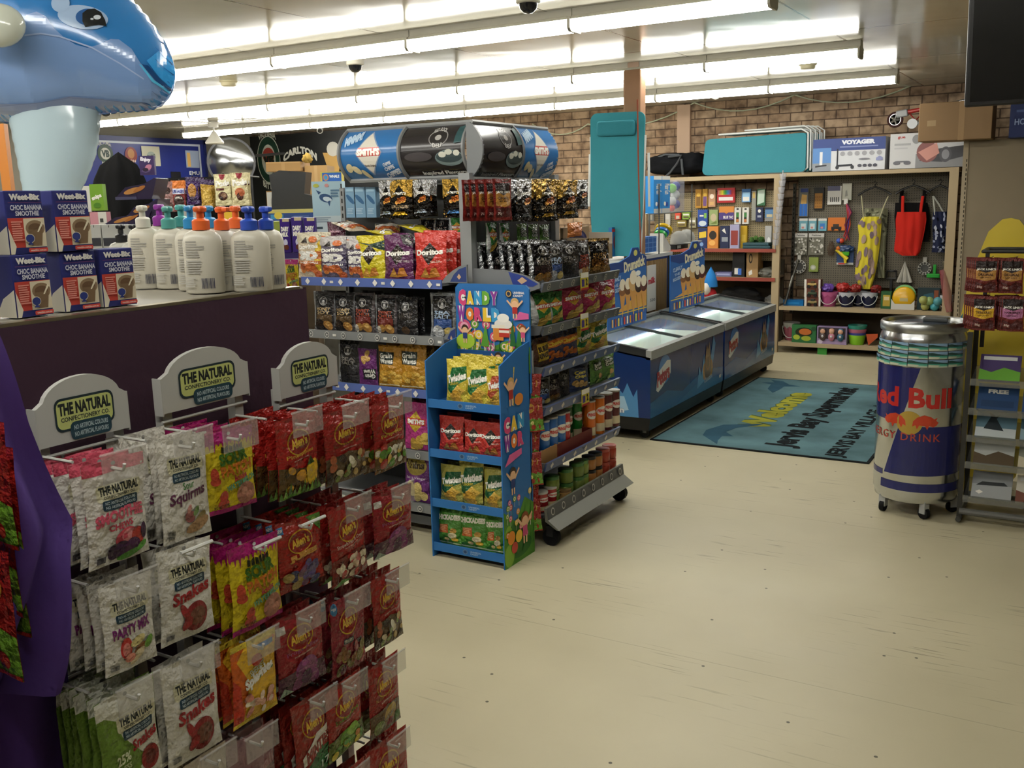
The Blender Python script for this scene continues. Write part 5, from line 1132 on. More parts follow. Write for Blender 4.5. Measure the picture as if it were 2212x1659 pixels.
def pxbox(name,label,cat,p0,p1,Y,dep=.03,col='#888',ops=None,mat='card',group=None,zb=None,rz=0,bev=0,side=None,thick_back=True):
    """upright box whose front lies on plane y=Y between photo points p0 (top left) and p1 (bottom right)"""
    a=ony(p0[0],p1[1],Y);b=ony(p1[0],p1[1],Y);t=ony((p0[0]+p1[0])/2,p0[1],Y)
    z0=(a.z+b.z)/2 if zb is None else zb; w=b.x-a.x;h=t.z-z0
    mb=MB()
    if bev: mb.rbox((-w/2,0,0),(w/2,dep,h),bev,side or col)
    else: mb.box((-w/2,0,0),(w/2,dep,h),side or col)
    if side: mb.art(flat((-w/2,0,0),(w,0,0),(0,0,h)),[R(0,0,1,1,col)],h/w,eps=.0004)
    if ops: mb.art(flat((-w/2,0,0),(w,0,0),(0,0,h)),ops,h/w,eps=.001,step=.0002)
    return tag(mb.build(name,mat,None,((a.x+b.x)/2,Y,z0),rz),label,cat,group)
# ================================================================ chest freezers
FX=-2.64
def cone(cx,cy,s,top='#5a3a22'): return [P([(cx-.05*s,cy),(cx+.05*s,cy),(cx,cy-.2*s)],'#c98f4a'),E(cx,cy+.02*s,.06*s,.055*s,top,14),E(cx,cy+.05*s,.045*s,.045*s,'#e5d8c0',12)]
def freezer(y0,y1,lab,near):
    t=thing('chest_freezer',lab,'freezer',(FX-.3,(y0+y1)/2,0),0,'blue ice cream chest freezers'); hl=(y1-y0)/2; zf,zk=.665,.75; X0,X1=-.3,.3
    zat=lambda x:zf+(zk-zf)*(X1-x)/.6
    b=MB(); zt=.615
    def wall(x0,x1,ya,yb,c='#16336f'):
        b.prism([(x0,.17),(x1,.17),(x1,zat(x1)-.05),(x0,zat(x0)-.05)],lambda p,q:V((p,yb,q)),lambda p,q:V((p,ya,q)),c)
    wall(X0,X1,-hl,-hl+.04);wall(X0,X1,hl-.04,hl);wall(X0,X0+.04,-hl+.04,hl-.04);wall(X1-.04,X1,-hl+.04,hl-.04)
    fo=[P([(0,0),(1,0),(1,.28),(.7,.4),(.4,.2),(.2,.34),(0,.25)],'#1f5a94'),P([(.3,0),(1,0),(1,.14),(.6,.2)],'#2a6aa0')]
    lx=.14
    logo=[E(lx+.03,.72,.075,.24,'#3f7ab8',24),P([(lx-.075,.42),(lx-.06,.7),(lx+.06,.86),(lx+.1,.84),(lx+.1,.62),(lx+.0,.44),(lx-.05,.38)],'#d5d2cc'),T('Peters',lx-.065,.5,lx+.09,.76,'#a8252c',10,sh=.1,b=.07)]
    ice=[P([(.6,.1),(.63,.5),(.66,.3),(.7,.7),(.72,.2)],'#5a9ac8'),P([(.82,.3),(.87,.8),(.84,.98),(.8,.6)],'#4a86b8'),E(.715,.36,.035,.17,'#b5823c',14),E(.8,.38,.03,.16,'#a5763a',14),E(.755,.44,.055,.26,'#4d3524',20),E(.755,.52,.036,.17,'#7a5a38',14),P([(.715,.6),(.735,.86),(.755,.74),(.77,.9),(.79,.62)],'#8a6a44'),E(.755,.5,.02,.1,'#5a3d26',12),T('Obsession',.7,.16,.82,.26,'#a5b5c5',6)]
    b.art(flat((X1,-hl,.17),(0,2*hl,0),(0,0,zt-.17)),fo+logo+ice+[R(.93,.1,.96,.16,'#c5c5c0')],(zt-.17)/(2*hl),eps=.001)
    if near:
        b.art(flat((X0,-hl,.17),(.6,0,0),(0,0,.5)),[P([(.35,.0),(.85,0),(.83,.42),(.78,.3),(.7,.5),(.64,.34),(.5,.52),(.44,.3),(.34,.4)],'#4f8fc8'),P([(.5,.05),(.72,.1),(.66,.3),(.54,.3)],'#a5cbe8'),E(.34,.36,.14,.13,'#4a3224',16),E(.44,.3,.1,.1,'#6a4a34',12),E(.4,.42,.06,.06,'#8a6a50',10),E(.52,.2,.05,.05,'#d5c2a0',10),E(.26,.3,.08,.1,'#3a261a',10),T('Dive in',.3,.04,.66,.13,'#dfe8f0',4,b=.05,out='#1a3a6a',ow=.12),T('Peters',-.05,.72,.32,.9,'#a8252c',6,b=.07,out='#d8d5d0',ow=.12)],.83,eps=.001)
    b.build('cabinet','gloss',t)
    k=MB(); k.prism([(X0+.02,.075),(X1-.015,.075),(X1-.002,.17),(X0,.17)],lambda p,q:V((p,hl-.005,q)),lambda p,q:V((p,-hl+.005,q)),'#141416'); k.build('base_skirt','satin',t)
    r=MB()
    r.prism([(X1-.035,zf-.065),(X1+.008,zf-.065),(X1+.008,zf),(X1-.035,zf+.005)],lambda p,q:V((p,hl,q)),lambda p,q:V((p,-hl,q)),'#9b9d9c')
    r.build('front_rim','satin',t)
    r=MB()
    for s in (-1,1): r.prism([(X0,zat(X0)-.06),(X1-.034,zat(X1-.034)-.06),(X1-.034,zat(X1-.034)+.004),(X0,zat(X0)+.004)],lambda p,q:V((p,s*hl,q)) if s>0 else V((p,-hl+.035,q)),lambda p,q:V((p,s*hl-.035,q)) if s>0 else V((p,-hl,q)),'#2b2d2f')
    r.box((X0-.01,-hl,zk-.06),(X0+.03,hl,zk+.004),'#7d8080')
    r.build('side_rim','satin',t)
    li=MB(); li.box((X0+.04,-hl+.04,.24),(X1-.04,hl-.04,.26),'#dfe6e2')
    for (a0,a1,b0,b1) in ((X0+.04,X0+.05,-hl+.04,hl-.04),(X1-.05,X1-.04,-hl+.04,hl-.04),(X0+.05,X1-.05,-hl+.04,-hl+.05),(X0+.05,X1-.05,hl-.05,hl-.04)): li.box((a0,b0,.26),(a1,b1,.6),'#dfe6e2')
    li.build('liner','satin',t)
    MB().box((X0+.05,-hl+.06,.585),(X0+.062,hl-.06,.605),'#fff').build('added_glow_strip','freezer_fill',t)  # glowing strips added along the liner to lift the dim interior
    MB().box((X1-.062,-hl+.06,.56),(X1-.05,hl-.06,.58),'#fff').build('added_glow_strip','freezer_fill',t)
    for s,dz in ((-1,.0),(1,.012)):
        ya,yb=(-hl+.03,.03) if s<0 else (-.03,hl-.03)
        gl=MB(); gl.prism([(X0+.03,zat(X0+.03)-.03+dz),(X1-.035,zat(X1-.035)-.03+dz),(X1-.035,zat(X1-.035)-.024+dz),(X0+.03,zat(X0+.03)-.024+dz)],lambda p,q:V((p,yb,q)),lambda p,q:V((p,ya,q)),'#cfe0dc')
        o=gl.build('glass_lid','glass',t)
        fr=MB()
        for xx in (X0+.03,X1-.047): fr.box((xx,ya,zat(xx)-.034+dz),(xx+.012,yb,zat(xx)-.02+dz),'#3a3d3f')
        for yy in (ya,yb-.022): fr.prism([(X0+.03,zat(X0+.03)-.034+dz),(X1-.035,zat(X1-.035)-.034+dz),(X1-.035,zat(X1-.035)-.018+dz),(X0+.03,zat(X0+.03)-.018+dz)],lambda p,q:V((p,yy+.022,q)),lambda p,q:V((p,yy,q)),'#3a3d3f')
        fr.build('lid_frame','satin',o)
    for sx_ in (X0+.08,X1-.08):
        for sy_ in (-hl+.1,hl-.1):
            w=MB(); w.tube([(sx_,sy_-.014,.036),(sx_,sy_+.014,.036)],.036,'#2a2a2c',14); w.box((sx_-.014,sy_-.02,.04),(sx_+.014,sy_+.02,.078),'#8a8c8c'); w.build('caster','rubber',t,smooth=40)
    return t
FY=[6.40,8.02,8.06,9.62]
freezer(FY[0],FY[1],'nearer blue chest freezer with Peters logo, Dive in on its end','1'); freezer(FY[2],FY[3],'farther blue chest freezer with Peters logo, end on to its twin',None)
rf=random.Random(8)
PC=['#4a8a4a','#c9442f','#3f6ab0','#d8c94a','#8a3a7a','#d8d5cc','#7a4a2c','#5aa0b8']
k=0
for fi,(y0,y1) in enumerate(((FY[0],FY[1]),(FY[2],FY[3]))):
    nn=9
    for i in range(nn):
        for j in range(2):
            h=rf.uniform(.1,.22); y=y0+.14+(y1-y0-.28)*(i+.5)/nn; x=FX-.3+(-.12 if j else .12)
            m_=MB(); hl=(y1-y0-.28)/nn*.43; c_=PC[(i*3+j+fi)%8]
            m_.rbox((-.1,-hl,0),(.1,hl,h),.006,c_); m_.art(flat((.08,-hl*.8,h+.0),(0,hl*1.6,0),(-.16,0,0)),[E(.5,.5,.3,.3,'#e5dccb',12),R(.1,.75,.9,.9,PC[(i+j+4)%8])],1,eps=.001)
            tag(m_.build('ice_cream_box','card',None,(x,y,.262)),'%s ice cream box inside the %s freezer, %s along its %s row'%({'#4a8a4a':'green','#c9442f':'red','#3f6ab0':'blue','#d8c94a':'yellow','#8a3a7a':'purple','#d8d5cc':'white','#7a4a2c':'brown','#5aa0b8':'light blue'}[c_],['nearer','farther'][fi],ORD[i].replace('front','first'),['front','rear'][j]),'ice cream','ice cream boxes in the freezers')
# ---- posters on the freezers
def poster(px0,px1,pyt,pyb,lab):
    X=FX-.5; a=onx(px0,pyb,X);b_=onx(px1,pyb,X);z0=.738; y0,y1=a.y,b_.y; zt=onx((px0+px1)/2,pyt,X).z
    w=y1-y0;h=zt-z0; mb=MB()
    out=[(0,0),(w,0),(w,h*.86),(w*.93,h*.9),(w*.85,h*.9),(w*.78,h),(w*.62,h),(w*.55,h*.9),(w*.3,h*.84),(0,h*.84)]
    mb.prism(out,lambda p,q:V((-.006,p,q)),lambda p,q:V((.004,p,q)),'#2a62a8')
    cs=sum([cone(.36+.14*i,.46+.05*(i==2),2.1 if i==2 else 1.7,c_) for i,c_ in enumerate(['#8a5a34','#6a4428','#c9a06a','#3a2a22','#5a2a24'])],[])
    S=flat((.0042,0,0),(0,w,0),(0,0,h))
    mb.art(S,[P([(0,.84),(.3,.84),(.55,.9),(.62,.99),(.78,.99),(.85,.9),(1,.86),(1,.74),(.25,.7),(0,.76)],'#22407f'),P([(.1,.2),(1,.2),(1,.48),(.7,.36),(.3,.24)],'#cf9a44'),R(0,0,1,.17,'#2a5aa0'),T('Drumstick',.4,.72,.96,.86,'#d8cfae',5,b=.05),E(.7,.93,.05,.04,'#c9c26a',12)]+cs+
       [T('CLEARLY',.06,.6,.32,.66,'#b5cbe5',5,b=.03),T('THE',.1,.53,.25,.57,'#b5cbe5',5),T('BIGGEST',.06,.46,.3,.51,'#b5cbe5',5,b=.03),E(.76,.66,.07,.035,'#e5e2da',14),R(.0,.17,1,.185,'#c9b04a')]+[R(.08+.075*i,.03,.12+.075*i,.13,c_) for i,c_ in enumerate(['#c9a06a','#8a3a2c','#d8c24a','#5a8ac0','#c94a3a','#e0d8c5','#d88a2c','#7a4a8a','#c9c24a','#b5523a','#e0a04a'])],h/w,eps=.0006,step=.00015)
    tag(mb.build('ice_cream_poster','card',None,(X,y0,z0)),lab,'poster','ice cream posters behind the freezers')
poster(1312,1395,537,676,'nearer blue ice cream cone poster standing on the freezer edge'); poster(1447,1520,524,660,'farther blue ice cream cone poster standing on the freezer edge')
# ---- stand behind the freezers, carrying lounger and small goods
SXF=FX-.70
ts=thing('timber_stand','dark stand with ribbed timber side panel between the two cone posters','stand',(SXF-.3,7.95,0))
TZ=onx(1420,548,SXF-.05).z
m_=MB(); m_.box((-.3,-1.35,0),(.255,.75,TZ-.03),'#2b2622'); m_.build('stand_body','matte',ts)
m_=MB(); m_.box((-.32,-1.37,TZ-.03),(.265,.77,TZ),'#c5c2ba'); m_.box((.265,-.75,TZ-.03),(.48,-.42,TZ),'#c5c2ba'); m_.build('stand_top','satin',ts)
ya=onx(1398,600,SXF).y-7.95; yb=onx(1449,600,SXF).y-7.95
m_=MB(); m_.box((.255,ya,TZ-.62),(.27,yb,TZ-.03),'#23305c'); 
for i in range(14): m_.box((.27,ya+.02+(yb-ya-.05)*i/14,TZ-.58),(.275,ya+.02+(yb-ya-.05)*(i+.8)/14,TZ-.05),'#93754a')
m_.build('timber_panel','matte',ts)
X=FX-.66; y0=onx(1397,640,X).y; y1=onx(1411,640,X).y
m_=MB(); m_.box((X,y0,.755),(X+.006,y1+.05,onx(1404,573,X).z),'#c9c5bd'); m_.art(flat((X+.006,y0,.755),(0,y1+.05-y0,0),(0,0,.4)),[T('milk',.1,.6,.9,.74,'#b5303a',4,b=.05),T('500',.3,.2,.9,.27,'#6a6a66')],2.5)
tag(m_.build('price_sign','card'),'tall white sign with red lettering beside the nearer cone poster','sign')
# teal sun lounger, folded and stood on end
def lounger(lab):
    t=thing('folding_sun_lounger',lab,'sun lounger')
    f=MB(); w,h=.23,1.24
    out=[]
    for cx,cz,a0 in ((w-.06,h-.06,0),(-w+.06,h-.06,90)): out+=[(cx+.06*math.cos(math.radians(a0+k*18)),cz+.06*math.sin(math.radians(a0+k*18))) for k in range(6)]
    out=[(w*.86,0)]+[(w*.96,h*.3)]+out+[(-w*.96,h*.3),(-w*.86,0)]
    f.prism(out,lambda a,b_:V((a,.012,b_)),lambda a,b_:V((a,0,b_)),'#3d8894'); f.build('fabric','cloth',t)
    p=MB(); p.rbox((-.16,-.05,h-.2),(.16,0,h-.07),.024,'#357b88',seg=3); p.build('pillow','cloth',t,smooth=60)
    fr=MB()
    for s in (-1,1):
        fr.tube([(s*(w+.0),.012,h-.2),(s*(w-.01),.02,h*.5),(s*(w-.03),.03,-.02)],.011,'#cfd2d0',8)
        fr.tube([(s*(w+.02),.04,h*.72),(s*(w+.03),.05,h*.35)],.01,'#cfd2d0',8)
        fr.tube([(s*(w-.02),.03,h*.3),(s*(w-.05),.06,-.04)],.01,'#cfd2d0',8)
    fr.build('frame','satin',t,smooth=40)
    return t
l=lounger('teal padded sun lounger stood on end against the brown pillar'); q=ony(1328,243,7.47); l.location=(q.x,7.47,TZ+.035); l.rotation_euler=(0,.02,.0); l.scale=(1.05,1,(q.z-TZ-.035)/1.24)
tag(MB().tube([ony(1377,215,7.38),ony(1379,360,7.38),ony(1384,545,7.38)],.006,'#8a4a38',6).build('red_string','cloth'),'thin reddish cord hanging in front of the teal lounger','cord')
# small goods on the stand
STG='small goods on the stand behind the freezers'
def onstand(name,label,cat,p0,p1,dep,col,ops,mat='card',yo=0,bev=0):
    X=SXF-.12+yo
    a=onx(p0[0],p1[1],X);b_=onx(p1[0],p1[1],X);t_=onx((p0[0]+p1[0])/2,p0[1],X)
    w=b_.y-a.y; z0=max(TZ,(a.z+b_.z)/2); h=t_.z-z0; m_=MB()
    if bev: m_.rbox((-w/2,0,0),(w/2,dep,h),bev,col)
    else: m_.box((-w/2,0,0),(w/2,dep,h),col)
    m_.art(flat((-w/2,0,0),(w,0,0),(0,0,h)),ops,h/w,eps=.001)
    return tag(m_.build(name,mat,None,(X,(a.y+b_.y)/2,z0),PI/2),label,cat,STG)
onstand('goggles_pack','blue carded pack with two red ovals in front of the lounger','goggles',(1322,490),(1360,552),.03,'#2a6aa5',[E(.25,.5,.18,.3,'#8f2c34'),E(.75,.5,.2,.34,'#a5303a'),R(0,.85,.3,.95,'#c9302c')],yo=.06)
onstand('net_pack','blue plastic wire pack right of the lounger','toy',(1381,512),(1418,546),.1,'#2f62a8',[R(0,.3*i,1,.3*i+.04,'#6f9ad0') for i in range(4)]+[R(.25*i,0,.25*i+.03,1,'#6f9ad0') for i in range(5)],yo=.05)
t=thing('toy_display_box','white cut-away box holding green, blue and yellow rings','toy box',(SXF-.1,onx(1440,530,SXF-.1).y,TZ),PI/2); t['group']=STG; t.scale=(.85,.85,.72)
m_=MB(); m_.prism([(-.1,0),(.12,0),(.12,.06),(-.1,.24)],lambda a,b_:V((a,.16,b_)),lambda a,b_:V((a,0,b_)),'#c5c2ba'); m_.build('box_body','card',t)
for i,(c_,r) in enumerate((('#2fa844',.075),('#2a6ab8',.082),('#e0b81f',.1))):
    MB().lathe([(r*.5,0),(r,.01),(r,.045),(r*.5,.05)],c_,20,M4=Matrix.Rotation(.9,4,'Y')@Matrix.Translation((0,0,.05*i))).build('ring','gloss',t,(-.06+.01*i,.06,.2),smooth=40)
for i,(px,py) in enumerate(((1473,503),(1489,499))):
    p=onx(px,py+24,SXF-.05); t=thing('cap','grey baseball cap, %s of the two behind the farther poster'%['left','right'][i],'cap',(SXF-.08,p.y,max(TZ,p.z)-.0)); t['group']=STG
    m_=MB(); m_.lathe([(.085,0),(.085,.04),(.07,.09),(.035,.12),(0,.125)],'#9a9a96',16); m_.build('crown','cloth',t,smooth=60)
    m_=MB(); m_.ell((.09,0,.01),(.07,.07,.008),'#8a8a86',14); m_.build('peak','cloth',t,smooth=60)
onstand('tool_box_pack','black and white pack under the grey caps','pack',(1460,527),(1486,545),.1,'#2a2a2c',[R(.1,.2,.4,.8,'#c5c5c0')])
ws=thing('wire_shelf','thin grey wire shelf above the stand carrying cartons and balls','wire shelf',(SXF-.15,onx(1430,460,SXF-.15).y,TZ))
wz=onx(1430,460,SXF-.1).z-TZ
m_=MB()
for i in range(9): m_.tube([(-.15,-.42+.105*i,wz),(.15,-.42+.105*i,wz)],.004,'#9a9c9c',6)
for x in (-.15,.15): m_.tube([(x,-.43,wz),(x,.43,wz)],.005,'#9a9c9c',6)
for x in (-.14,.14):
    for y in (-.42,.42): m_.tube([(x,y,0),(x,y,wz+.26)],.006,'#8a8c8c',6)
m_.build('wire_grid','metal',ws)
wzA=TZ+wz+.004
for i in range(2):
    a=onx(1412+18*i,458,SXF-.02);b_=onx(1429+18*i,458,SXF-.02);tp=onx(1420,380,SXF-.02); m_=MB(); w=b_.y-a.y;h=tp.z-wzA
    m_.box((-w/2,0,0),(w/2,.1,h),'#2a86cf'); m_.art(flat((-w/2,0,0),(w,0,0),(0,0,h)),[R(0,0,1,.12,'#c5c5c2'),R(0,.9,1,1,'#e5e5e2'),T('Water Gun',.4,.46,.9,.85,W,-90),E(.35,.25,.14,.06,W,12),E(.6,.23,.14,.07,'#2a4aa0',12)],h/w)
    tag(m_.build('toy_carton','card',None,(SXF-.02,(a.y+b_.y)/2,wzA),PI/2),'tall sky-blue toy carton on the wire shelf, %s of the pair'%['left','right'][i],'carton',STG)
t=thing('ball_box','clear box of green, white and blue balls on the wire shelf','toy box',(SXF-.06,onx(1470,455,SXF-.06).y,wzA),PI/2); t['group']=STG
w=.2;h=.3; m_=MB(); m_.box((-.1,0,0),(.1,.2,h),'#b5b8c5'); m_.build('clear_case','clear',t)
for i,(x,z,c_) in enumerate(((-.045,.22,'#6fc02c'),(.05,.24,'#2a3a9a'),(.04,.16,'#d0d2d0'),(-.05,.1,'#c5c8c5'),(.05,.07,'#2c3a98'),(-.05,.035,'#e0503a'))): MB().ell((x,.07,z),.045 if z>.05 else .033,c_,14).build('ball','satin',t,smooth=80)
# ================================================================ welcome mat
mx0,mx1,my0,my1=-2.66,-1.13,6.44,9.16
m,nt,b=nmat('carpet'); a_=N(nt,'Attribute',attribute_name='Col'); tc=N(nt,'TexCoord').outputs['Object']
dirt=ramp(nt,noise_n(nt,tc,2.6,5),[(.3,'#8a8a86'),(.65,'#ffffff')])
nt.links.new(mixc(nt,.6,a_.outputs['Color'],dirt,'MULTIPLY'),b.inputs['Base Color']); b.inputs['Roughness'].default_value=.95; b.inputs['Specular IOR Level'].default_value=.1
bp=N(nt,'Bump'); bp.inputs['Strength'].default_value=.5; bp.inputs['Distance'].default_value=.004; nt.links.new(noise_n(nt,tc,220,2),bp.inputs['Height']); nt.links.new(bp.outputs[0],b.inputs['Normal'])
mt=MB(); mt.box((mx0,my0,0),(mx1,my1,.008),'#26282a'); lx=my1-my0; wx=mx1-mx0
mt.art(flat((mx0,my0,.008),(wx,0,0),(0,lx,0)),[R(.012,.008,.988,.992,'#668890')],lx/wx,eps=.0004)
SM=flat((mx1,my0,.008),(0,lx,0),(-wx,0,0))
def mu(px,py): p=onz(px,py,.008); return ((p.y-my0)/lx,(mx1-p.x)/wx)
w0=mu(1535,917);w1=mu(1688,853);j0=mu(1628,950);j1=mu(1822,838)
dk='#1f2326'
mt.art(SM,[T('Welcome',w0[0],.56,.78,.72,'#a8a83e',b=.05,out='#5a6a3a',ow=.09),T('Jervis Bay Supermarket',.06,.32,.92,.49,dk,b=.05),T('JERVIS BAY VILLAGE, ACT    P: 02',.02,.1,1.0-.02,.2,dk,b=.04),
  P([(.02,.68),(.06,.74),(.1,.8),(.16,.82),(.24,.78),(.26,.72),(.3,.6),(.27,.62),(.22,.7),(.16,.72),(.12,.66),(.11,.71),(.06,.7)],'#3d6276'),P([(.74,.78),(.8,.84),(.88,.86),(.9,.93),(.92,.86),(.96,.9),(.95,.82),(.9,.76),(.88,.68),(.86,.77),(.8,.77)],'#3d6276')],wx/lx,eps=.0012,step=.0002)
tag(mt.build('welcome_mat','carpet'),'blue-grey Welcome mat lettered Jervis Bay Supermarket on the floor beside the freezers','mat')
# ================================================================ can-shaped cooler
RBX,RBY,RBR=-.735,5.625,.222
t=thing('drink_cooler','silver and blue can-shaped drinks cooler on castors','drinks cooler',(RBX,RBY,0),math.atan2(-RBY,-RBX)+PI/2+PI-PI)
t.rotation_euler=(0,0,math.atan2(-RBY,-RBX)+PI/2)   # local -Y looks at the aisle
m,nt,b=nmat('brushed'); a_=N(nt,'Attribute',attribute_name='Col'); nt.links.new(a_.outputs['Color'],b.inputs['Base Color']); b.inputs['Metallic'].default_value=1; b.inputs['Roughness'].default_value=.2
tc=N(nt,'TexCoord').outputs['Object']; bp=N(nt,'Bump'); bp.inputs['Strength'].default_value=.12; bp.inputs['Distance'].default_value=.004
nt.links.new(noise_n(nt,tc,60,2,(1,1,.03)),bp.inputs['Height']); nt.links.new(bp.outputs[0],b.inputs['Normal'])
z0,z1=.115,.965
body=MB(); body.lathe([(RBR*.93,.085),(RBR*.96,.09),(RBR*.97,.115),(RBR,.13),(RBR,z1),(RBR*.985,z1+.02),(RBR*.95,z1+.04),(RBR*.94,z1+.05)],'#cfd1d2',64)
body.build('can_body','brushed',t,smooth=50)
def SC(u,v,d=0):
    a=-PI/2+math.radians(-115+230*u); return V(((RBR+d)*math.cos(a),(RBR+d)*math.sin(a),z0+(z1-z0)*v))
SC.g=(46,0)
def ua(px): # photo column at mid height -> u
    s=max(-1,min(1,(px-1977)/97)); return (math.degrees(math.asin(s))+115)/230
def va(py): return (1108-py-0)/(1108-735)*.94-.02
DB='#262a66'
pr=MB()
A_=(z1-z0)/(RBR*math.radians(230))
diag=lambda v: ua(1970)+(ua(1896)-ua(1970))*(.8-v)/.8
ops=[P([(0,.56),(diag(.5)+.012,.47),(diag(.84),.84),(0,.84)],DB),P([(diag(.47),.47),(1,.5),(1,.155),(diag(.13),.125)],DB),R(0,.105,ua(1905),.155,DB),P([(diag(.1)-.005,.03),(1,.04),(1,.09),(diag(.1),.085)],DB)]
ops=[P([(0,.5),(diag(.49),.49),(diag(.84),.84),(0,.84)],DB),P([(diag(.47),.47),(1,.47),(1,.165),(diag(.145),.145)],DB),R(0,.125,diag(.13)-.01,.16,DB),R(diag(.1)-.012,.045,1,.1,DB)]
ops+=[T('Red Bull',.11,.585,ua(2043),.715,'#c0302c',0,b=.035),E(ua(1956),.49,.075,.075,'#b5953f',24)]
bull=[(.0,.5),(.1,.62),(.05,.8),(.16,.7),(.3,.85),(.55,.95),(.8,.8),(.95,.55),(.98,.2),(.86,.3),(.8,.05),(.72,.3),(.5,.25),(.42,.02),(.36,.28),(.2,.2),(.08,.3)]
cxb=ua(1956)
for s in (-1,1): ops.append(P([(cxb+s*(.015+.15*(1-x)),.45+.1*y) for x,y in bull],'#c8452c'))
ops+=[T('ENERGY DRINK',.09,.375,ua(2024),.425,'#b0463c',0,b=.01,sp=1.2)]
for r_ in range(3):
    for c_ in range(7):
        u0=.1+.108*c_; v0=.85+.05*(2-r_)
        if c_>5-(r_>1)*0 and r_>0: continue
        ops+=[R(u0,v0,u0+.104,v0+.046,'#9fb4c4'),R(u0,v0+.03,u0+.104,v0+.046,'#86a5c6'),P([(u0,v0+.038),(u0+.02,v0+.04),(u0+.045,v0+.034),(u0+.07,v0+.03),(u0+.104,v0+.027),(u0+.104,v0+.022),(u0,v0+.022)],'#31504a'),R(u0,v0+.012,u0+.104,v0+.022,'#4a9a86'),P([(u0,v0),(u0+.104,v0),(u0+.104,v0+.006),(u0+.05,v0+.014),(u0,v0+.016)],'#c3c9b2'),P([(u0+.05,v0+.004),(u0+.104,v0+.006),(u0+.104,v0+.012),(u0+.06,v0+.012)],'#7fb8a2')]
pr.art(SC,ops,A_,eps=.0008,step=.00012); pr.build('can_print','gloss',t)
rim=MB(); rim.lathe([(RBR*.9,z1+.045),(RBR*.99,z1+.045),(RBR*1.0,z1+.055),(RBR*1.0,z1+.085),(RBR*.97,z1+.095),(RBR*.9,z1+.09),(RBR*.88,z1+.075),(.0,z1+.075)],'#b9bbbb',64); rim.build('lid','metal',t,smooth=50)
gl=MB(); gl.lathe([(RBR*.7,z1+.076),(RBR*.68,z1+.08),(0,z1+.082)],'#3a4352',48); gl.build('lid_window','gloss',t,smooth=50)
hd_=MB(); hd_.rbox((-.015,.02,z1+.078),(.115,.09,z1+.105),.008,'#4a4d4c'); hd_.build('lid_handle','satin',t,rz=-.2)
for k in range(5):
    a=math.radians(-90+15+72*k+ (0 if k else 0)); x,y=RBR*.86*math.cos(a),RBR*.86*math.sin(a)
    w=MB(); M4=Matrix.Translation((x,y,0))@Matrix.Rotation(a+.6,4,'Z')
    w.tube([M4@V((0,-.012,.032)),M4@V((0,.012,.032))],.032,'#1b1b1d',14); w.box((-.018,-.018,.03),(.018,.018,.095),'#b0b2b2',M4=M4); w.build('caster','rubber',t,smooth=40)
# ================================================================ right edge: jerky and brochure rack, body board, screen
ya=5.47; rx0=ony(2078,1000,ya).x; rx1=.1
jr=thing('brochure_rack','dark wire rack of brochures with dried meat packets above, at the right edge','display rack',((rx0+rx1)/2,ya+.18,0)); jw=(rx1-rx0)/2
m_=MB()
for s in (-1,1):
    for y in (-.16,.16): m_.box((s*jw-.012,y-.012,.02),(s*jw+.012,y+.012,1.02),'#34332f')
m_.tube([(-jw,-.17,.06),(jw,-.17,.06)],.018,'#6a6a66',10); m_.tube([(-jw,.17,.06),(jw,.17,.06)],.018,'#4a4a46',10)
for s in (-1,1): m_.tube([(s*jw,-.2,.02),(s*jw,.2,.02)],.014,'#4a4a46',8)
m_.build('rack_frame','satin',jr)
zs=[ony(2140,1080,ya).z,ony(2140,1005,ya).z,ony(2140,948,ya).z,ony(2140,905,ya).z,ony(2140,842,ya).z]
zs=[.115,.30,.445,.59,.745]
for z in zs:
    m_=MB(); m_.prism([(-.17,z),(.14,z+.05),(.14,z+.055),(-.17,z+.006)],lambda a,b_:V((jw-.012,a,b_)),lambda a,b_:V((-jw+.012,a,b_)),'#8a8c88'); m_.box((-jw+.012,-.176,z-.002),(jw-.012,-.17,z+.035),'#9fa19c'); m_.build('tray','clear',jr)
jox,joy=(rx0+rx1)/2,ya+.18
BRO=[('#a5a8aa','#5a5d60','grey ferry'),('#c9c5b8','#7a4a3a','white and brown'),('#b5b8b5','#5a4a34','pale landscape'),('#8a8d80','#c9c0a5','olive and cream'),('#5a7a8a','#1f2a30','whale tail'),('#3a5a6a','#8aa5b0','teal'),('#2a4a78','#c5d0da','blue FREE'),('#2f5080','#c5d0da','second blue FREE'),('#4a3a6a','#6aa83a','purple and green'),('#b5788a','#5a3a44','pink')]
for i,(c1,c2,nm) in enumerate(BRO):
    z=zs[i//2]; x=rx0+.05+ (i%2)*.21; 
    for n in range(1):
        m_=MB(); M4=Matrix.Translation((x,ya+.012,z+.034))@Matrix.Rotation(math.radians(-38),4,'X')
        m_.box((0,0,0),(.19,.022,.15),c1,M4=M4)
        S=lambda u,v,d=0,M4=M4:M4@V((.19*u,-d,.15*v))
        op=[P([(0,0),(1,0),(1,.35),(.6,.5),(.3,.3),(0,.42)],c2),R(.08,.78,.9,.92,'#d0d2d0')]
        if 'FREE' in nm: op=[R(0,.55,1,.95,c1),T('FREE',.25,.62,.75,.78,W,b=.05),R(.1,.1,.9,.35,'#233f68')]
        if 'whale' in nm: op=[R(0,0,1,.35,'#c5cdd0'),P([(.2,.3),(.35,.75),(.3,.95),(.48,.8),(.62,.9),(.5,.7),(.7,.25)],c2)]
        if 'ferry' in nm: op=[R(0,.5,1,1,'#8a8d90'),P([(.1,.45),(.9,.5),(.8,.62),(.25,.6)],'#2f3234'),P([(.1,.2),(.2,.28),(.3,.2),(.2,.12)],W)]
        m_.art(S,op,.8,eps=.0008)
        tag(m_.build('brochure_stack','card'),'stack of %s brochures, %s of the %s tray of the rack'%(nm,['left end','right part'][i%2],['lowest','second','third','fourth','top'][i//2]),'brochures','brochures in the dark rack')
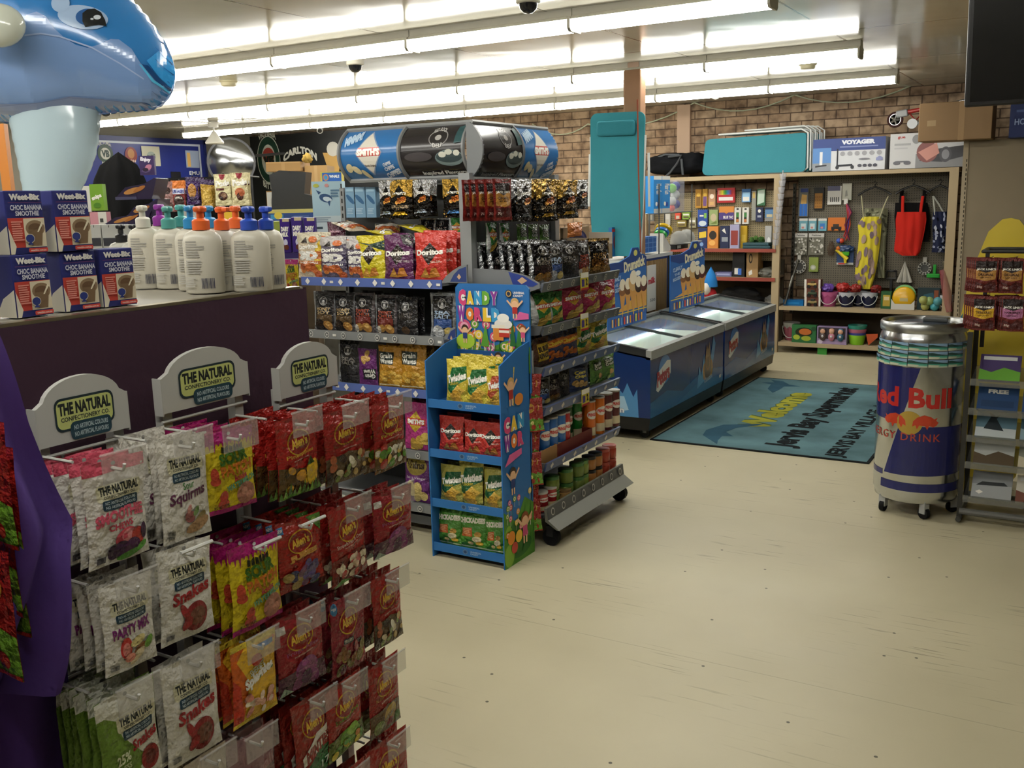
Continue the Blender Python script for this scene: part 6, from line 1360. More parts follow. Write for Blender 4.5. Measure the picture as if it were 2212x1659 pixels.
# upper wire frame with pegged packets
m_=MB(); ztop=ony(2150,545,ya).z
for s in (-1,1): m_.box((s*(jw-.03)-.01,.15,.9),(s*(jw-.03)+.01,.17,ztop),'#2b2a28')
m_.tube([(-jw+.03,-.12,ztop),(jw-.03,-.12,ztop)],.009,'#3a3936',8); m_.tube([(-jw+.03,-.12,ztop),(-jw+.03,.16,ztop)],.009,'#3a3936',8); m_.tube([(-jw+.03,.16,ztop),(jw-.03,.16,ztop)],.009,'#3a3936',8)
m_.tube([(-jw+.03,.16,ztop-.075),(jw-.03,.16,ztop-.075)],.007,'#3a3936',8); m_.tube([(-jw+.03,.16,ztop-.31),(jw-.03,.16,ztop-.31)],.007,'#3a3936',8); m_.tube([(jw-.03,-.12,ztop),(jw-.03,.16,ztop)],.009,'#3a3936',8); m_.build('upper_frame','satin',jr)
def jk(col,l1,tc): return [P([(.06,.72),(.5,.6),(.94,.72),(.94,.4),(.5,.34),(.06,.4)],col),P([(.06,.68),(.5,.58),(.94,.68),(.94,.92),(.06,.92)],'#241412'),T("JACK LINK'S",.1,.64,.92,.72,W,b=.05),T(l1,.16,.49,.84,.57,tc,b=.04),T('BEEF JERKY',.24,.42,.76,.46,tc),P([(.06,.06),(.94,.06),(.94,.3),(.7,.34),(.5,.22),(.06,.33)],'#4a1412'),RR(.12,.1,.42,.22,'#6a2a26',.02),T('50g',.16,.12,.38,.2,'#d8c8c0')]
defbag('jk1','#6a1f1a',jk('#b07f3a','ORIGINAL','#4a2a18'),seed=81,mat='bagmatte',A=1.25,Th=.14); defbag('jk2','#6a1f1a',jk('#d0a21f','TERIYAKI','#6a4a18'),seed=82,mat='bagmatte',A=1.25,Th=.14); defbag('jk3','#6a1f1a',jk('#b5709a','HAM JERKY','#4a1f34'),seed=83,mat='bagmatte',A=1.25,Th=.14)
for kind,px,ty,by,n,lab in (('jk1',2132,558,632,5,'upper left ORIGINAL dried meat packet'),('jk1',2188,558,634,4,'upper right ORIGINAL dried meat packet at the frame edge'),('jk2',2127,640,714,5,'yellow TERIYAKI dried meat packet'),('jk3',2190,640,716,4,'pink-banded HAM dried meat packet')):
    y=ya-.03; p=ony(px,ty,y);q2=ony(px,by,y);wd=ony(px+27,ty,y).x-ony(px-27,ty,y).x
    for i in range(n):
        put(kind,(p.x-.012*i,y+.024*i,q2.z-.0),wd,p.z-q2.z,-.05+.08*i*(i%2),lab if i==0 else '%s packet behind the %s'%(ORD[i],lab),'dried meat packets on the right rack',name='jerky_packet',cat='jerky packet')
    m_=MB(); m_.tube([(p.x-jox,y-joy-.03,p.z-.012),(p.x-jox,.16,p.z-.012)],.003,'#4a4a46',6); m_.build('hook','metal',jr)
# body board
bx=ony(2170,520,6.02).x; bt=ony(2165,470,6.02).z; wb=.225
m_=MB(); out=[(-wb*.55,.02),(wb*.55,.02),(wb*.9,.15),(wb,.5),(wb*.98,bt*.55),(wb*.8,bt*.8),(wb*.5,bt*.95),(wb*.2,bt*.995),(0,bt),(-wb*.2,bt*.995),(-wb*.5,bt*.95),(-wb*.8,bt*.8),(-wb*.98,bt*.55),(-wb,.5),(-wb*.9,.15)]
out=[(p[0]*(1 if p[1]<bt*.5 else .92),p[1]) for p in out]
bb=thing('body_board','yellow body board with blue markings standing behind the brochure rack','body board',(bx,6.02,0))
m_.prism(out,lambda a,b_:V((a,.05,b_)),lambda a,b_:V((a,0,b_)),'#e6cc4c',side='#d5b93a'); m_.art(flat((-wb,0,0),(2*wb,0,0),(0,0,bt)),[P([(.04,.25),(.2,.3),(.12,.5),(.04,.45)],'#3a7fa5'),P([(.03,.52),(.12,.5),(.1,.66),(.05,.62)],'#3a7fa5'),P([(.1,.1),(.2,.2),(.16,.3),(.08,.2)],'#2a3a4a')],bt/(2*wb),eps=.001)
m_.build('board_deck','vinyl',bb); bb.rotation_euler=(0,.06,0); bb.location.x-=.07
# tall beige shelf end and the boxes on it
ey=10.05
ex0=ony(2078,400,ey).x; ez=ony(2120,303,ey).z
eb=thing('shelf_end_unit','tall beige perforated shelf end at the right, cardboard box on top','shelving unit',(ex0+.65,ey+.3,0))
m_=MB(); m_.box((-.65,-.3,0),(.65,-.27,ez),'#8f816b'); m_.box((-.65,-.27,0),(-.61,.3,ez),'#9c8e77'); m_.box((-.65,-.27,ez-.03),(.65,.3,ez),'#95876f'); m_.build('end_panel','matte',eb)
m_=MB()
for x in (-.655,-.05,): m_.box((x,-.308,0),(x+.045,-.3,ez),'#a5967e')
for k in range(46): m_.box((-.625,-.3085,.1+k*.042),(-.617,-.308,.125+k*.042),'#2a241c')
m_.build('slotted_upright','matte',eb)
p=ony(2060,318,ey-.05); a=ony(1990,318,ey-.02);b_=ony(2146,300,ey-.02);tt=ony(2060,237,ey-.02)
m_=MB(); m_.rbox((a.x,ey-.25,ez+.002),(b_.x,ey+.15,ez+.002+(tt.z-p.z)),.006,'#8a6c48'); m_.art(flat((a.x,ey-.25,ez),(b_.x-a.x,0,0),(0,0,tt.z-p.z)),[R(.55,0,.63,1,'#9c7c55'),R(.12,.4,.24,.55,'#a58a64')],.4,eps=.001)
tag(m_.build('cardboard_box','card'),'brown cardboard box on top of the tall beige shelf end','box')
a=ony(2182,300,ey);m_=MB(); m_.box((a.x,ey-.2,ez+.002),(a.x+.5,ey+.2,ez+.36),'#1f2c5c'); m_.art(flat((a.x,ey-.2,ez),(.5,0,0),(0,0,.36)),[T('HOME',.08,.3,.4,.45,'#8a9ac0'),R(.1,.6,.4,.66,'#4a5a8a')],.7)
tag(m_.build('blue_box','card'),'navy blue box beside the brown box at the right edge','box')
# hanging screen
sy=4.3; bl=ony(2081,232,sy)
tv=thing('hanging_screen','black screen hung from the ceiling in the top right corner','screen',(bl.x+.55,sy+.02,bl.z))
Mt=Matrix.Rotation(math.radians(8),4,'X')
m_=MB(); m_.rbox((-.55,0,0),(.55,.06,.66),.008,'#0d0d0f',M4=Mt); m_.build('casing','satin',tv)
m_=MB(); m_.box((-.53,-.002,.02),(.53,0,.64),'#09090b',M4=Mt); m_.build('display','gloss',tv)
m_=MB(); m_.tube([(0,.06,.4),(0,.12,CEIL-bl.z)],.025,'#2a2a2c',10); m_.build('ceiling_mount','satin',tv)
# ================================================================ shelving against the brick wall
YB=10.75
m,nt,b=nmat('pegboard'); a_=N(nt,'Attribute',attribute_name='Col'); tc=N(nt,'TexCoord').outputs['Object']
sep=N(nt,'SeparateXYZ'); nt.links.new(tc,sep.inputs[0])
fx=mth(nt,'SUBTRACT',mth(nt,'FRACT',mth(nt,'MULTIPLY',sep.outputs[0],40)),.5); fz=mth(nt,'SUBTRACT',mth(nt,'FRACT',mth(nt,'MULTIPLY',sep.outputs[2],40)),.5)
dd_=mth(nt,'ADD',mth(nt,'MULTIPLY',fx,fx),mth(nt,'MULTIPLY',fz,fz))
nt.links.new(mixc(nt,mth(nt,'LESS_THAN',dd_,.035),a_.outputs['Color'],'#1d1a16'),b.inputs['Base Color']); b.inputs['Roughness'].default_value=.7
TB='#a89678'
lx0=ony(1384,385,YB).x; lx1=ony(1690,385,YB).x; rxx1=ony(2072,360,YB).x
TOPZ=1.955
def rail(parent,nm,x0,x1,z0,z1,y0,y1,c,ox,mat='matte'): MB().box((x0-ox,y0-YB,z0),(x1-ox,y1-YB,z1),c).build(nm,mat,parent)
ox=(lx0+lx1)/2
ls=thing('wall_shelving','left timber wall shelving with red-edged shelves, teal loungers on top','shelving unit',(ox,YB,0),0,'timber shelving along the brick wall')
rail(ls,'top_board',lx0,lx1,TOPZ-.045,TOPZ,YB,BACK-.06,TB,ox)
for x in (lx0+.03,lx1-.05): rail(ls,'post',x-.04,x+.04,0,TOPZ-.045,YB,YB+.05,TB,ox)
rail(ls,'peg_panel',lx0+.07,lx1-.09,1.0,1.78,BACK-.34,BACK-.31,'#8a7c5e',ox,'pegboard')
RSZ=[ony(1600,538,YB).z,ony(1600,600,YB).z,.50]
for z in RSZ:
    sh=MB(); sh.box((lx0+.07-ox,0,z-.02),(lx1-.09-ox,BACK-.07-YB,z),'#8a7a60'); sh.build('shelf','matte',ls)
    e=MB(); e.box((lx0+.07-ox,-.012,z-.035),(lx1-.05-ox,0,z+.004),'#8f4236'); e.build('shelf_edge','paint',ls)
rail(ls,'back_panel',lx0+.07,lx1-.09,.05,1.0,BACK-.1,BACK-.07,'#4a4236',ox)
MB().tube([(lx0+.1-ox,.02,1.2),(lx0+.1-ox,.02,1.9)],.012,'#8a8a86').build('steel_rail','metal',ls)
ox2=(lx1+rxx1)/2
rs=thing('wall_shelving','right timber wall shelving with pegboard of toys and swimwear','shelving unit',(ox2,YB,0),0,'timber shelving along the brick wall')
rail(rs,'top_board',lx1,rxx1,TOPZ-.045+.01,TOPZ+.005,YB,BACK-.06,TB,ox2)
rail(rs,'post',rxx1-.085,rxx1,0,TOPZ-.035,YB,YB+.05,TB,ox2)
S1=ony(1870,668,YB).z; S2=ony(1780,744,YB).z
for z,nm in ((S1,'shelf'),(S2,'shelf')):
    rail(rs,nm,lx1+.0,rxx1-.085,z-.04,z,YB,BACK-.07,TB,ox2)
PY=BACK-.2
pz0=ony(1740,618,PY).z;pz1=ony(1740,378,PY).z
rail(rs,'pegboard',ony(1722,500,PY).x,ony(2042,500,PY).x,pz0,pz1,PY,PY+.02,'#665f51',ox2,'pegboard')
rail(rs,'dark_panel',ony(2042,500,PY-.02).x,rxx1-.085,S1,TOPZ-.06,PY-.02,PY+.02,'#1b1a19',ox2)
rail(rs,'back_panel',lx1+.02,rxx1-.09,.02,S1-.05,BACK-.1,BACK-.07,'#3d352b',ox2)
rl=MB(); rl.box((lx1+.03-ox2,PY-YB-.06,.4),(lx1+.06-ox2,PY-YB-.03,1.85),'#4a4842')
for k in range(30): rl.box((lx1+.04-ox2,PY-YB-.061,.45+k*.046),(lx1+.05-ox2,PY-YB-.0595,.475+k*.046),'#151412')
rl.build('slotted_rail','metal',rs)
rl=MB(); rl.tube([(lx1+.05-ox2,.05,S1+.02),(lx1+.13-ox2,.25,S1+.5)],.014,'#77766f',8); rl.build('brace','metal',rs)
# ---- goods pegged on the left panel
PLF=BACK-.36
GL='hanging packs on the left peg panel'
def peg(nm,lab,cat,x0,y0,x1,y1,col,ops=None,dep=.03,Y=PLF,grp=GL,mat='card',**k):
    return pxbox(nm,lab,cat,(x0,y0),(x1,y1),Y-dep,dep,col,ops,mat,grp,**k)
W2='#d8d5ce'
stripe=[R(.1,.55,.9,.75,W2),R(.15,.2,.85,.4,'#5a4a3a')]
peg('hanging_pack','first golden pack from the left on the top peg row','pack',1502,409,1515,449,'#b5832a',[R(.15,.1,.85,.6,'#7a5a2c'),E(.5,.7,.3,.1,'#d8b04a')])
peg('hanging_pack','second golden pack from the left on the top peg row','pack',1517,408,1528,449,'#b88a30',[R(.15,.1,.85,.6,'#6a4a7a'),E(.5,.7,.3,.1,'#d8b04a')])
peg('hanging_pack','tan and white pack left of the red marker set','pack',1530,409,1545,447,'#b58a6a',[E(.5,.6,.3,.14,'#e0d0c0'),R(.2,.1,.8,.3,'#c9a06a')])
peg('marker_set','red flat box with a rainbow of markers','marker set',1549,406,1587,438,'#a8282c',[R(.05+.075*i,.55,.05+.075*(i+1),.85,c_) for i,c_ in enumerate(['#d88a8a','#d8a04a','#d8c84a','#e5d83a','#8fc03a','#4aa84a','#3a9a8a','#4a8ac0','#6a6ab5','#8a4a8a'])]+[R(.1,.15,.9,.38,'#d8d0d0')])
peg('hanging_pack','pale blue card with dark blue top on the top peg row','pack',1602,408,1621,437,'#2f5f94',[R(.08,.05,.92,.75,'#8fb8d8'),R(.15,.1,.85,.4,W2)])
peg('hanging_pack','narrow grey strip pack hanging below the top row','pack',1623,412,1632,476,'#8a8a82',[R(.2,.75,.8,.95,'#b59a5a')])
peg('hanging_pack','tilted green and white card at the right of the top row','pack',1635,408,1652,444,'#3a6a4a',[P([(.05,.05),(.9,.2),(.95,.95),(.1,.9)],'#b5c5b8')])
peg('hanging_pack','royal blue pack with white bowl in the middle row','pack',1507,453,1528,490,'#2a4a94',[E(.5,.2,.4,.16,'#c5d0d8'),R(.2,.6,.6,.7,W2),R(.65,.5,.9,.8,'#7ab04a')])
peg('hanging_pack','pale green crinkled bag in the middle row','pack',1532,453,1550,487,'#8fa06a',[E(.5,.5,.35,.25,'#b5a88a'),P([(.1,.1),(.9,.1),(.9,.3)],'#6a7a3a')])
peg('hanging_pack','orange and purple glue pack in the middle row','pack',1553,446,1585,475,'#c9823a',[R(0,0,1,.55,'#4a3a7a'),T('BLUE TAC',.3,.1,.95,.3,W2,b=.04),P([(.3,.6),(.7,.6),(.5,.45)],'#c9823a')])
for i,x in enumerate((1586,1603)): peg('battery_pack','white pack of green and copper batteries, %s of two'%['left','right'][i],'batteries',x,448,x+14,484,'#c9c7c0',[R(.28,.1,.7,.7,'#2a2a22'),R(.3,.42,.68,.68,'#3a7a3a'),R(.3,.12,.68,.3,'#b5703a'),E(.5,.9,.2,.05,'#222')])
peg('hanging_pack','navy card with white print in the middle row','pack',1632,448,1648,479,'#232a4a',[E(.5,.75,.2,.12,W2),R(.25,.3,.75,.45,'#9aa0b0')])
peg('hanging_pack','grey-blue card at the right end of the middle row','pack',1652,448,1670,478,'#5a84b0',[R(0,.85,1,1,'#22304a'),R(.2,.3,.9,.5,'#c5b894'),R(0,0,1,.25,'#8a8a88')])
GS='goods standing on the upper red-edged shelf'
def stand(nm,lab,cat,x0,y0,x1,y1,col,ops=None,dep=.05,Y=YB+.12,z=RSZ[0],grp=GS,mat='card',**k): return pxbox(nm,lab,cat,(x0,y0),(x1,y1),Y,dep,col,ops,mat,grp,zb=z,**k)
stand('standing_pack','navy pack with yellow print, left end of the upper red shelf','pack',1508,493,1527,530,'#23305f',[P([(.1,.5),(.9,.55),(.9,.85),(.1,.8)],'#d8b83a'),E(.4,.2,.2,.1,'#7a9ac8')])
stand('standing_pack','orange pet food packet with a dark animal picture','pack',1528,489,1551,530,'#c9823a',[E(.5,.6,.35,.2,'#2a2420'),E(.45,.25,.3,.12,'#e0a85a')])
stand('standing_pack','navy pack with white speakers picture','pack',1555,488,1574,530,'#232a4a',[R(.2,.3,.9,.5,'#8a9098'),P([(.2,.8),(.5,.9),(.7,.65),(.5,.7)],W2)])
stand('standing_pack','lavender-topped pack with a brick-red window','pack',1576,485,1596,532,'#9a98b8',[R(.12,.14,.88,.75,'#8a3a34')])
stand('standing_pack','yellow pack right of the brick-red one','pack',1599,488,1613,520,'#c9a32c',[R(.2,.3,.8,.6,'#d8b84a')],Y=YB+.2)
stand('standing_pack','white pack at the right end of the upper red shelf','pack',1652,488,1666,528,'#a9a9a8',[E(.6,.3,.25,.2,'#e0e0de')],Y=YB+.2)
m_=MB(); p=ony(1633,510,YB+.2)
for i in range(9): m_.ell((rf.uniform(-.07,.07),rf.uniform(-.03,.03),rf.uniform(.01,.09)),(.03,.025,.03),['#3a5a2c','#4a6a34','#2c4a24'][i%3],8)
tag(m_.build('artificial_greenery','cloth',None,(p.x,YB+.22,RSZ[0]+.03)),'small clump of green foliage behind the dark teal boxes','greenery',GS)
for i in range(2):
    a=ony(1604,520,YB+.03);b_=ony(1664,520,YB+.03); m_=MB(); m_.rbox((a.x,YB+.03,RSZ[0]+.002+.034*i),(b_.x-.02*i,YB+.2,RSZ[0]+.034+.034*i),.006,'#1f444e')
    tag(m_.build('flat_case','satin'),'long dark teal flat case on the upper red shelf, %s of two stacked'%['lower','upper'][i],'case',GS)
GM='goods on the middle red-edged shelf'
for nm,lab,x0,y0,x1,y1,c_,ops in (('black_box','tall black box with blue and white label on the middle red shelf',1582,545,1612,588,'#1d1c1e',[R(.15,.1,.45,.36,W2),R(.4,.08,.65,.34,'#3a6ac0')]),('carry_box','brown carry box with oval handle on the middle red shelf',1608,545,1637,588,'#a58458',[E(.45,.75,.14,.2,'#1d1510'),E(.45,.75,.08,.13,'#a58458'),P([(.3,.2),(.55,.3),(.6,.12),(.35,.06)],W2)])):
    stand(nm,lab,'box',x0,y0,x1,y1,c_,ops,dep=.2,Y=YB+.12,z=RSZ[1],grp=GM)
stand('flat_pack','low lavender flat pack left of the black box','pack',1545,588,1580,600,'#6a6a94',[R(.1,.3,.9,.7,'#9aa0c8')],dep=.2,z=RSZ[1],grp=GM)
def crumple(name,lab,cat,c,r,col,mat,n,seed,grp=None):
    r_=random.Random(seed); bm=bmesh.new(); bmesh.ops.create_icosphere(bm,subdivisions=4,radius=1)
    for v in bm.verts:
        d=1+.35*noise.noise(v.co*2.1+V((seed,0,0)))+.18*noise.noise(v.co*5+V((0,seed,0)))
        v.co=V((v.co.x*r[0]*d,v.co.y*r[1]*d,max(v.co.z*d,-.75)*r[2]))
    zmin=min(v.co.z for v in bm.verts); bm.verts.index_update()
    mb=MB(); mb.add([v.co-V((0,0,zmin)) for v in bm.verts],[[v.index for v in f.verts] for f in bm.faces],col); bm.free()
    return tag(mb.build(name,mat,None,c,smooth=70),lab,cat,grp)
p=ony(1658,598,YB+.15); crumple('crinkled_bag','crinkled clear bag at the right of the middle red shelf','bag',(p.x,YB+.18,RSZ[1]+.001),(.12,.1,.06),'#8f8e84','clearbag',1,3,GM)
p=ony(1600,640,YB+.2); crumple('black_netting','heap of black plastic netting on the lowest red shelf behind the freezer','netting',(p.x,YB+.22,RSZ[2]+.001),(.24,.12,.11),'#2a2a2b','cloth',1,5)
p=ony(1672,648,YB+.2); crumple('crinkled_bag','crinkled white bag on the lowest red shelf','bag',(p.x,YB+.2,RSZ[2]+.001),(.1,.1,.07),'#9a9a94','clearbag',1,8)
# far-left small packs behind the wire shelf
for i,(x0,y0,x1,y1,c_,lab) in enumerate(((1396,414,1410,444,'#8a8474','small grey cream pack at the left end of the peg panel'),(1396,450,1412,478,'#7d7d7a','small grey blister pack below it'),(1434,462,1447,486,'#c5c2bc','small white pack behind the wire shelf'),(1458,458,1470,474,'#c94a34','red fluorescent pen pack'),(1474,458,1490,474,'#7a9a3a','yellow-green pen pack beside the red one'),(1462,476,1482,490,'#8a7a3a','small olive pack under the pens'),(1488,470,1503,492,'#9a9474','dull cream pack left of the blue bowl pack'))):
    peg('hanging_pack',lab,'pack',x0,y0,x1,y1,c_,stripe if i>3 else [R(.2,.1,.8,.5,'#b5b0a0')])
# clear cup strip
cs_=thing('hanging_cup_strip','hanging strip of clear plastic cups at the timber post','packing strip',(ony(1690,370,YB-.1).x,YB-.07,ony(1690,372,YB-.1).z))
for i in range(11):
    M4=Matrix.Translation((-.006*i,0,-.07*i-.05)); m_=MB(); m_.lathe([(.028,-.03),(.04,.035),(.036,.035),(.025,-.025)],'#c5c5cc',12,M4=M4); m_.build('cup','clear',cs_,smooth=40)
m_=MB(); m_.tube([(0,0,.02),(-.03,.0,-.4),(-.066,.0,-.82)],.006,'#a5a5a8'); m_.build('string','satin',cs_)
# gnome-like figure by the freezer
p=ony(1535,650,10.3)
gn=thing('toy_figure','small toy figure with tall blue hat, white beard and red coat behind the farther freezer','toy',(p.x,10.3,.5))
MB().lathe([(.001,0),(.09,0),(.1,.1),(.06,.2),(.04,.24)],'#a5282c',16).build('coat','cloth',gn,smooth=60)
MB().ell((-.03,-.05,.24),(.05,.045,.07),'#d5d2cc',12).build('beard','cloth',gn,smooth=60)
MB().lathe([(.075,.26),(.07,.32),(.045,.4),(.0,.48)],'#2f7ac0',16).build('hat','cloth',gn,smooth=60)
st_=MB(); st_.rbox((p.x-.15,10.18,0),(p.x+.15,10.45,.498),.01,'#2c2a28'); tag(st_.build('plinth_box','matte'),'dark box under the blue-hatted toy figure','box')
# ---- pegboard goods on the right
PF=PY-.005; GR='packs and toys on the pegboard'
def pg2(nm,lab,cat,x0,y0,x1,y1,col,ops=None,dep=.025,**k): return peg(nm,lab,cat,x0,y0,x1,y1,col,ops,dep,PF,GR,**k)
pg2('brush_pack','pack of bristle brushes with blue handles','brushes',1725,406,1745,468,'#6a6a66',[R(.1,.02,.35,.45,'#2a6ac0'),R(.4,.02,.62,.45,'#2f72c8'),R(.67,.02,.9,.45,'#2a6ac0'),P([(.2,.45),(.8,.45),(.85,.75),(.3,.78)],'#c9a05a'),R(.15,.85,.95,.98,'#2f3f7a')])
pg2('scourer_pack','black card with an amber sponge panel','sponge',1757,405,1779,453,'#191817',[R(.1,.06,.86,.74,'#9c6c2a')]+[E(.2+.18*(i%4),.15+.14*(i//4),.05,.03,'#7a501c') for i in range(16)])
pg2('card_pack','white card pack with small black tools','pack',1787,402,1817,442,'#cfcdc8',[R(0,.75,.9,1,'#5a5a74')]+[R(.2+.14*i,.15,.26+.14*i,.4,'#3a3a3c') for i in range(5)])
pg2('card_pack','tilted white tag above the red cords','pack',1819,396,1839,432,'#c9c9bc',[P([(.3,.2),(.6,.25),(.5,.6),(.35,.55)],'#9a9a92')])
for i,(x0,x1) in enumerate(((1726,1744),(1746,1763),(1767,1785))): pg2('card_pack','small light blue pack on the second peg row, %s of three'%['left','middle','right'][i],'pack',x0,472,x1,499,'#6fa5b5',[R(0,.82,1,1,W2),R(.2,.15,.8,.6,['#c5d5d8','#c9d8da','#3f7ac0'][i]),R(.3,.2,.6,.35,'#c98a84')])
pg2('toy_truck_pack','orange card with a toy truck','toy',1788,470,1825,498,'#c9702a',[R(.2,.1,.8,.3,'#2a2420'),E(.3,.12,.1,.12,'#1a1a1a'),E(.7,.12,.1,.12,'#1a1a1a'),R(.3,.3,.65,.5,'#3a3028')])
cd=thing('skipping_cords','bundle of red and purple cords on the pegboard','cords',(ony(1828,435,PF-.03).x,PF-.04,ony(1828,435,PF-.03).z)); cd['group']=GR
for i in range(6): MB().tube([(0,0,0),(.02+.01*i,-.005*i,-.12),(.03+.014*math.sin(i)*2,-.005*i,-.25),(-.01+.012*i,0,-.38-.02*(i%3))],.007,['#b53a3a','#8a3a5a','#c2503c','#5a3f8a','#b04a34','#6a3050'][i],6).build('cord','cloth',cd,smooth=60)
MB().box((-.02,-.01,-.03),(.02,.01,.03),'#d0cdc8').build('tag','card',cd)
for i,(x,c_) in enumerate(((1812,'#3a5ac0'),(1818,'#c9482c'))):
    p=ony(x,520,PF-.05); tag(MB().ell((0,0,0),.028,c_,12).build('hanging_ball','gloss',None,(p.x,PF-.05,p.z),smooth=80),'%s ball hanging beneath the red cords'%['blue','red-orange'][i],'ball',GR)
for i,(x0,x1) in enumerate(((1714,1743),(1746,1779))): pg2('pebble_pack','clear bag of silver pebbles with white header, %s of two'%['left','right'][i],'pack',x0,504,x1,551,'#77756a',[R(0,.82,1,1,'#c9c7c2'),T('Pebbles',.2,.87,.8,.95,'#4a4a48')]+[E(rf.uniform(.08,.92),rf.uniform(.05,.78),.08,.045,rf.choice(['#b5b3a8','#8f8d82','#d0cec5','#4a4840']),8,rf.uniform(0,180)) for _ in range(34)],mat='gloss')
def ringtoy(px,py,lab):
    p=ony(px,py,PF-.03); t=thing('ring_toy',lab,'toy',(p.x,PF-.02,p.z)); t['group']='silver ring toys on the pegboard'
    k=ony(px+15,py,PF-.03).x-p.x
    Mx=Matrix.Rotation(PI/2,4,'X')
    m_=MB(); m_.lathe([(k*.62,-.008),(k*.98,-.008),(k,.0),(k*.98,.008),(k*.62,.008),(k*.62,-.008)],'#c5c3bb',28,M4=Mx)
    for i in range(12):
        a=i*PI/6; m_.ell((k*.8*math.cos(a),-.01,k*.8*math.sin(a)),(.012,.004,.012),'#3a3834',8)
    m_.build('ring','satin',t,smooth=50)
    m_=MB(); m_.lathe([(0,-.006),(k*.6,-.006),(k*.6,.004),(0,.004)],'#4a4a48',24,M4=Mx); m_.build('disc','satin',t,smooth=40)
    m_=MB(); m_.rbox((-.02,-.01,k),(.02,.005,k+.05),.004,'#c5c3bb'); m_.build('clip','satin',t)
ringtoy(1726,576,'silver ring toy at the bottom left of the pegboard'); ringtoy(1997,580,'silver ring toy beside the green toy on the right')
pg2('card_pack','lime green card pack with a white disc','pack',1747,556,1767,587,'#8a9a4a',[E(.45,.3,.3,.18,'#b5b8a5'),E(.45,.3,.18,.1,'#d5d5ca')])
p=ony(1795,540,PF-.03); crumple('small_bag','small dark bag with an orange corner on the pegboard','bag',(p.x,PF-.03,p.z-.06),(.035,.02,.09),'#5a4634','clearbag',1,12,GR)
wg=thing('toy_gun_pack','toy water pistol in yellow and green on a blue card','toy',(ony(1825,570,PF-.02).x,PF-.02,ony(1825,572,PF-.02).z)); wg['group']=GR
m_=MB(); m_.box((-.09,.0,0),(.09,.012,.2),'#2a4068'); m_.art(flat((-.09,0,0),(.18,0,0),(0,0,.2)),[R(0,0,1,.12,'#b5b5b0'),R(.1,.02,.5,.1,'#b53a34')],1); m_.build('card','card',wg)
m_=MB(); m_.tube([(-.09,-.02,.17),(.03,-.02,.06)],.022,'#d8c22c',10); m_.rbox((-.03,-.035,.1),(.05,-.005,.17),.01,'#4aa02c'); m_.tube([(0,-.02,.1),(.01,-.02,.02)],.016,'#d8c22c',8); m_.ell((-.07,-.03,.18),.025,'#c9702a',10); m_.build('pistol','gloss',wg,smooth=50)
p=ony(1800,528,PF-.04); crumple('blue_packet','crumpled dark blue packet above the toy water pistol','pack',(ony(1828,532,PF).x,PF-.04,ony(1828,535,PF).z-.04),(.08,.03,.04),'#24406a','foil',1,14,GR)
# ---- garments
def hanger(px,pyt,wd,y,parent,ox_,oy_,oz_):
    m_=MB(); m_.tube([(0,0,.1),(.015,0,.125),(0,0,.145),(-.015,0,.13)],.006,'#1a1918',6); m_.tube([(-wd,0,0),(-wd*.6,0,.045),(0,0,.085),(wd*.6,0,.045),(wd,0,0)],.011,'#1a1918',8); m_.tube([(0,0,.08),(0,0,.11)],.006,'#1a1918',6)
    m_.build('hanger','satin',parent,(ox_,oy_,oz_),smooth=50)
def garment(name,lab,pxs,py_top,Y,col,ops,straps,outline,hang,grp='swimwear hanging on the pegboard',mat='cloth'):
    """outline: list of (px left, px right, py) rows"""
    rows=[(ony(l,y,Y),ony(r,y,Y)) for l,r,y in outline]
    cx=sum(a.x+b.x for a,b in rows)/2/len(rows); z0=rows[-1][0].z; t=thing(name,lab,'swimwear',(cx,Y,z0)); t['group']=grp
    def row(v):
        k=v*(len(rows)-1); i=min(int(k),len(rows)-2); f=k-i
        return rows[i][0].lerp(rows[i+1][0],f),rows[i][1].lerp(rows[i+1][1],f)
    def F(u,v,side):
        a,b_=row(1-v); x=a.x+(b_.x-a.x)*u; th=.035*math.sqrt(max(0,1-(2*u-1)**2))
        w=.006*math.sin(u*22+3*v)+.004*math.sin(u*9-v*6)
        return V((x-cx,(-th-w if side else th*.5),a.z*(1-u)+b_.z*u-z0))
    m_=MB(); m_.grid(lambda u,v:F(u,v,1),16,16,col); m_.grid(lambda u,v:F(1-u,v,0),16,16,col)
    S=lambda u,v,d=0:F(u,v,1)-V((0,d,0))
    S.g=(16,16); m_.art(S,ops,1.8,eps=.002,step=.0004)
    m_.build('body',mat,t,smooth=60)
    for (x0,y0,x1,y1,r,c_) in straps:
        p=ony(x0,y0,Y-.01);q2=ony(x1,y1,Y-.02); MB().tube([(p.x-cx,p.y-Y+.02,p.z-z0),((p.x+q2.x)/2-cx,-.015,(p.z+q2.z)/2-z0),(q2.x-cx,-.02,q2.z-z0-.02)],r,c_,6).build('strap',mat,t,smooth=60)
    if hang:
        p=ony(hang[0],hang[1],Y); hanger(0,0,hang[2],0,t,p.x-cx,.01,p.z-z0)
    return t
fl=random.Random(6)
flor=[E(fl.uniform(.05,.95),fl.uniform(.03,.97),.1,.05,fl.choice(['#8f7a70','#a08a7a','#7a6a74']),9,fl.uniform(0,180)) for _ in range(34)]
garment('floral_dress','grey-green patterned swimsuit hanging behind the yellow floral one',0,0,PF-.06,'#7a7a62',[E(fl.uniform(.05,.95),fl.uniform(.03,.97),.09,.03,fl.choice(['#4a4a3c','#9a9a80']),8,fl.uniform(0,180)) for _ in range(40)],[],[(1868,1918,450),(1866,1917,470),(1890,1914,520),(1896,1912,600)],None)
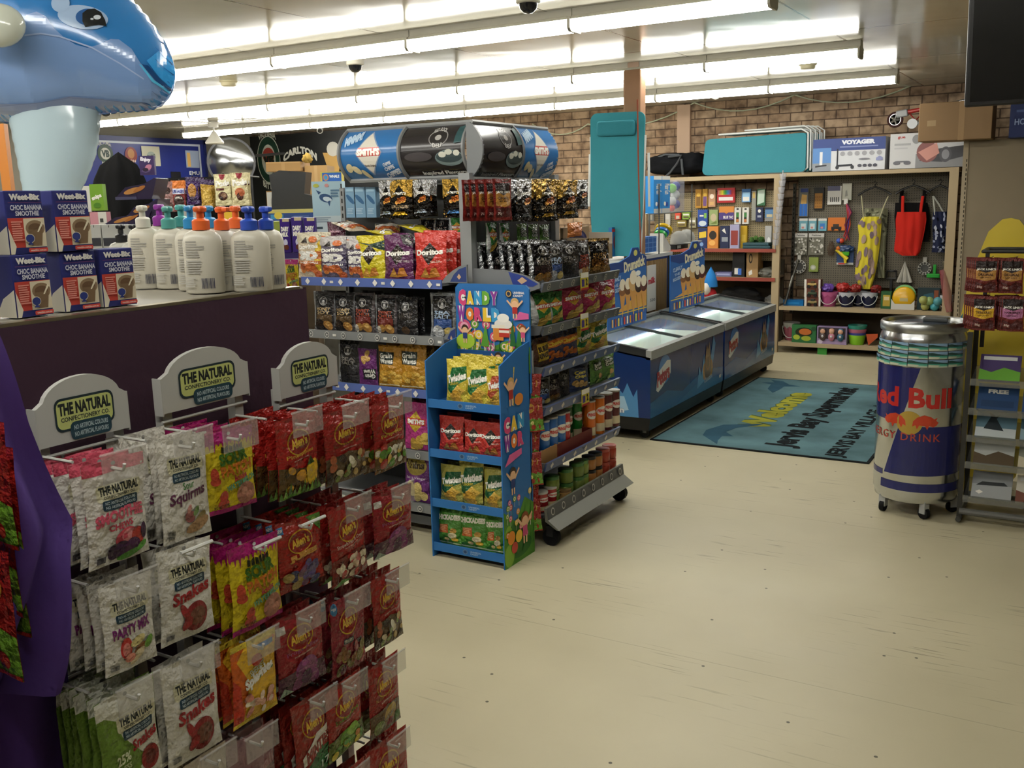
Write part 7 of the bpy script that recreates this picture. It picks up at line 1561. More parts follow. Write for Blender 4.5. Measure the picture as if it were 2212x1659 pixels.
garment('floral_swimsuit','yellow floral swimsuit on a black hanger',0,0,PF-.14,'#c9b93a',flor,[(1860,423,1866,470,.006,'#a5a080'),(1918,424,1900,468,.006,'#a5a080')],[(1864,1903,468),(1853,1904,485),(1856,1902,510),(1853,1899,540),(1848,1894,575),(1846,1889,600),(1861,1881,624)],(1889,421,.17))
garment('swim_top','black swim top hanging behind the red one',0,0,PF-.06,'#131213',[],[(1948,412,1946,440,.02,'#131213'),(1997,412,1996,440,.02,'#131213')],[(1934,2004,438),(1932,2008,470),(1936,2008,510),(1950,2006,522)],None)
garment('red_swimsuit','bright red ruched swimsuit on a black hanger',0,0,PF-.14,'#b8281f',[],[(1950,424,1950,462,.016,'#b8281f'),(1993,424,1988,462,.016,'#b8281f')],[(1938,2000,458),(1935,2001,475),(1936,1996,505),(1932,1990,530),(1931,1988,543),(1948,1982,552)],(1972,418,.17))
garment('swim_top','navy and white patterned swim top at the right end of the pegboard',0,0,PF-.1,'#24283f',[E(fl.uniform(.05,.95),fl.uniform(.03,.97),.06,.05,fl.choice(['#8a8fa5','#a5a8b5','#10131f']),8,fl.uniform(0,180)) for _ in range(46)],[(2015,424,2020,460,.008,'#a5a59a'),(2016,424,2040,458,.008,'#a5a59a')],[(2016,2049,457),(2014,2053,490),(2016,2054,520),(2012,2053,545)],(2030,418,.13))
p=ony(1955,565,PF-.05); wb_=thing('net_bundle','bundle of pale shuttle-like nets hanging below the red swimsuit','toy',(p.x,PF-.05,p.z)); wb_['group']=GR
for i in range(6): MB().tube([(0,0,0),(-.03+.014*i,-.01,-.12),(-.06+.026*i,-.01*(i%2),-.22)],[.004,.012,.02],['#a9a59a','#8f8c84','#b5b2a8'][i%3],7).build('net','cloth',wb_,smooth=60)
p=ony(2015,600,PF-.03); gt=thing('green_scraper','bright green toy scraper on the pegboard','toy',(p.x,PF-.03,p.z)); gt['group']=GR
MB().rbox((-.06,-.03,0),(.07,0,.045),.008,'#2f9a3a').build('blade','gloss',gt); MB().rbox((.0,-.02,.045),(.03,0,.14),.006,'#2f9a3a').build('handle','gloss',gt)
p=ony(2046,570,PF-.05); crumple('dried_bundle','small brown net bundle hanging at the right end of the pegboard','bundle',(p.x,PF-.06,p.z-.1),(.04,.03,.09),'#6a5f4c','clearbag',1,21,GR)
# ---- toys on the middle shelf
GT='toys on the middle shelf'
YT=YB+.1
def toy(nm,lab,cat,x0,y0,x1,y1,col,ops=None,dep=.08,**k): return stand(nm,lab,cat,x0,y0,x1,y1,col,ops,dep,YT,S1+.001,GT,**k)
m_=toy('blue_case','flat bright blue plastic case at the left end of the toy shelf','toy',1692,648,1735,664,'#1f6aa8',[R(.2,.3,.8,.6,'#2f86c8')],dep=.12,mat='gloss')
for i in range(3):
    y1=664-21*i; a=ony(1737,y1,YT);b_=ony(1772,y1,YT); h=.098; w=b_.x-a.x
    t=thing('toy_truck_box','window box with a toy truck, %s of the stack of three'%['bottom','middle','top'][i],'toy',((a.x+b_.x)/2,YT,S1+.002+h*i)); t['group']=GT
    c1,c2=[('#8a7a4a','#2a2a22'),('#3a4a34','#1f2a1f'),('#b59a5a','#4a3a20')][i]
    m_=MB(); m_.box((-w/2,.0,0),(w/2,.1,h-.002),'#6a3a2c'); m_.art(flat((-w/2,0,0),(w,0,0),(0,0,h)),[R(0,0,.14,1,W2),R(.88,0,1,1,W2)],.7); m_.build('box_body','card',t)
    m_=MB(); m_.rbox((-w*.28,-.016,.03),(w*.28,.0,.06),.006,c1); m_.rbox((-w*.1,-.016,.055),(w*.16,.0,.082),.005,c2)
    for s in (-1,1): m_.tube([(s*w*.2,-.02,.022),(s*w*.2,0,.022)],.018,'#151515',12)
    m_.build('truck','satin',t)
def bucket(px,py,wpx,col,rim,lab,Y=YT+.08,ht=.16,z=S1+.001,grp='buckets on the toy shelf'):
    p=ony(px,py,Y); r=(ony(px+wpx/2,py,Y).x-p.x); t=thing('toy_bucket',lab,'bucket',(p.x,Y,z)); t['group']=grp
    m_=MB(); m_.lathe([(r*.72,0),(r*.98,ht*.82),(r*.9,ht*.82),(r*.66,.01)],col,24); m_.build('pail','gloss',t,smooth=50)
    m_=MB(); n=32
    vs=[];fs=[]
    for i in range(n):
        a=2*PI*i/n; sc_=.012*math.cos(8*a)
        for rr,zz in ((r*1.0,ht*.74+sc_),(r*1.06,ht)): vs.append((rr*math.cos(a),rr*math.sin(a),zz))
    for i in range(n): j=(i+1)%n; fs.append((2*i,2*j,2*j+1,2*i+1))
    m_.add(vs,fs,rim); m_.add([(v[0]*.96,v[1]*.96,v[2]) for v in vs],[f[::-1] for f in fs],rim); m_.build('scalloped_rim','gloss',t,smooth=60)
    m_=MB(); m_.tube([(r*1.03*math.cos(a),-.35*r-abs(math.sin(a))*r*.75,ht*.8-math.sin(a)*ht*.62) for a in [PI*k/12 for k in range(13)]],.004,'#c5c5c5',6); m_.build('handle','satin',t,smooth=60)
    return p,r
bucket(1791,664,36,'#a54a7a','#b55a8a','pink bucket on the toy shelf'); 
for i,(px,wp_) in enumerate(((1829,36),(1855,32),(1878,34))): bucket(px,666,wp_,'#1a1f3c','#b5b8c2','navy bucket with white scalloped rim, %s of the three on the toy shelf'%['left','half-hidden middle','right'][i],Y=YT+.08+(.1 if i==1 else 0))
for i,(px,py,c_,lab,s_) in enumerate(((1788,622,'#6a4aa5','purple moulds in clear wrap on the pink bucket',.06),(1822,622,'#a52a28','red sand moulds on the left navy bucket',.07),(1848,626,'#8a2622','dark red sand moulds on the middle navy bucket',.06),(1893,622,'#7a2020','dark red moulds on the right navy bucket',.055))):
    p=ony(px,py,YT+.08); crumple('sand_moulds',lab,'toy',(p.x,YT+.08,S1+.163),(s_,s_,s_*.8),c_,'gloss',1,30+i,GT)
sp_=thing('toy_spade','black toy spade handle standing behind the yellow frisbee','toy',(ony(1922,640,YT+.2).x,YT+.25,S1)); sp_['group']=GT
MB().rbox((-.014,-.01,.1),(.014,.01,.3),.004,'#161618').build('shaft','satin',sp_); MB().tube([(-.05,0,.3),(-.045,0,.38),(.045,0,.38),(.05,0,.3)],.012,'#161618',8,closed=True).build('grip','satin',sp_,smooth=50); MB().rbox((-.05,-.012,0),(.05,.012,.12),.006,'#161618').build('blade','satin',sp_)
toy('green_box','dark green box with a yellow panel beside the frisbee','box',1902,630,1924,665,'#2a5a34',[R(.2,.15,.9,.8,'#b59a3a'),R(.3,.5,.8,.7,'#d8c89a')],dep=.1)
fz_=thing('frisbee_tray','yellow frisbees standing in a white tray','toy',(ony(1950,668,YT-.02).x,YT-.04,S1+.001)); fz_['group']=GT
r=ony(1975,650,YT).x-ony(1950,650,YT).x
Mx=Matrix.Translation((0,.05,r+.01))@Matrix.Rotation(PI/2-.15,4,'X')
m_=MB(); m_.lathe([(0,.02),(r*.85,.02),(r,.005),(r,-.02),(r*.95,-.02)],'#d8a81a',32,M4=Mx); m_.build('yellow_disc','gloss',fz_,smooth=50)
m_=MB(); m_.lathe([(0,.0),(r,.0),(r,-.03),(0,-.03)],'#4a9a34',32,M4=Matrix.Translation((0,.04,.018))@Mx); m_.build('green_disc','gloss',fz_,smooth=50)
m_=MB(); m_.prism([(-r*1.02,0),(r*1.02,0),(r*1.02,.1),(r*.7,.06),(-r*.7,.06),(-r*1.02,.11)],lambda a,b_:V((a,.004,b_)),lambda a,b_:V((a,0,b_)),'#c9c7c0'); m_.box((-r*1.02,.004,0),(r*1.02,.13,.004),'#c9c7c0'); m_.build('tray','card',fz_)
m_=MB(); m_.box((-.035,.0,r*.75),(.045,.002,r*1.05),'#b5a87a'); m_.build('sticker','card',fz_,(0,.022,0))
toy('dark_game_box','dark blue-green game box behind the net of balls','box',1980,622,2028,668,'#22343a',[P([(.1,.3),(.5,.5),(.9,.3),(.7,.8),(.3,.7)],'#2f5a6a'),R(.75,.5,.95,.9,'#8a4a2c')],dep=.05)
nb=thing('ball_net','net of pastel green and blue balls on the toy shelf','balls',(ony(2012,668,YT-.03).x,YT-.03,S1)); nb['group']=GT
for i,(x,z,c_) in enumerate(((-.06,.045,'#a5a85a'),(.03,.045,'#3f9aa8'),(-.02,.1,'#8fa86a'),(.06,.1,'#4a8f9a'),(-.075,.11,'#9aa05a'))): MB().ell((x,-.01*i,z),.046,c_,12).build('ball','satin',nb,smooth=80)
bucket(2043,668,28,'#1d2444','#c0c2c8','navy bucket at the right end of the toy shelf',Y=YT+.0)
p=ony(2045,640,YT-.06); m_=MB(); m_.tube([(.02,0,0),(-.02,.04,.2),(-.07,.06,.42)],[.03,.045,.035],'#a5525a',10); tag(m_.build('wrapped_toy','clearbag',None,(p.x+.02,YT-.13,S1+.005),smooth=60),'long pink toy in clear wrap leaning at the right end of the toy shelf','toy',GT)
# ---- bottom shelf
GBt='toys on the bottom shelf'
bucket(1709,744,34,'#a5566a','#a9a9a4','pink and grey bucket at the left end of the bottom shelf',z=S2+.001,grp=GBt,ht=.2,Y=YT+.12)
pxbox('green_gift_pack','green toy pack with an oval fruit picture on the bottom shelf','toy',(1710,702),(1762,740),YB+.04,.08,'#2c6a3c',[E(.5,.6,.36,.26,'#15240f'),E(.55,.62,.26,.18,'#b5642a'),E(.2,.3,.14,.14,'#a5b53a'),E(.6,.25,.2,.14,'#9aa834'),E(.9,.8,.1,.13,'#1f4a2c')],'card',GBt,zb=S2+.001)
db=thing('doll_box','window box holding three baby dolls on the bottom shelf','doll box',(ony(1796,742,YB+.04).x,YB+.04,S2+.001)); db['group']=GBt
w=ony(1828,742,YB+.04).x-ony(1764,742,YB+.04).x;h=.19
m_=MB(); m_.box((-w/2,0,0),(w/2,.1,h),'#8f7fa5'); m_.art(flat((-w/2,0,0),(w,0,0),(0,0,h)),[R(.04,.3,.96,.95,'#3a3038'),R(.0,0,1,.16,'#a58fb8'),E(.12,.12,.08,.12,'#d0c2d8')],h/w); m_.build('box_body','card',db)
for i,c_ in enumerate(('#4a3a38','#b5748a','#2f5a74')):
    x=(-.3+.3*i)*w; m_=MB(); m_.ell((x,-.012,h*.72),(.028,.014,.03),'#c99a80',12); m_.ell((x,-.006,h*.78),(.031,.014,.027),['#4a403e','#b5846a','#3a6a84'][i],12); m_.ell((x,-.012,h*.42),(.036,.016,.045),c_,12); m_.ell((x,-.028,h*.45),(.014,.006,.014),'#c9c5c8',8); m_.build('doll','satin',db,smooth=70)
tb_=['#86c42c','#3f4aa0','#b86a84','#2f8a7a']
p=ony(1850,744,YB+.12)
for i,c_ in enumerate(tb_):
    r=.09+.004*i; m_=MB(); m_.lathe([(r*.8,0),(r*1.02,.075+.03*(i==0)),(r*.97,.075+.03*(i==0)),(r*.76,.01)],c_,24)
    tag(m_.build('stacking_tub','gloss',None,(p.x,YB+.14,S2+.001+[0,.055,.095,.135][i]+.0),smooth=50),'%s tub of the stack of tubs on the bottom shelf'%['lime green bottom','blue second','pink third','teal top'][i],'tub','stacked tubs on the bottom shelf')
p=ony(1882,722,YB+.1); m_=MB(); m_.prism([(0,0),(.09,.09),(.09,.13),(-.03,.12)],lambda a,b_:V((a,.02,b_)),lambda a,b_:V((a,0,b_)),'#b5502c'); tag(m_.build('orange_toy','gloss',None,(p.x-.02,YB+.08,S2+.002)),'orange plastic toy half hidden behind the can-shaped cooler','toy',GBt)
# ---- on top of the shelving
Yt=YB+.12; ZT=TOPZ+.006
bag=thing('holdall','soft black holdall with grey straps on top of the left shelving','bag',(ony(1452,372,Yt).x,Yt+.2,ZT))
hw_=(ony(1516,360,Yt).x-ony(1390,360,Yt).x)/2
bm=bmesh.new(); bmesh.ops.create_icosphere(bm,subdivisions=4,radius=1)
for v in bm.verts:
    n_=.14*noise.noise(v.co*2.3)+.06*noise.noise(v.co*5); c_=v.co.copy()
    f=1/max(abs(c_.x)**4+abs(c_.y)**4+abs(c_.z)**4,1e-6)**.25
    v.co=V((c_.x*f*hw_*(.95+n_),c_.y*f*.2*(.95+n_),0.155+c_.z*f*.125*(.95+n_)))
bm.verts.index_update(); m_=MB(); m_.add([v.co.copy() for v in bm.verts],[[v.index for v in f.verts] for f in bm.faces],'#17181b'); bm.free(); m_.build('bag_body','cloth',bag,smooth=80)
m_=MB(); m_.tube([(-.05,-.19,.23),(.12,-.23,.24),(.06,-.225,.14),(-.02,-.22,.05),(-.06,-.22,.02)],.014,'#4f5256',6); m_.tube([(.12,-.22,.2),(.14,-.225,.02)],.014,'#4f5256',6); m_.tube([(-.25,-.12,.22),(-.1,-.18,.26),(.08,-.18,.25)],.012,'#4f5256',6); m_.build('strap','cloth',bag,smooth=60)
# folded loungers stacked on edge
a=ony(1517,372,Yt-.08);b_=ony(1742,352,Yt-.08); Lw=b_.x-a.x; Lh=ony(1630,272,Yt-.08).z-ony(1630,362,Yt-.08).z
for i in range(4):
    t=thing('folding_sun_lounger','folded teal sun lounger on its side on top of the shelving, %s of four'%['front','second','third','rearmost'][i],'sun lounger',((a.x+b_.x)/2+.03*i,Yt-.08+.075*i,ZT)); t['group']='folded loungers on the shelving'
    out=[]
    for cx_,cz_,a0 in ((Lw/2-.05,Lh-.07,0),(-Lw/2+.09,Lh-.1,90),(-Lw/2+.06,.06,180),(Lw/2-.05,.05,270)): out+=[(cx_+(.04 if a0 in (0,270) else .06)*math.cos(math.radians(a0+22.5*k)),cz_+(.04 if a0 in (0,270) else .055)*math.sin(math.radians(a0+22.5*k))) for k in range(5)]
    m_=MB(); m_.prism(out,lambda p,q_:V((p,.02,q_)),lambda p,q_:V((p,0,q_)),'#3d808c'); m_.build('fabric','cloth',t)
    fr=MB(); fr.tube([(-Lw*.35,.03,Lh+.0),(Lw*.44,.03,Lh+.012),(Lw*.5,.03,Lh-.03),(Lw*.505,.03,.05),(Lw*.46,.03,.008),(-Lw*.4,.03,.008)],.011,'#cfd2d0',8); fr.tube([(-Lw*.1+.05*i,.05,Lh+.03),(Lw*.46,.05,Lh+.045),(Lw*.52,.05,Lh-.0),(Lw*.525,.05,.02)],.009,'#cfd2d0',8); fr.build('frame','satin',t,smooth=50)
sc1=[R(0,.62,1,1,'#3a4a84'),R(0,.2,.26,.72,'#5a86c0'),R(0,0,.26,.25,'#8a9098'),R(.1,.15,.14,.6,'#d8d8da'),P([(.04,.12),(.2,.16),(.2,.2),(.04,.18)],'#3a3a40'),T('VOYAGER',.4,.8,.86,.94,'#dde0ea',b=.07),R(.38,.71,.9,.75,'#7a86b5')]+[E(.42+.1*i,.52,.035,.07,'#9a9aa0',14) for i in range(6)]+[R(.34,.12,.36,.68,'#2a2c34'),P([(.33,.12),(.56,.14),(.56,.2),(.34,.18)],'#2a2c34'),E(.35,.1,.025,.06,'#33353a',12),E(.56,.1,.025,.06,'#33353a',12)]+[E(.66+.07*i,.14,.03,.05,'#4a4a55',10) for i in range(4)]+[E(.72,.34,.08,.03,'#77777f',10),P([(.88,.28),(.97,.28),(.97,.36),(.925,.42),(.88,.36)],'#8a90b8')]
pxbox('scooter_carton','blue and white VOYAGER scooter carton on top of the right shelving','carton',(1755,298),(1911,360),Yt-.06,.3,'#c9cbd0',sc1,'card','scooter cartons on the shelving',zb=ZT+.005)
sc2=[R(.35,.0,1,.4,'#8a8a8c'),P([(.4,.2),(.7,.15),(1,.3),(1,.6),(.5,.5)],'#4a4a4e'),E(.5,.45,.14,.3,'#8a5a58',20),P([(.38,.45),(.62,.7),(.66,.4),(.5,.2)],'#c98f84'),E(.74,.36,.08,.22,'#55555a',18),E(.74,.36,.05,.14,'#8a8a90',14),E(.35,.82,.055,.13,'#8a8a8c',14),E(.46,.84,.045,.1,'#77777a',14),R(.06,.66,.28,.72,'#a5a5a8'),R(.06,.56,.24,.6,'#b5b5b8'),T('gue',.1,.84,.2,.92,'#b5423a'),E(.1,.16,.05,.06,'#6a6a70',10),E(.24,.16,.05,.06,'#6a6a70',10),R(.1,.18,.24,.22,'#6a6a70')]
pxbox('scooter_carton','white and grey scooter carton under the red scooter','carton',(1921,286),(2085,354),Yt-.06,.3,'#c5c5c6',sc2,'card','scooter cartons on the shelving',zb=ZT+.005)
# kick scooter lying on the carton
ctop=ony(2000,286,Yt-.06).z; w1=ony(1932,258,Yt); w2=ony(2063,262,Yt+.05)
R_=ony(1950,258,Yt).x-w1.x
kz=ctop+.03
ks=thing('kick_scooter','red and silver kick scooter lying on top of the white scooter carton','scooter',(w1.x,Yt+.05,w1.z-R_))
for nm,(x,z) in (('front_wheel',(0,R_)),('rear_wheel',(w2.x-w1.x,R_+.02))):
    Mx=Matrix.Translation((x,0,z))@Matrix.Rotation(PI/2,4,'X'); m_=MB()
    m_.lathe([(R_*.72,-.014),(R_*.95,-.016),(R_,0),(R_*.95,.016),(R_*.72,.014),(R_*.72,-.014)],'#3a1d1a',28,M4=Mx); w_=m_.build(nm,'rubber',ks,smooth=50)
    m_=MB()
    for k in range(5):
        a=2*PI*k/5; m_.tube([(x,0,z),(x+R_*.75*math.cos(a),0,z+R_*.75*math.sin(a))],.012,'#b9babb',6)
    m_.lathe([(R_*.66,-.012),(R_*.76,-.012),(R_*.76,.012),(R_*.66,.012),(R_*.66,-.012)],'#b9babb',24,M4=Mx); m_.build('spokes','metal',w_)
m_=MB(); m_.rbox((.03,-.03,R_+.01),(.14,.03,R_+.08),.01,'#8f9192'); m_.build('fork_head','satin',ks,rot=(0,-.15,0))
m_=MB(); m_.tube([(.12,0,R_+.07),(.28,0,R_+.09)],.022,'#a5302c',10); m_.tube([(.14,-.01,R_+.05),(.2,-.02,R_-.02),(.27,0,R_+.06)],.008,'#8f2a28',6); m_.build('red_clamp','gloss',ks,smooth=50)
m_=MB(); m_.tube([(.28,0,R_+.09),(.95,0,R_+.2)],.013,'#c5c6c8',10); m_.build('steering_tube','chrome',ks,smooth=50)
m_=MB(); m_.tube([(.18,0,.03),(.5,0,.06),(w2.x-w1.x,0,R_+.01)],.016,'#b5b6b8',8); m_.lathe([(0,-.01),(.05,-.01),(.05,.01),(0,.01)],'#c5c6c8',16,M4=Matrix.Translation((.17,-.02,.03))@Matrix.Rotation(PI/2,4,'X')); m_.build('deck_frame','satin',ks,smooth=50)
# green tape piece on the floor under the shelf
p=ony(1775,766,YB+.02); tag(MB().box((-.05,0,0),(.05,.02,.085),'#3f9a3f').build('green_box','card',None,(p.x,YB+.03,0)),'small green box on the floor under the bottom shelf','box')
# ================================================================ far left background
YBK=BACK-.03
bsx=LEFT+.04
a=onx(150,292,bsx);b_=onx(438,305,bsx);zt=onx(438,303,bsx).z
bs=thing('blue_sign_board','large blue board with round beer emblems on the far left wall','sign',(bsx,(a.y+b_.y)/2,1.55)); w=b_.y-a.y; h=zt-1.55
m_=MB(); m_.box((-.03,-w/2,0),(0,w/2,h),'#1f2c78'); S=flat((.0005,-w/2,0),(0,w,0),(0,0,h))
U=lambda px: (onx(px,340,bsx).y-a.y)/w
Vv=lambda px,py: (onx(px,py,bsx).z-1.55)/h
m_.art(S,[R(0,.92,.97,.945,'#b5bccb'),R(.955,0,.97,.94,'#b5bccb'),E(U(228),Vv(228,332),.055,.055*w/h,'#1f3a2c',24),E(U(228),Vv(228,332),.035,.035*w/h,'#b5b5ac',20),T('VB',U(228)-.028,Vv(228,332)-.04,U(228)+.028,Vv(228,332)+.04,'#15302a',b=.06),T('VICTORIA',U(228)-.045,Vv(228,332)+.075,U(228)+.045,Vv(228,332)+.11,'#c5c8c0',arc=.8),T('BITTER',U(228)-.03,Vv(228,332)-.12,U(228)+.03,Vv(228,332)-.09,'#c5c8c0'),
  E(U(283),Vv(283,335),.045,.05*w/h,'#7a2a24',22),E(U(283),Vv(283,332),.025,.03*w/h,'#a5703a',14),T('LION',U(283)-.03,Vv(283,345)-.03,U(283)+.03,Vv(283,345),'#d8c8b8'),
  R(U(306),Vv(306,358),U(345),Vv(345,317),'#b5b3a0'),E(U(326),Vv(326,338),.035,.03*w/h,'#8f9a94',20),T('PURE',U(326)-.03,Vv(326,338)-.02,U(326)+.03,Vv(326,338)+.02,'#3a4238',8),
  R(U(400),Vv(400,362),U(428),Vv(428,326),'#8f9cb5'),R(U(403),Vv(403,360),U(410),Vv(410,330),'#c9a05a'),R(U(365),Vv(365,385),U(386),Vv(386,371),'#15161c'),T('EMU',U(405),Vv(405,378),U(427),Vv(427,370),'#c5c8cf')],h/w,eps=.003,step=.0006)
m_.build('board','satin',bs)
MB().box((-.04,-w/2-.02,h-.06),(.015,w/2+.03,h),'#1a2560').build('frame_top','satin',bs); MB().box((-.04,w/2,0),(.015,w/2+.04,h),'#1a2560').build('frame_side','satin',bs)
# black beer board on the brick wall
a=ony(545,420,YBK);b_=ony(1000,300,YBK); z0=1.3; z1=ony(640,288,YBK).z
bb=thing('beer_board','black painted board with green oval and arched CARLTON lettering on the brick wall','sign',((a.x+b_.x)/2,YBK,z0)); w=b_.x-a.x;h=z1-z0
m_=MB(); m_.box((-w/2,-.02,0),(w/2,.02,h),'#141615'); S=flat((-w/2,-.0205,0),(w,0,0),(0,0,h))
def BU(px,py): p=ony(px,py,YBK); return ((p.x-a.x)/w,(p.z-z0)/h)
c0=BU(583,345); rx_=BU(608,345)[0]-c0[0]; c1=BU(652,330); A_=h/w
m_.art(S,[E(c0[0],c0[1],rx_,rx_*1.5/A_,'#c5c8bc',30),E(c0[0],c0[1],rx_*.95,rx_*1.43/A_,'#1a3a2c',30),E(c0[0],c0[1],rx_*.6,rx_*.95/A_,'#b5b8ac',26),E(c0[0],c0[1]+.04,rx_*.5,rx_*.5/A_,'#9a3a30',20),T('VB',c0[0]-rx_*.5,c0[1]-.07,c0[0]+rx_*.5,c0[1]+.06,'#16241c',b=.07),T('VICTORIA',c0[0]-rx_*.75,c0[1]+.19,c0[0]+rx_*.75,c0[1]+.24,'#d0d2c5',arc=.9,b=.03),T('BITTER',c0[0]-rx_*.6,c0[1]-.26,c0[0]+rx_*.6,c0[1]-.2,'#d0d2c5',arc=-.6,b=.03),
  T('CARLTON',BU(615,345)[0],BU(620,352)[1],BU(688,350)[0],BU(652,334)[1],'#d0d0c8',arc=1.1,b=.06),T('DRAUGHT',BU(630,366)[0],BU(630,372)[1],BU(676,366)[0],BU(652,362)[1],'#a08a4a',b=.04),P([BU(700,330),BU(740,330),BU(735,375),BU(720,392)],'#c9a05a'),E(BU(722,318)[0],BU(722,322)[1],.03,.07,'#d5d2c8',16)],A_,eps=.004,step=.0008)
m_.build('board','satin',bb)
# convex mirror
c=ony(500,350,10.2); r=ony(538,350,10.2).x-c.x
mr=thing('convex_mirror','round convex security mirror in front of the dark corner','mirror',(c.x,10.2,c.z)); Mx=Matrix.Rotation(.6,4,'Z')@Matrix.Rotation(PI/2,4,'X')
m_=MB(); m_.lathe([(0,r*.28),(r*.3,r*.25),(r*.6,r*.17),(r*.85,r*.07),(r*.97,0)],'#8f9192',36,M4=Mx); m_.build('mirror_dome','chrome',mr,smooth=80)
m_=MB(); m_.lathe([(r*.95,-.02),(r,-.02),(r,.015),(r*.95,.012)],'#2a2a2c',36,M4=Mx); m_.tube([Mx@V((0,0,0)),(0,.5,.1),(0,1.08,.15)],.02,'#4a4a4c',8); m_.build('rim','satin',mr,smooth=50)
# low grey cabinets along the back so the goods stand on something
def plinth(name,lab,px0,px1,py,d,dep,col,zt=None,mat='matte',cat='cabinet'):
    a=atd(px0,py,d);b_=atd(px1,py,d); z=a.z if zt is None else zt
    x0,x1=min(a.x,b_.x),max(a.x,b_.x); y=(a.y+b_.y)/2
    return x0,x1,y,z
# ---- confectionery hook stand behind the counter
d0=5.3; FZ=math.radians(36)
def face(px,py,d): return atd(px,py,d)
ax=RT.copy(); ax.z=0; ax.normalize(); fwd=V((-ax.y,ax.x,0))
RZ=math.atan2(ax.y,ax.x)
def dbox(name,lab,cat,p0,p1,d,dep,col,ops=None,mat='card',grp=None,zb=None,parent=None,art_eps=.0015):
    a=atd(p0[0],p1[1],d);b_=atd(p1[0],p1[1],d);t_=atd((p0[0]+p1[0])/2,p0[1],d); w=(b_-a).length; z0=(a.z+b_.z)/2 if zb is None else zb; h=t_.z-z0
    m_=MB(); m_.box((-w/2,0,0),(w/2,dep,h),col)
    if ops: m_.art(flat((-w/2,0,0),(w,0,0),(0,0,h)),ops,h/w,eps=art_eps,step=.0003)
    c=(a+b_)/2; 
    if parent is not None: return m_.build(name,mat,parent,(c.x-parent.location.x,c.y-parent.location.y,z0-parent.location.z),RZ)
    return tag(m_.build(name,mat,None,(c.x,c.y,z0),RZ),lab,cat,grp)
c=atd(500,520,5.5); hs_=thing('hook_stand','black panel stand with hooks of chocolate packets behind the pump bottles','display rack',(c.x,c.y,0))
dbox('panel',None,None,(380,383),(560,640),5.5,.04,'#121213',mat='matte',zb=.3,parent=hs_)
dbox('base',None,None,(380,800),(560,860),5.5,.4,'#1a1a1b',mat='matte',zb=0,parent=hs_)
for p_ in list(hs_.children): p_.location.z=(.3 if p_.name.startswith('panel') else 0)
defbag('podsw','#cfc79c',[P([(.3,.99),(.7,.99),(.62,.86),(.5,.8),(.36,.86)],'#8a2430'),T('Pods',.08,.6,.95,.8,'#e5e2da',4,b=.06,out='#4a2418'),R(.1,.48,.6,.55,'#5a2a24'),E(.5,.3,.3,.14,'#4a2c20'),E(.55,.33,.18,.08,'#8a6a50'),E(.4,.24,.12,.06,'#2a1a14')],seed=91,mat='bagmatte',A=1.75,Th=.2)
defbag('podsb','#cbc096',[P([(.3,.99),(.7,.99),(.62,.86),(.5,.8),(.36,.86)],'#8a2430'),T('Pods',.08,.6,.95,.8,'#e5e2da',4,b=.06,out='#4a2418'),E(.5,.4,.3,.14,'#b5643c'),E(.5,.28,.2,.12,'#4a2418'),E(.6,.36,.14,.08,'#a0522c')],seed=92,mat='bagmatte',A=1.75,Th=.2)
defbag('goldch','#b08a2c',[E(.5,.4,.35,.25,'#c9a544'),P([(0,.85),(1,.8),(1,1),(0,1)],'#3a2450')],seed=93,mat='foil',A=2.0,Th=.25)
defbag('purpch','#3c1f5c',[E(.5,.5,.34,.26,'#a8752c'),E(.5,.2,.3,.1,'#2a1444'),P([(0,.82),(1,.86),(1,1),(0,1)],'#2f1a48')],seed=94,mat='foil',A=2.0,Th=.25)
defbag('lifesav','#7a2a28',[R(0,.72,1,1,'#c9702a'),R(.05,.56,.95,.74,'#c5c8da'),T('LIFE SAVERS',.08,.59,.92,.7,'#2f3a8a',b=.06),E(.5,.34,.4,.2,'#33201c'),T('VANILLA',.2,.38,.8,.45,W,arc=.5)],seed=95,mat='bagmatte',A=1.8,Th=.2)
defbag('brownch','#8a6460',[E(.5,.7,.3,.12,'#3a2420'),R(.1,.3,.6,.4,'#d5b5b0'),E(.6,.2,.35,.12,'#4a2c24')],seed=96,mat='bagmatte',A=2.2,Th=.2)
for kind,x0,y0,x1,y1,n,lab in (('brownch',354,392,378,458,2,'pinkish brown packet at the left end of the hook row'),('lifesav',374,390,404,456,2,'LIFE SAVERS packet on the hook row'),('purpch',404,382,432,442,3,'purple chocolate packet on the hook row'),('goldch',436,388,460,448,3,'gold and purple chocolate packet on the hook row'),('podsw',466,376,502,444,2,'left cream Pods packet'),('podsb',502,373,540,444,2,'right cream Pods packet')):
    a=atd((x0+x1)/2,y1,5.15);t_=atd((x0+x1)/2,y0,5.15);w=(x1-x0)*5.15/FOC
    for i in range(n):
        c=a+fwd*(.05*i); put(kind,(c.x,c.y,a.z),w,t_.z-a.z,RZ+.05*i,lab if i==0 else '%s packet behind the %s'%(ORD[i],lab),'chocolate packets on the hook stand',name='chocolate_packet',cat='chocolate')
    m_=MB(); q=t_-V((0,0,.015)); m_.tube([q-fwd*.02+V((0,0,.02)),q-fwd*.015,q+fwd*.36],.004,'#1a1a1a',6); o=m_.build('hook','satin',hs_,(-hs_.location.x,-hs_.location.y,0))
p=atd(505,505,5.2); dbox('yellow_packet',"yellow m&m's style packet behind the orange pump tops".replace("m&m's style","sweets"),'sweets',(476,458),(516,502),5.15,.03,'#d0a82c',[T("m&m's",.1,.3,.9,.55,W,8,b=.07,out='#3a2418'),E(.3,.2,.1,.08,'#b5402c')],zb=None)
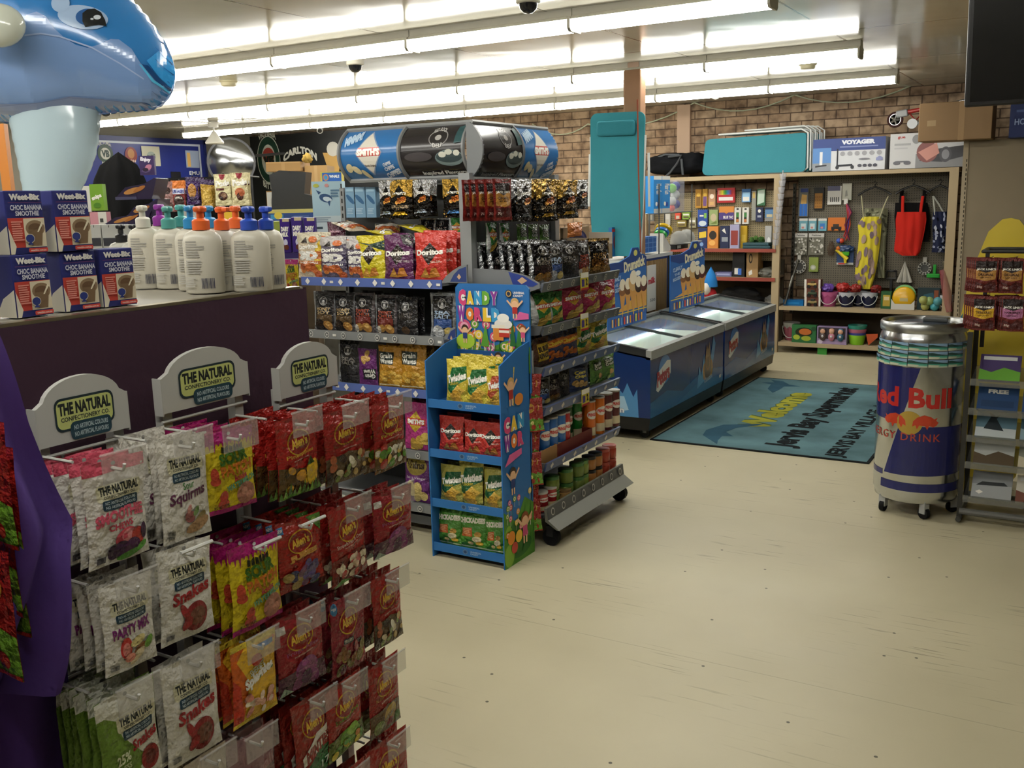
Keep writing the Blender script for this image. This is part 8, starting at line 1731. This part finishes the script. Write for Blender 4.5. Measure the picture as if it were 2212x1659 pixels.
# purple chocolate display with curved trays
c=atd(330,470,4.4); pd=thing('chocolate_display','dark purple curved chocolate display with an Enjoy header','display stand',(c.x,c.y,0))
def pdz(o): return o
dbox('header_card',None,None,(303,337),(335,378),4.5,.02,'#3a2a58',[T('Enjoy',.1,.66,.8,.92,'#e5e0ea',-8,b=.06),P([(.1,.2),(.5,.5),(.9,.55),(.7,.2),(.4,.1)],'#5a4a74'),E(.6,.4,.25,.14,'#b5748a',14,30),E(.4,.28,.2,.1,'#2a1a30',14)],zb=atd(320,378,4.5).z,parent=pd)
pd.children[-1].location.z=atd(320,378,4.5).z
defbag('bigpurple','#2a2038',[E(.45,.5,.3,.2,'#b57a3c'),E(.6,.4,.2,.14,'#a86a30'),P([(.5,.9),(1,.7),(1,1)],'#3c2f54')],seed=97,mat='gloss',A=.8,Th=.3)
for nm,x0,y0,x1,y1 in (('tray',250,385,342,432),('tray',275,430,345,470),('tray',225,455,330,488)):
    a=atd(x0,y1,4.35);b_=atd(x1,y1,4.35);t_=atd(x1,y0,4.35); w=(b_-a).length;h=t_.z-a.z; c=(a+b_)/2
    m_=MB(); pts=[(-w/2,0),(w/2*.7,0),(w/2,h),(w/2*.9,h*1.02),(w*.2,h*.75),(-w*.25,h*.6),(-w/2,h*.1)]
    m_.prism(pts,lambda p,q:V((p,.16,q)),lambda p,q:V((p,0,q)),'#2c2440'); m_.art(flat((-w/2,0,0),(w,0,0),(0,0,h)),[E(.42,.42,.22,.13,'#b57f48',16,15),E(.58,.5,.16,.1,'#a56a38',16,25),R(.0,.0,.5,.14,'#4a4a66')],h/w,eps=.002); 
    m_.build('tray','gloss',pd,(c.x-pd.location.x,c.y-pd.location.y,a.z),RZ)
a=atd(330,500,4.5); m_=MB(); m_.box((-.25,0,0),(.25,.3,a.z),'#1c1826'); m_.build('pedestal','matte',pd,(a.x-pd.location.x,a.y-pd.location.y,0),RZ)
# black jacket draped on a stand
a=atd(262,520,5.25); t_=atd(262,330,5.25)
jk_=thing('draped_black_cover','black cloth cover draped over something tall left of the Enjoy display','cover',(a.x,a.y,0)); H_=t_.z; 
m_=MB()
def jf(u,v):
    a=2*PI*u; r_=.165*(1-.25*v)*(1 if v<.82 else math.sqrt(max(0,1-((v-.82)/.18)**2))); k=r_*(1+.1*math.sin(a*5+3*v)+.07*math.sin(a*9-5*v))
    return V((k*math.cos(a)*1.2+.03*v,k*math.sin(a)*.7,v*H_))
m_.grid(lambda u,v:jf(u,v),40,30,'#121213'); m_.build('cloth','cloth',jk_,rz=RZ,smooth=80)
m_=MB(); m_.box((-.012,-.2,H_-.22),(.012,-.196,H_-.17),'#a9a9a4'); m_.build('tag','card',jk_,rz=RZ)
# small packs left of the cover
dbox('green_packet','lime green sweets packet standing beside the dolphin base','sweets',(198,398),(226,455),4.6,.04,'#6f9a2c',[T('snips',.1,.4,.9,.6,W,20,b=.05),E(.5,.2,.3,.1,'#4a7a1c')],grp='packs behind the cartons')
dbox('white_packet','white packet left of the lime green one','sweets',(176,402),(198,458),4.6,.04,'#c9c9c2',[R(.3,.3,.7,.5,'#a5a5a0')],grp='packs behind the cartons')
for i,(x0,x1) in enumerate(((196,222),(224,258),(262,286),(286,312))):
    dbox('white_carton','white printed carton behind the black pumps, %s from the left'%['first','second','third','fourth'][i],'carton',(x0,485),(x1,540),3.3,.05,'#c5c3bb',[R(.05,.55,.95,.72,'#3a3a40'),lines(.1,.1,.9,.45,5,'#a5a39c',.6),R(.45,.94,.5,.99,'#222')],grp='white cartons behind the black pumps',zb=CT+.003)
dbox('pink_packet','pink and white packets low behind the white cartons','sweets',(196,458),(232,486),4.6,.05,'#c58a94',[R(.5,0,1,1,'#cfccc5'),R(.6,.2,.8,.5,'#3a3a3a')],grp='packs behind the cartons')
for i,(x0,x1,y0,y1,c_,lab) in enumerate(((322,352,468,500,'#4a3428','brown packet behind the white pump top'),(398,430,455,480,'#b5b2ab','white packet above the teal pumps'),)):
    dbox('small_packet',lab,'sweets',(x0,y0),(x1,y1),4.6 if i<2 else 4.2,.04,c_,[E(.5,.5,.25,.2,'#d8d0c0')],grp='packs behind the cartons')
# ---- chocolate block stand
c=atd(640,530,6.0)
cb=thing('block_stand','low purple counter stand of chocolate blocks left of the 3D chips','display stand',(c.x,c.y,0))
a=atd(560,548,6.0);b_=atd(676,548,6.0); w=(b_-a).length; z0=a.z
m_=MB(); m_.box((-w/2,0,z0-.08),(w/2,.3,z0),'#3a2c6a'); m_.box((-w/2,-.004,z0-.06),(w/2,0,z0-.035),'#b5b3b0'); m_.build('tray','card',cb,((a.x+b_.x)/2-c.x,(a.y+b_.y)/2-c.y,0),RZ)
m_=MB(); m_.box((-w/2,.02,0),(w/2,.18,z0-.08),'#6a5a48'); m_.build('plinth','matte',cb,((a.x+b_.x)/2-c.x,(a.y+b_.y)/2-c.y,0),RZ)
for i,(x0,x1,y0,nm,col,ops) in enumerate(((566,590,476,'olive green block with OLD lettering','#8a9440',[T('OLD',.15,.5,.9,.66,'#2a2a10',b=.05),T('GOLD',.15,.3,.9,.46,'#2a2a10',b=.05)]),(590,608,474,'second olive green block, leaning','#8f9a48',[E(.5,.5,.3,.1,'#4a4a20')]),(606,629,468,'left purple DAIRY MILK block','#3f2a78',None),(631,656,465,'middle purple DAIRY MILK block','#42307c',None),(658,684,466,'right purple DAIRY MILK block','#3f2a78',None))):
    ops=ops or [T('DAIRY',.12,.62,.88,.76,W,b=.06),T('MILK',.12,.47,.8,.6,W,b=.06),R(.3,.9,.95,.99,'#c9b894'),E(.5,.3,.2,.1,'#c9c5e0',12),E(.55,.16,.25,.08,'#6a3a2a',12)]
    for j in range(2):
        a=atd((x0+x1)/2,y0,5.98); w_=(x1-x0)*5.98/FOC*.95; b0=atd((x0+x1)/2,545,5.98); h=a.z-z0-.002; q=b0+fwd*(.035*j+.015)
        m_=MB(); m_.rbox((-w_/2,0,0),(w_/2,.018,h*.96),.004,col); m_.art(flat((-w_/2,0,0),(w_,0,0),(0,0,h*.96)),ops,h/w_,eps=.001)
        tag(m_.build('chocolate_block','gloss',None,(q.x,q.y,z0+.001),RZ),nm if j==0 else 'block behind the '+nm,'chocolate','chocolate blocks on the purple stand')
# sour packet hanging at the bay end
p=ony(633,632,SY-.06);tp=ony(633,560,SY-.06); o=put('sourpatch',(p.x,SY-.06,p.z),.105,tp.z-p.z,.1,'crumpled yellow SOUR PATCH packet hanging at the left end of the chip bay','lolly packets hanging on the wire racks',name='hanging_packet',cat='lolly packet')
o['group']='chip packets on the bay facing the camera'
# ---- back left cartons and inflatable toys cartons
bz=lambda px,py,d: atd(px,py,d).z
c=atd(640,480,6.6); sh=thing('storage_bench','low white storage bench behind the chocolate blocks carrying cartons','bench',(c.x,c.y,0))
zz=bz(640,462,6.6)
a=atd(570,462,6.6);b_=atd(760,462,6.6); w=(b_-a).length
m_=MB(); m_.box((-w/2,0,zz-.03),(w/2,1.0,zz),'#a9a59a'); m_.build('bench_top','satin',sh,((a.x+b_.x)/2-c.x,(a.y+b_.y)/2-c.y,0),RZ); m_=MB(); m_.box((-w/2+.03,.03,0),(w/2-.03,.95,zz-.03),'#7a766c'); m_.build('bench_body','matte',sh,((a.x+b_.x)/2-c.x,(a.y+b_.y)/2-c.y,0),RZ)
GBX='cartons on the storage bench'
dbox('cardboard_box','open tan cardboard box below the CARLTON lettering','box',(578,350),(652,412),7.0,.35,'#a5814f',[R(.45,0,.55,1,'#b08d5c'),R(.0,.86,1,1,'#b5925f')],grp=GBX,zb=zz+.3)
dbox('cardboard_box','second tan cardboard box right of the black covered crate','box',(664,358),(712,462),7.1,.3,'#ad8a58',[R(.42,.0,.56,1,'#b89868')],grp=GBX,zb=zz+.002)
dbox('cardboard_box','lower tan cardboard box under the open one','box',(578,412),(652,462),7.0,.35,'#8f6f45',None,grp=GBX,zb=zz+.002)
p=atd(664,348,7.05); crumple('teddy','small golden soft toy on top of the tan boxes','toy',(p.x,p.y,bz(664,358,7.05)+.02),(.035,.03,.04),'#a58a48','cloth',1,41)
m_=MB(); a=atd(598,452,6.62);t_=atd(660,368,6.62); h=t_.z-zz
pts=[(-.13,0),(.2,0),(.2,h*.35),(.1,h*.45),(.12,h*.95),(-.06,h),(-.13,h*.9),(-.12,h*.5)]
m_.prism(pts,lambda p,q:V((p,.2,q)),lambda p,q:V((p,0,q)),'#17181a'); q=atd(628,460,6.62)
tag(m_.build('black_crate','satin',None,(q.x,q.y,zz+.002),RZ),'shiny black chair-shaped crate in front of the tan boxes','crate',GBX)
dbox('white_cup_pack','white cup-shaped pack left of the black crate','pack',(578,415),(602,448),6.65,.06,'#c9c9c4',[E(.6,.5,.25,.35,'#9a9a98',16),E(.6,.5,.16,.24,'#c9c9c4',16)],grp=GBX,zb=zz+.002)
dbox('flat_toy_carton','flat blue and yellow beach toy carton behind the chocolate blocks','carton',(580,452),(690,476),6.35,.2,'#c5b86a',[R(.0,.0,1,.7,'#2f4a84'),R(.05,.2,.3,.6,'#3f8fc0'),R(.5,.15,.8,.5,'#4a5f94'),E(.2,.5,.08,.3,'#d8c24a')],grp=GBX,zb=bz(640,478,6.35))
ab=dbox('whale_carton','pale blue carton with a whale picture left of the gondola','carton',(680,392),(745,520),6.2,.12,'#a5c2cf',[E(.45,.72,.22,.07,'#2f4f78',18,-15),E(.5,.7,.15,.04,'#c5d5dd',14,-15),P([(.22,.78),(.14,.86),(.3,.82)],'#2f4f78'),P([(.5,.66),(.56,.58),(.6,.68)],'#2f4f78'),E(.15,.93,.1,.03,'#b5b84a',12),E(.5,.93,.07,.03,'#c58a8a',12),lines(.62,.72,.92,.86,3,'#5a7a94',.6),R(0,.0,1,.42,'#c2d0d4'),lines(.08,.3,.6,.4,3,'#8a9aa5',.6),R(.1,.2,.3,.24,'#3a4a54'),P([(.82,.2),(.9,.25),(.97,.2),(.9,.15)],'#a54a4a')],grp=GBX,zb=bz(710,520,6.2))
dbox('whale_carton','yellow-edged blue WHALE carton on top of the pale blue one','carton',(693,371),(738,391),6.2,.1,'#c5b54a',[R(.08,.0,1,.9,'#2f62b0'),T('WHALE',.42,.35,.9,.65,W,b=.05),E(.25,.4,.14,.35,'#c9824a',14),E(.25,.4,.09,.24,'#3f8fc0',14)],grp=GBX,zb=bz(710,391.5,6.2))
dbox('carton_plinth','plain grey carton under the pale blue whale carton','carton',(694,520),(744,600),6.24,.11,'#8a8880',None,grp=GBX,zb=0)
defbag('plumbag','#4a1530',[T('plum',.2,.6,.8,.72,'#c9a0b0',b=.04),E(.5,.3,.3,.12,'#2a0c1c')],seed=99,mat='foil',A=1.,Th=.4)
p=ony(722,492,YL+.26); put('plumbag',(p.x,YL+.28,zl[0]+.14),.13,.16,.05,'dark plum packet standing behind the white 3D chips','chip packets on the bay facing the camera')
# dark shelving far behind at the extreme left with an orange upright
a=atd(6,330,6.0)
os_=thing('orange_shelving','orange upright with dark shelving behind the dolphin at the left edge','shelving unit',(a.x,a.y,0))
m_=MB(); m_.box((-.03,0,0),(.025,.05,atd(6,268,6.0).z),'#b5702a'); m_.build('upright','paint',os_,rz=RZ)
m_=MB(); 
for k in range(5): m_.box((.04,.1,.3+.32*k),(.5,.4,.33+.32*k),'#8a8474')
m_.build('shelf','matte',os_,rz=RZ); MB().box((.03,.4,.1),(.5,.43,1.75),'#2a2622').build('back_panel','matte',os_,rz=RZ)
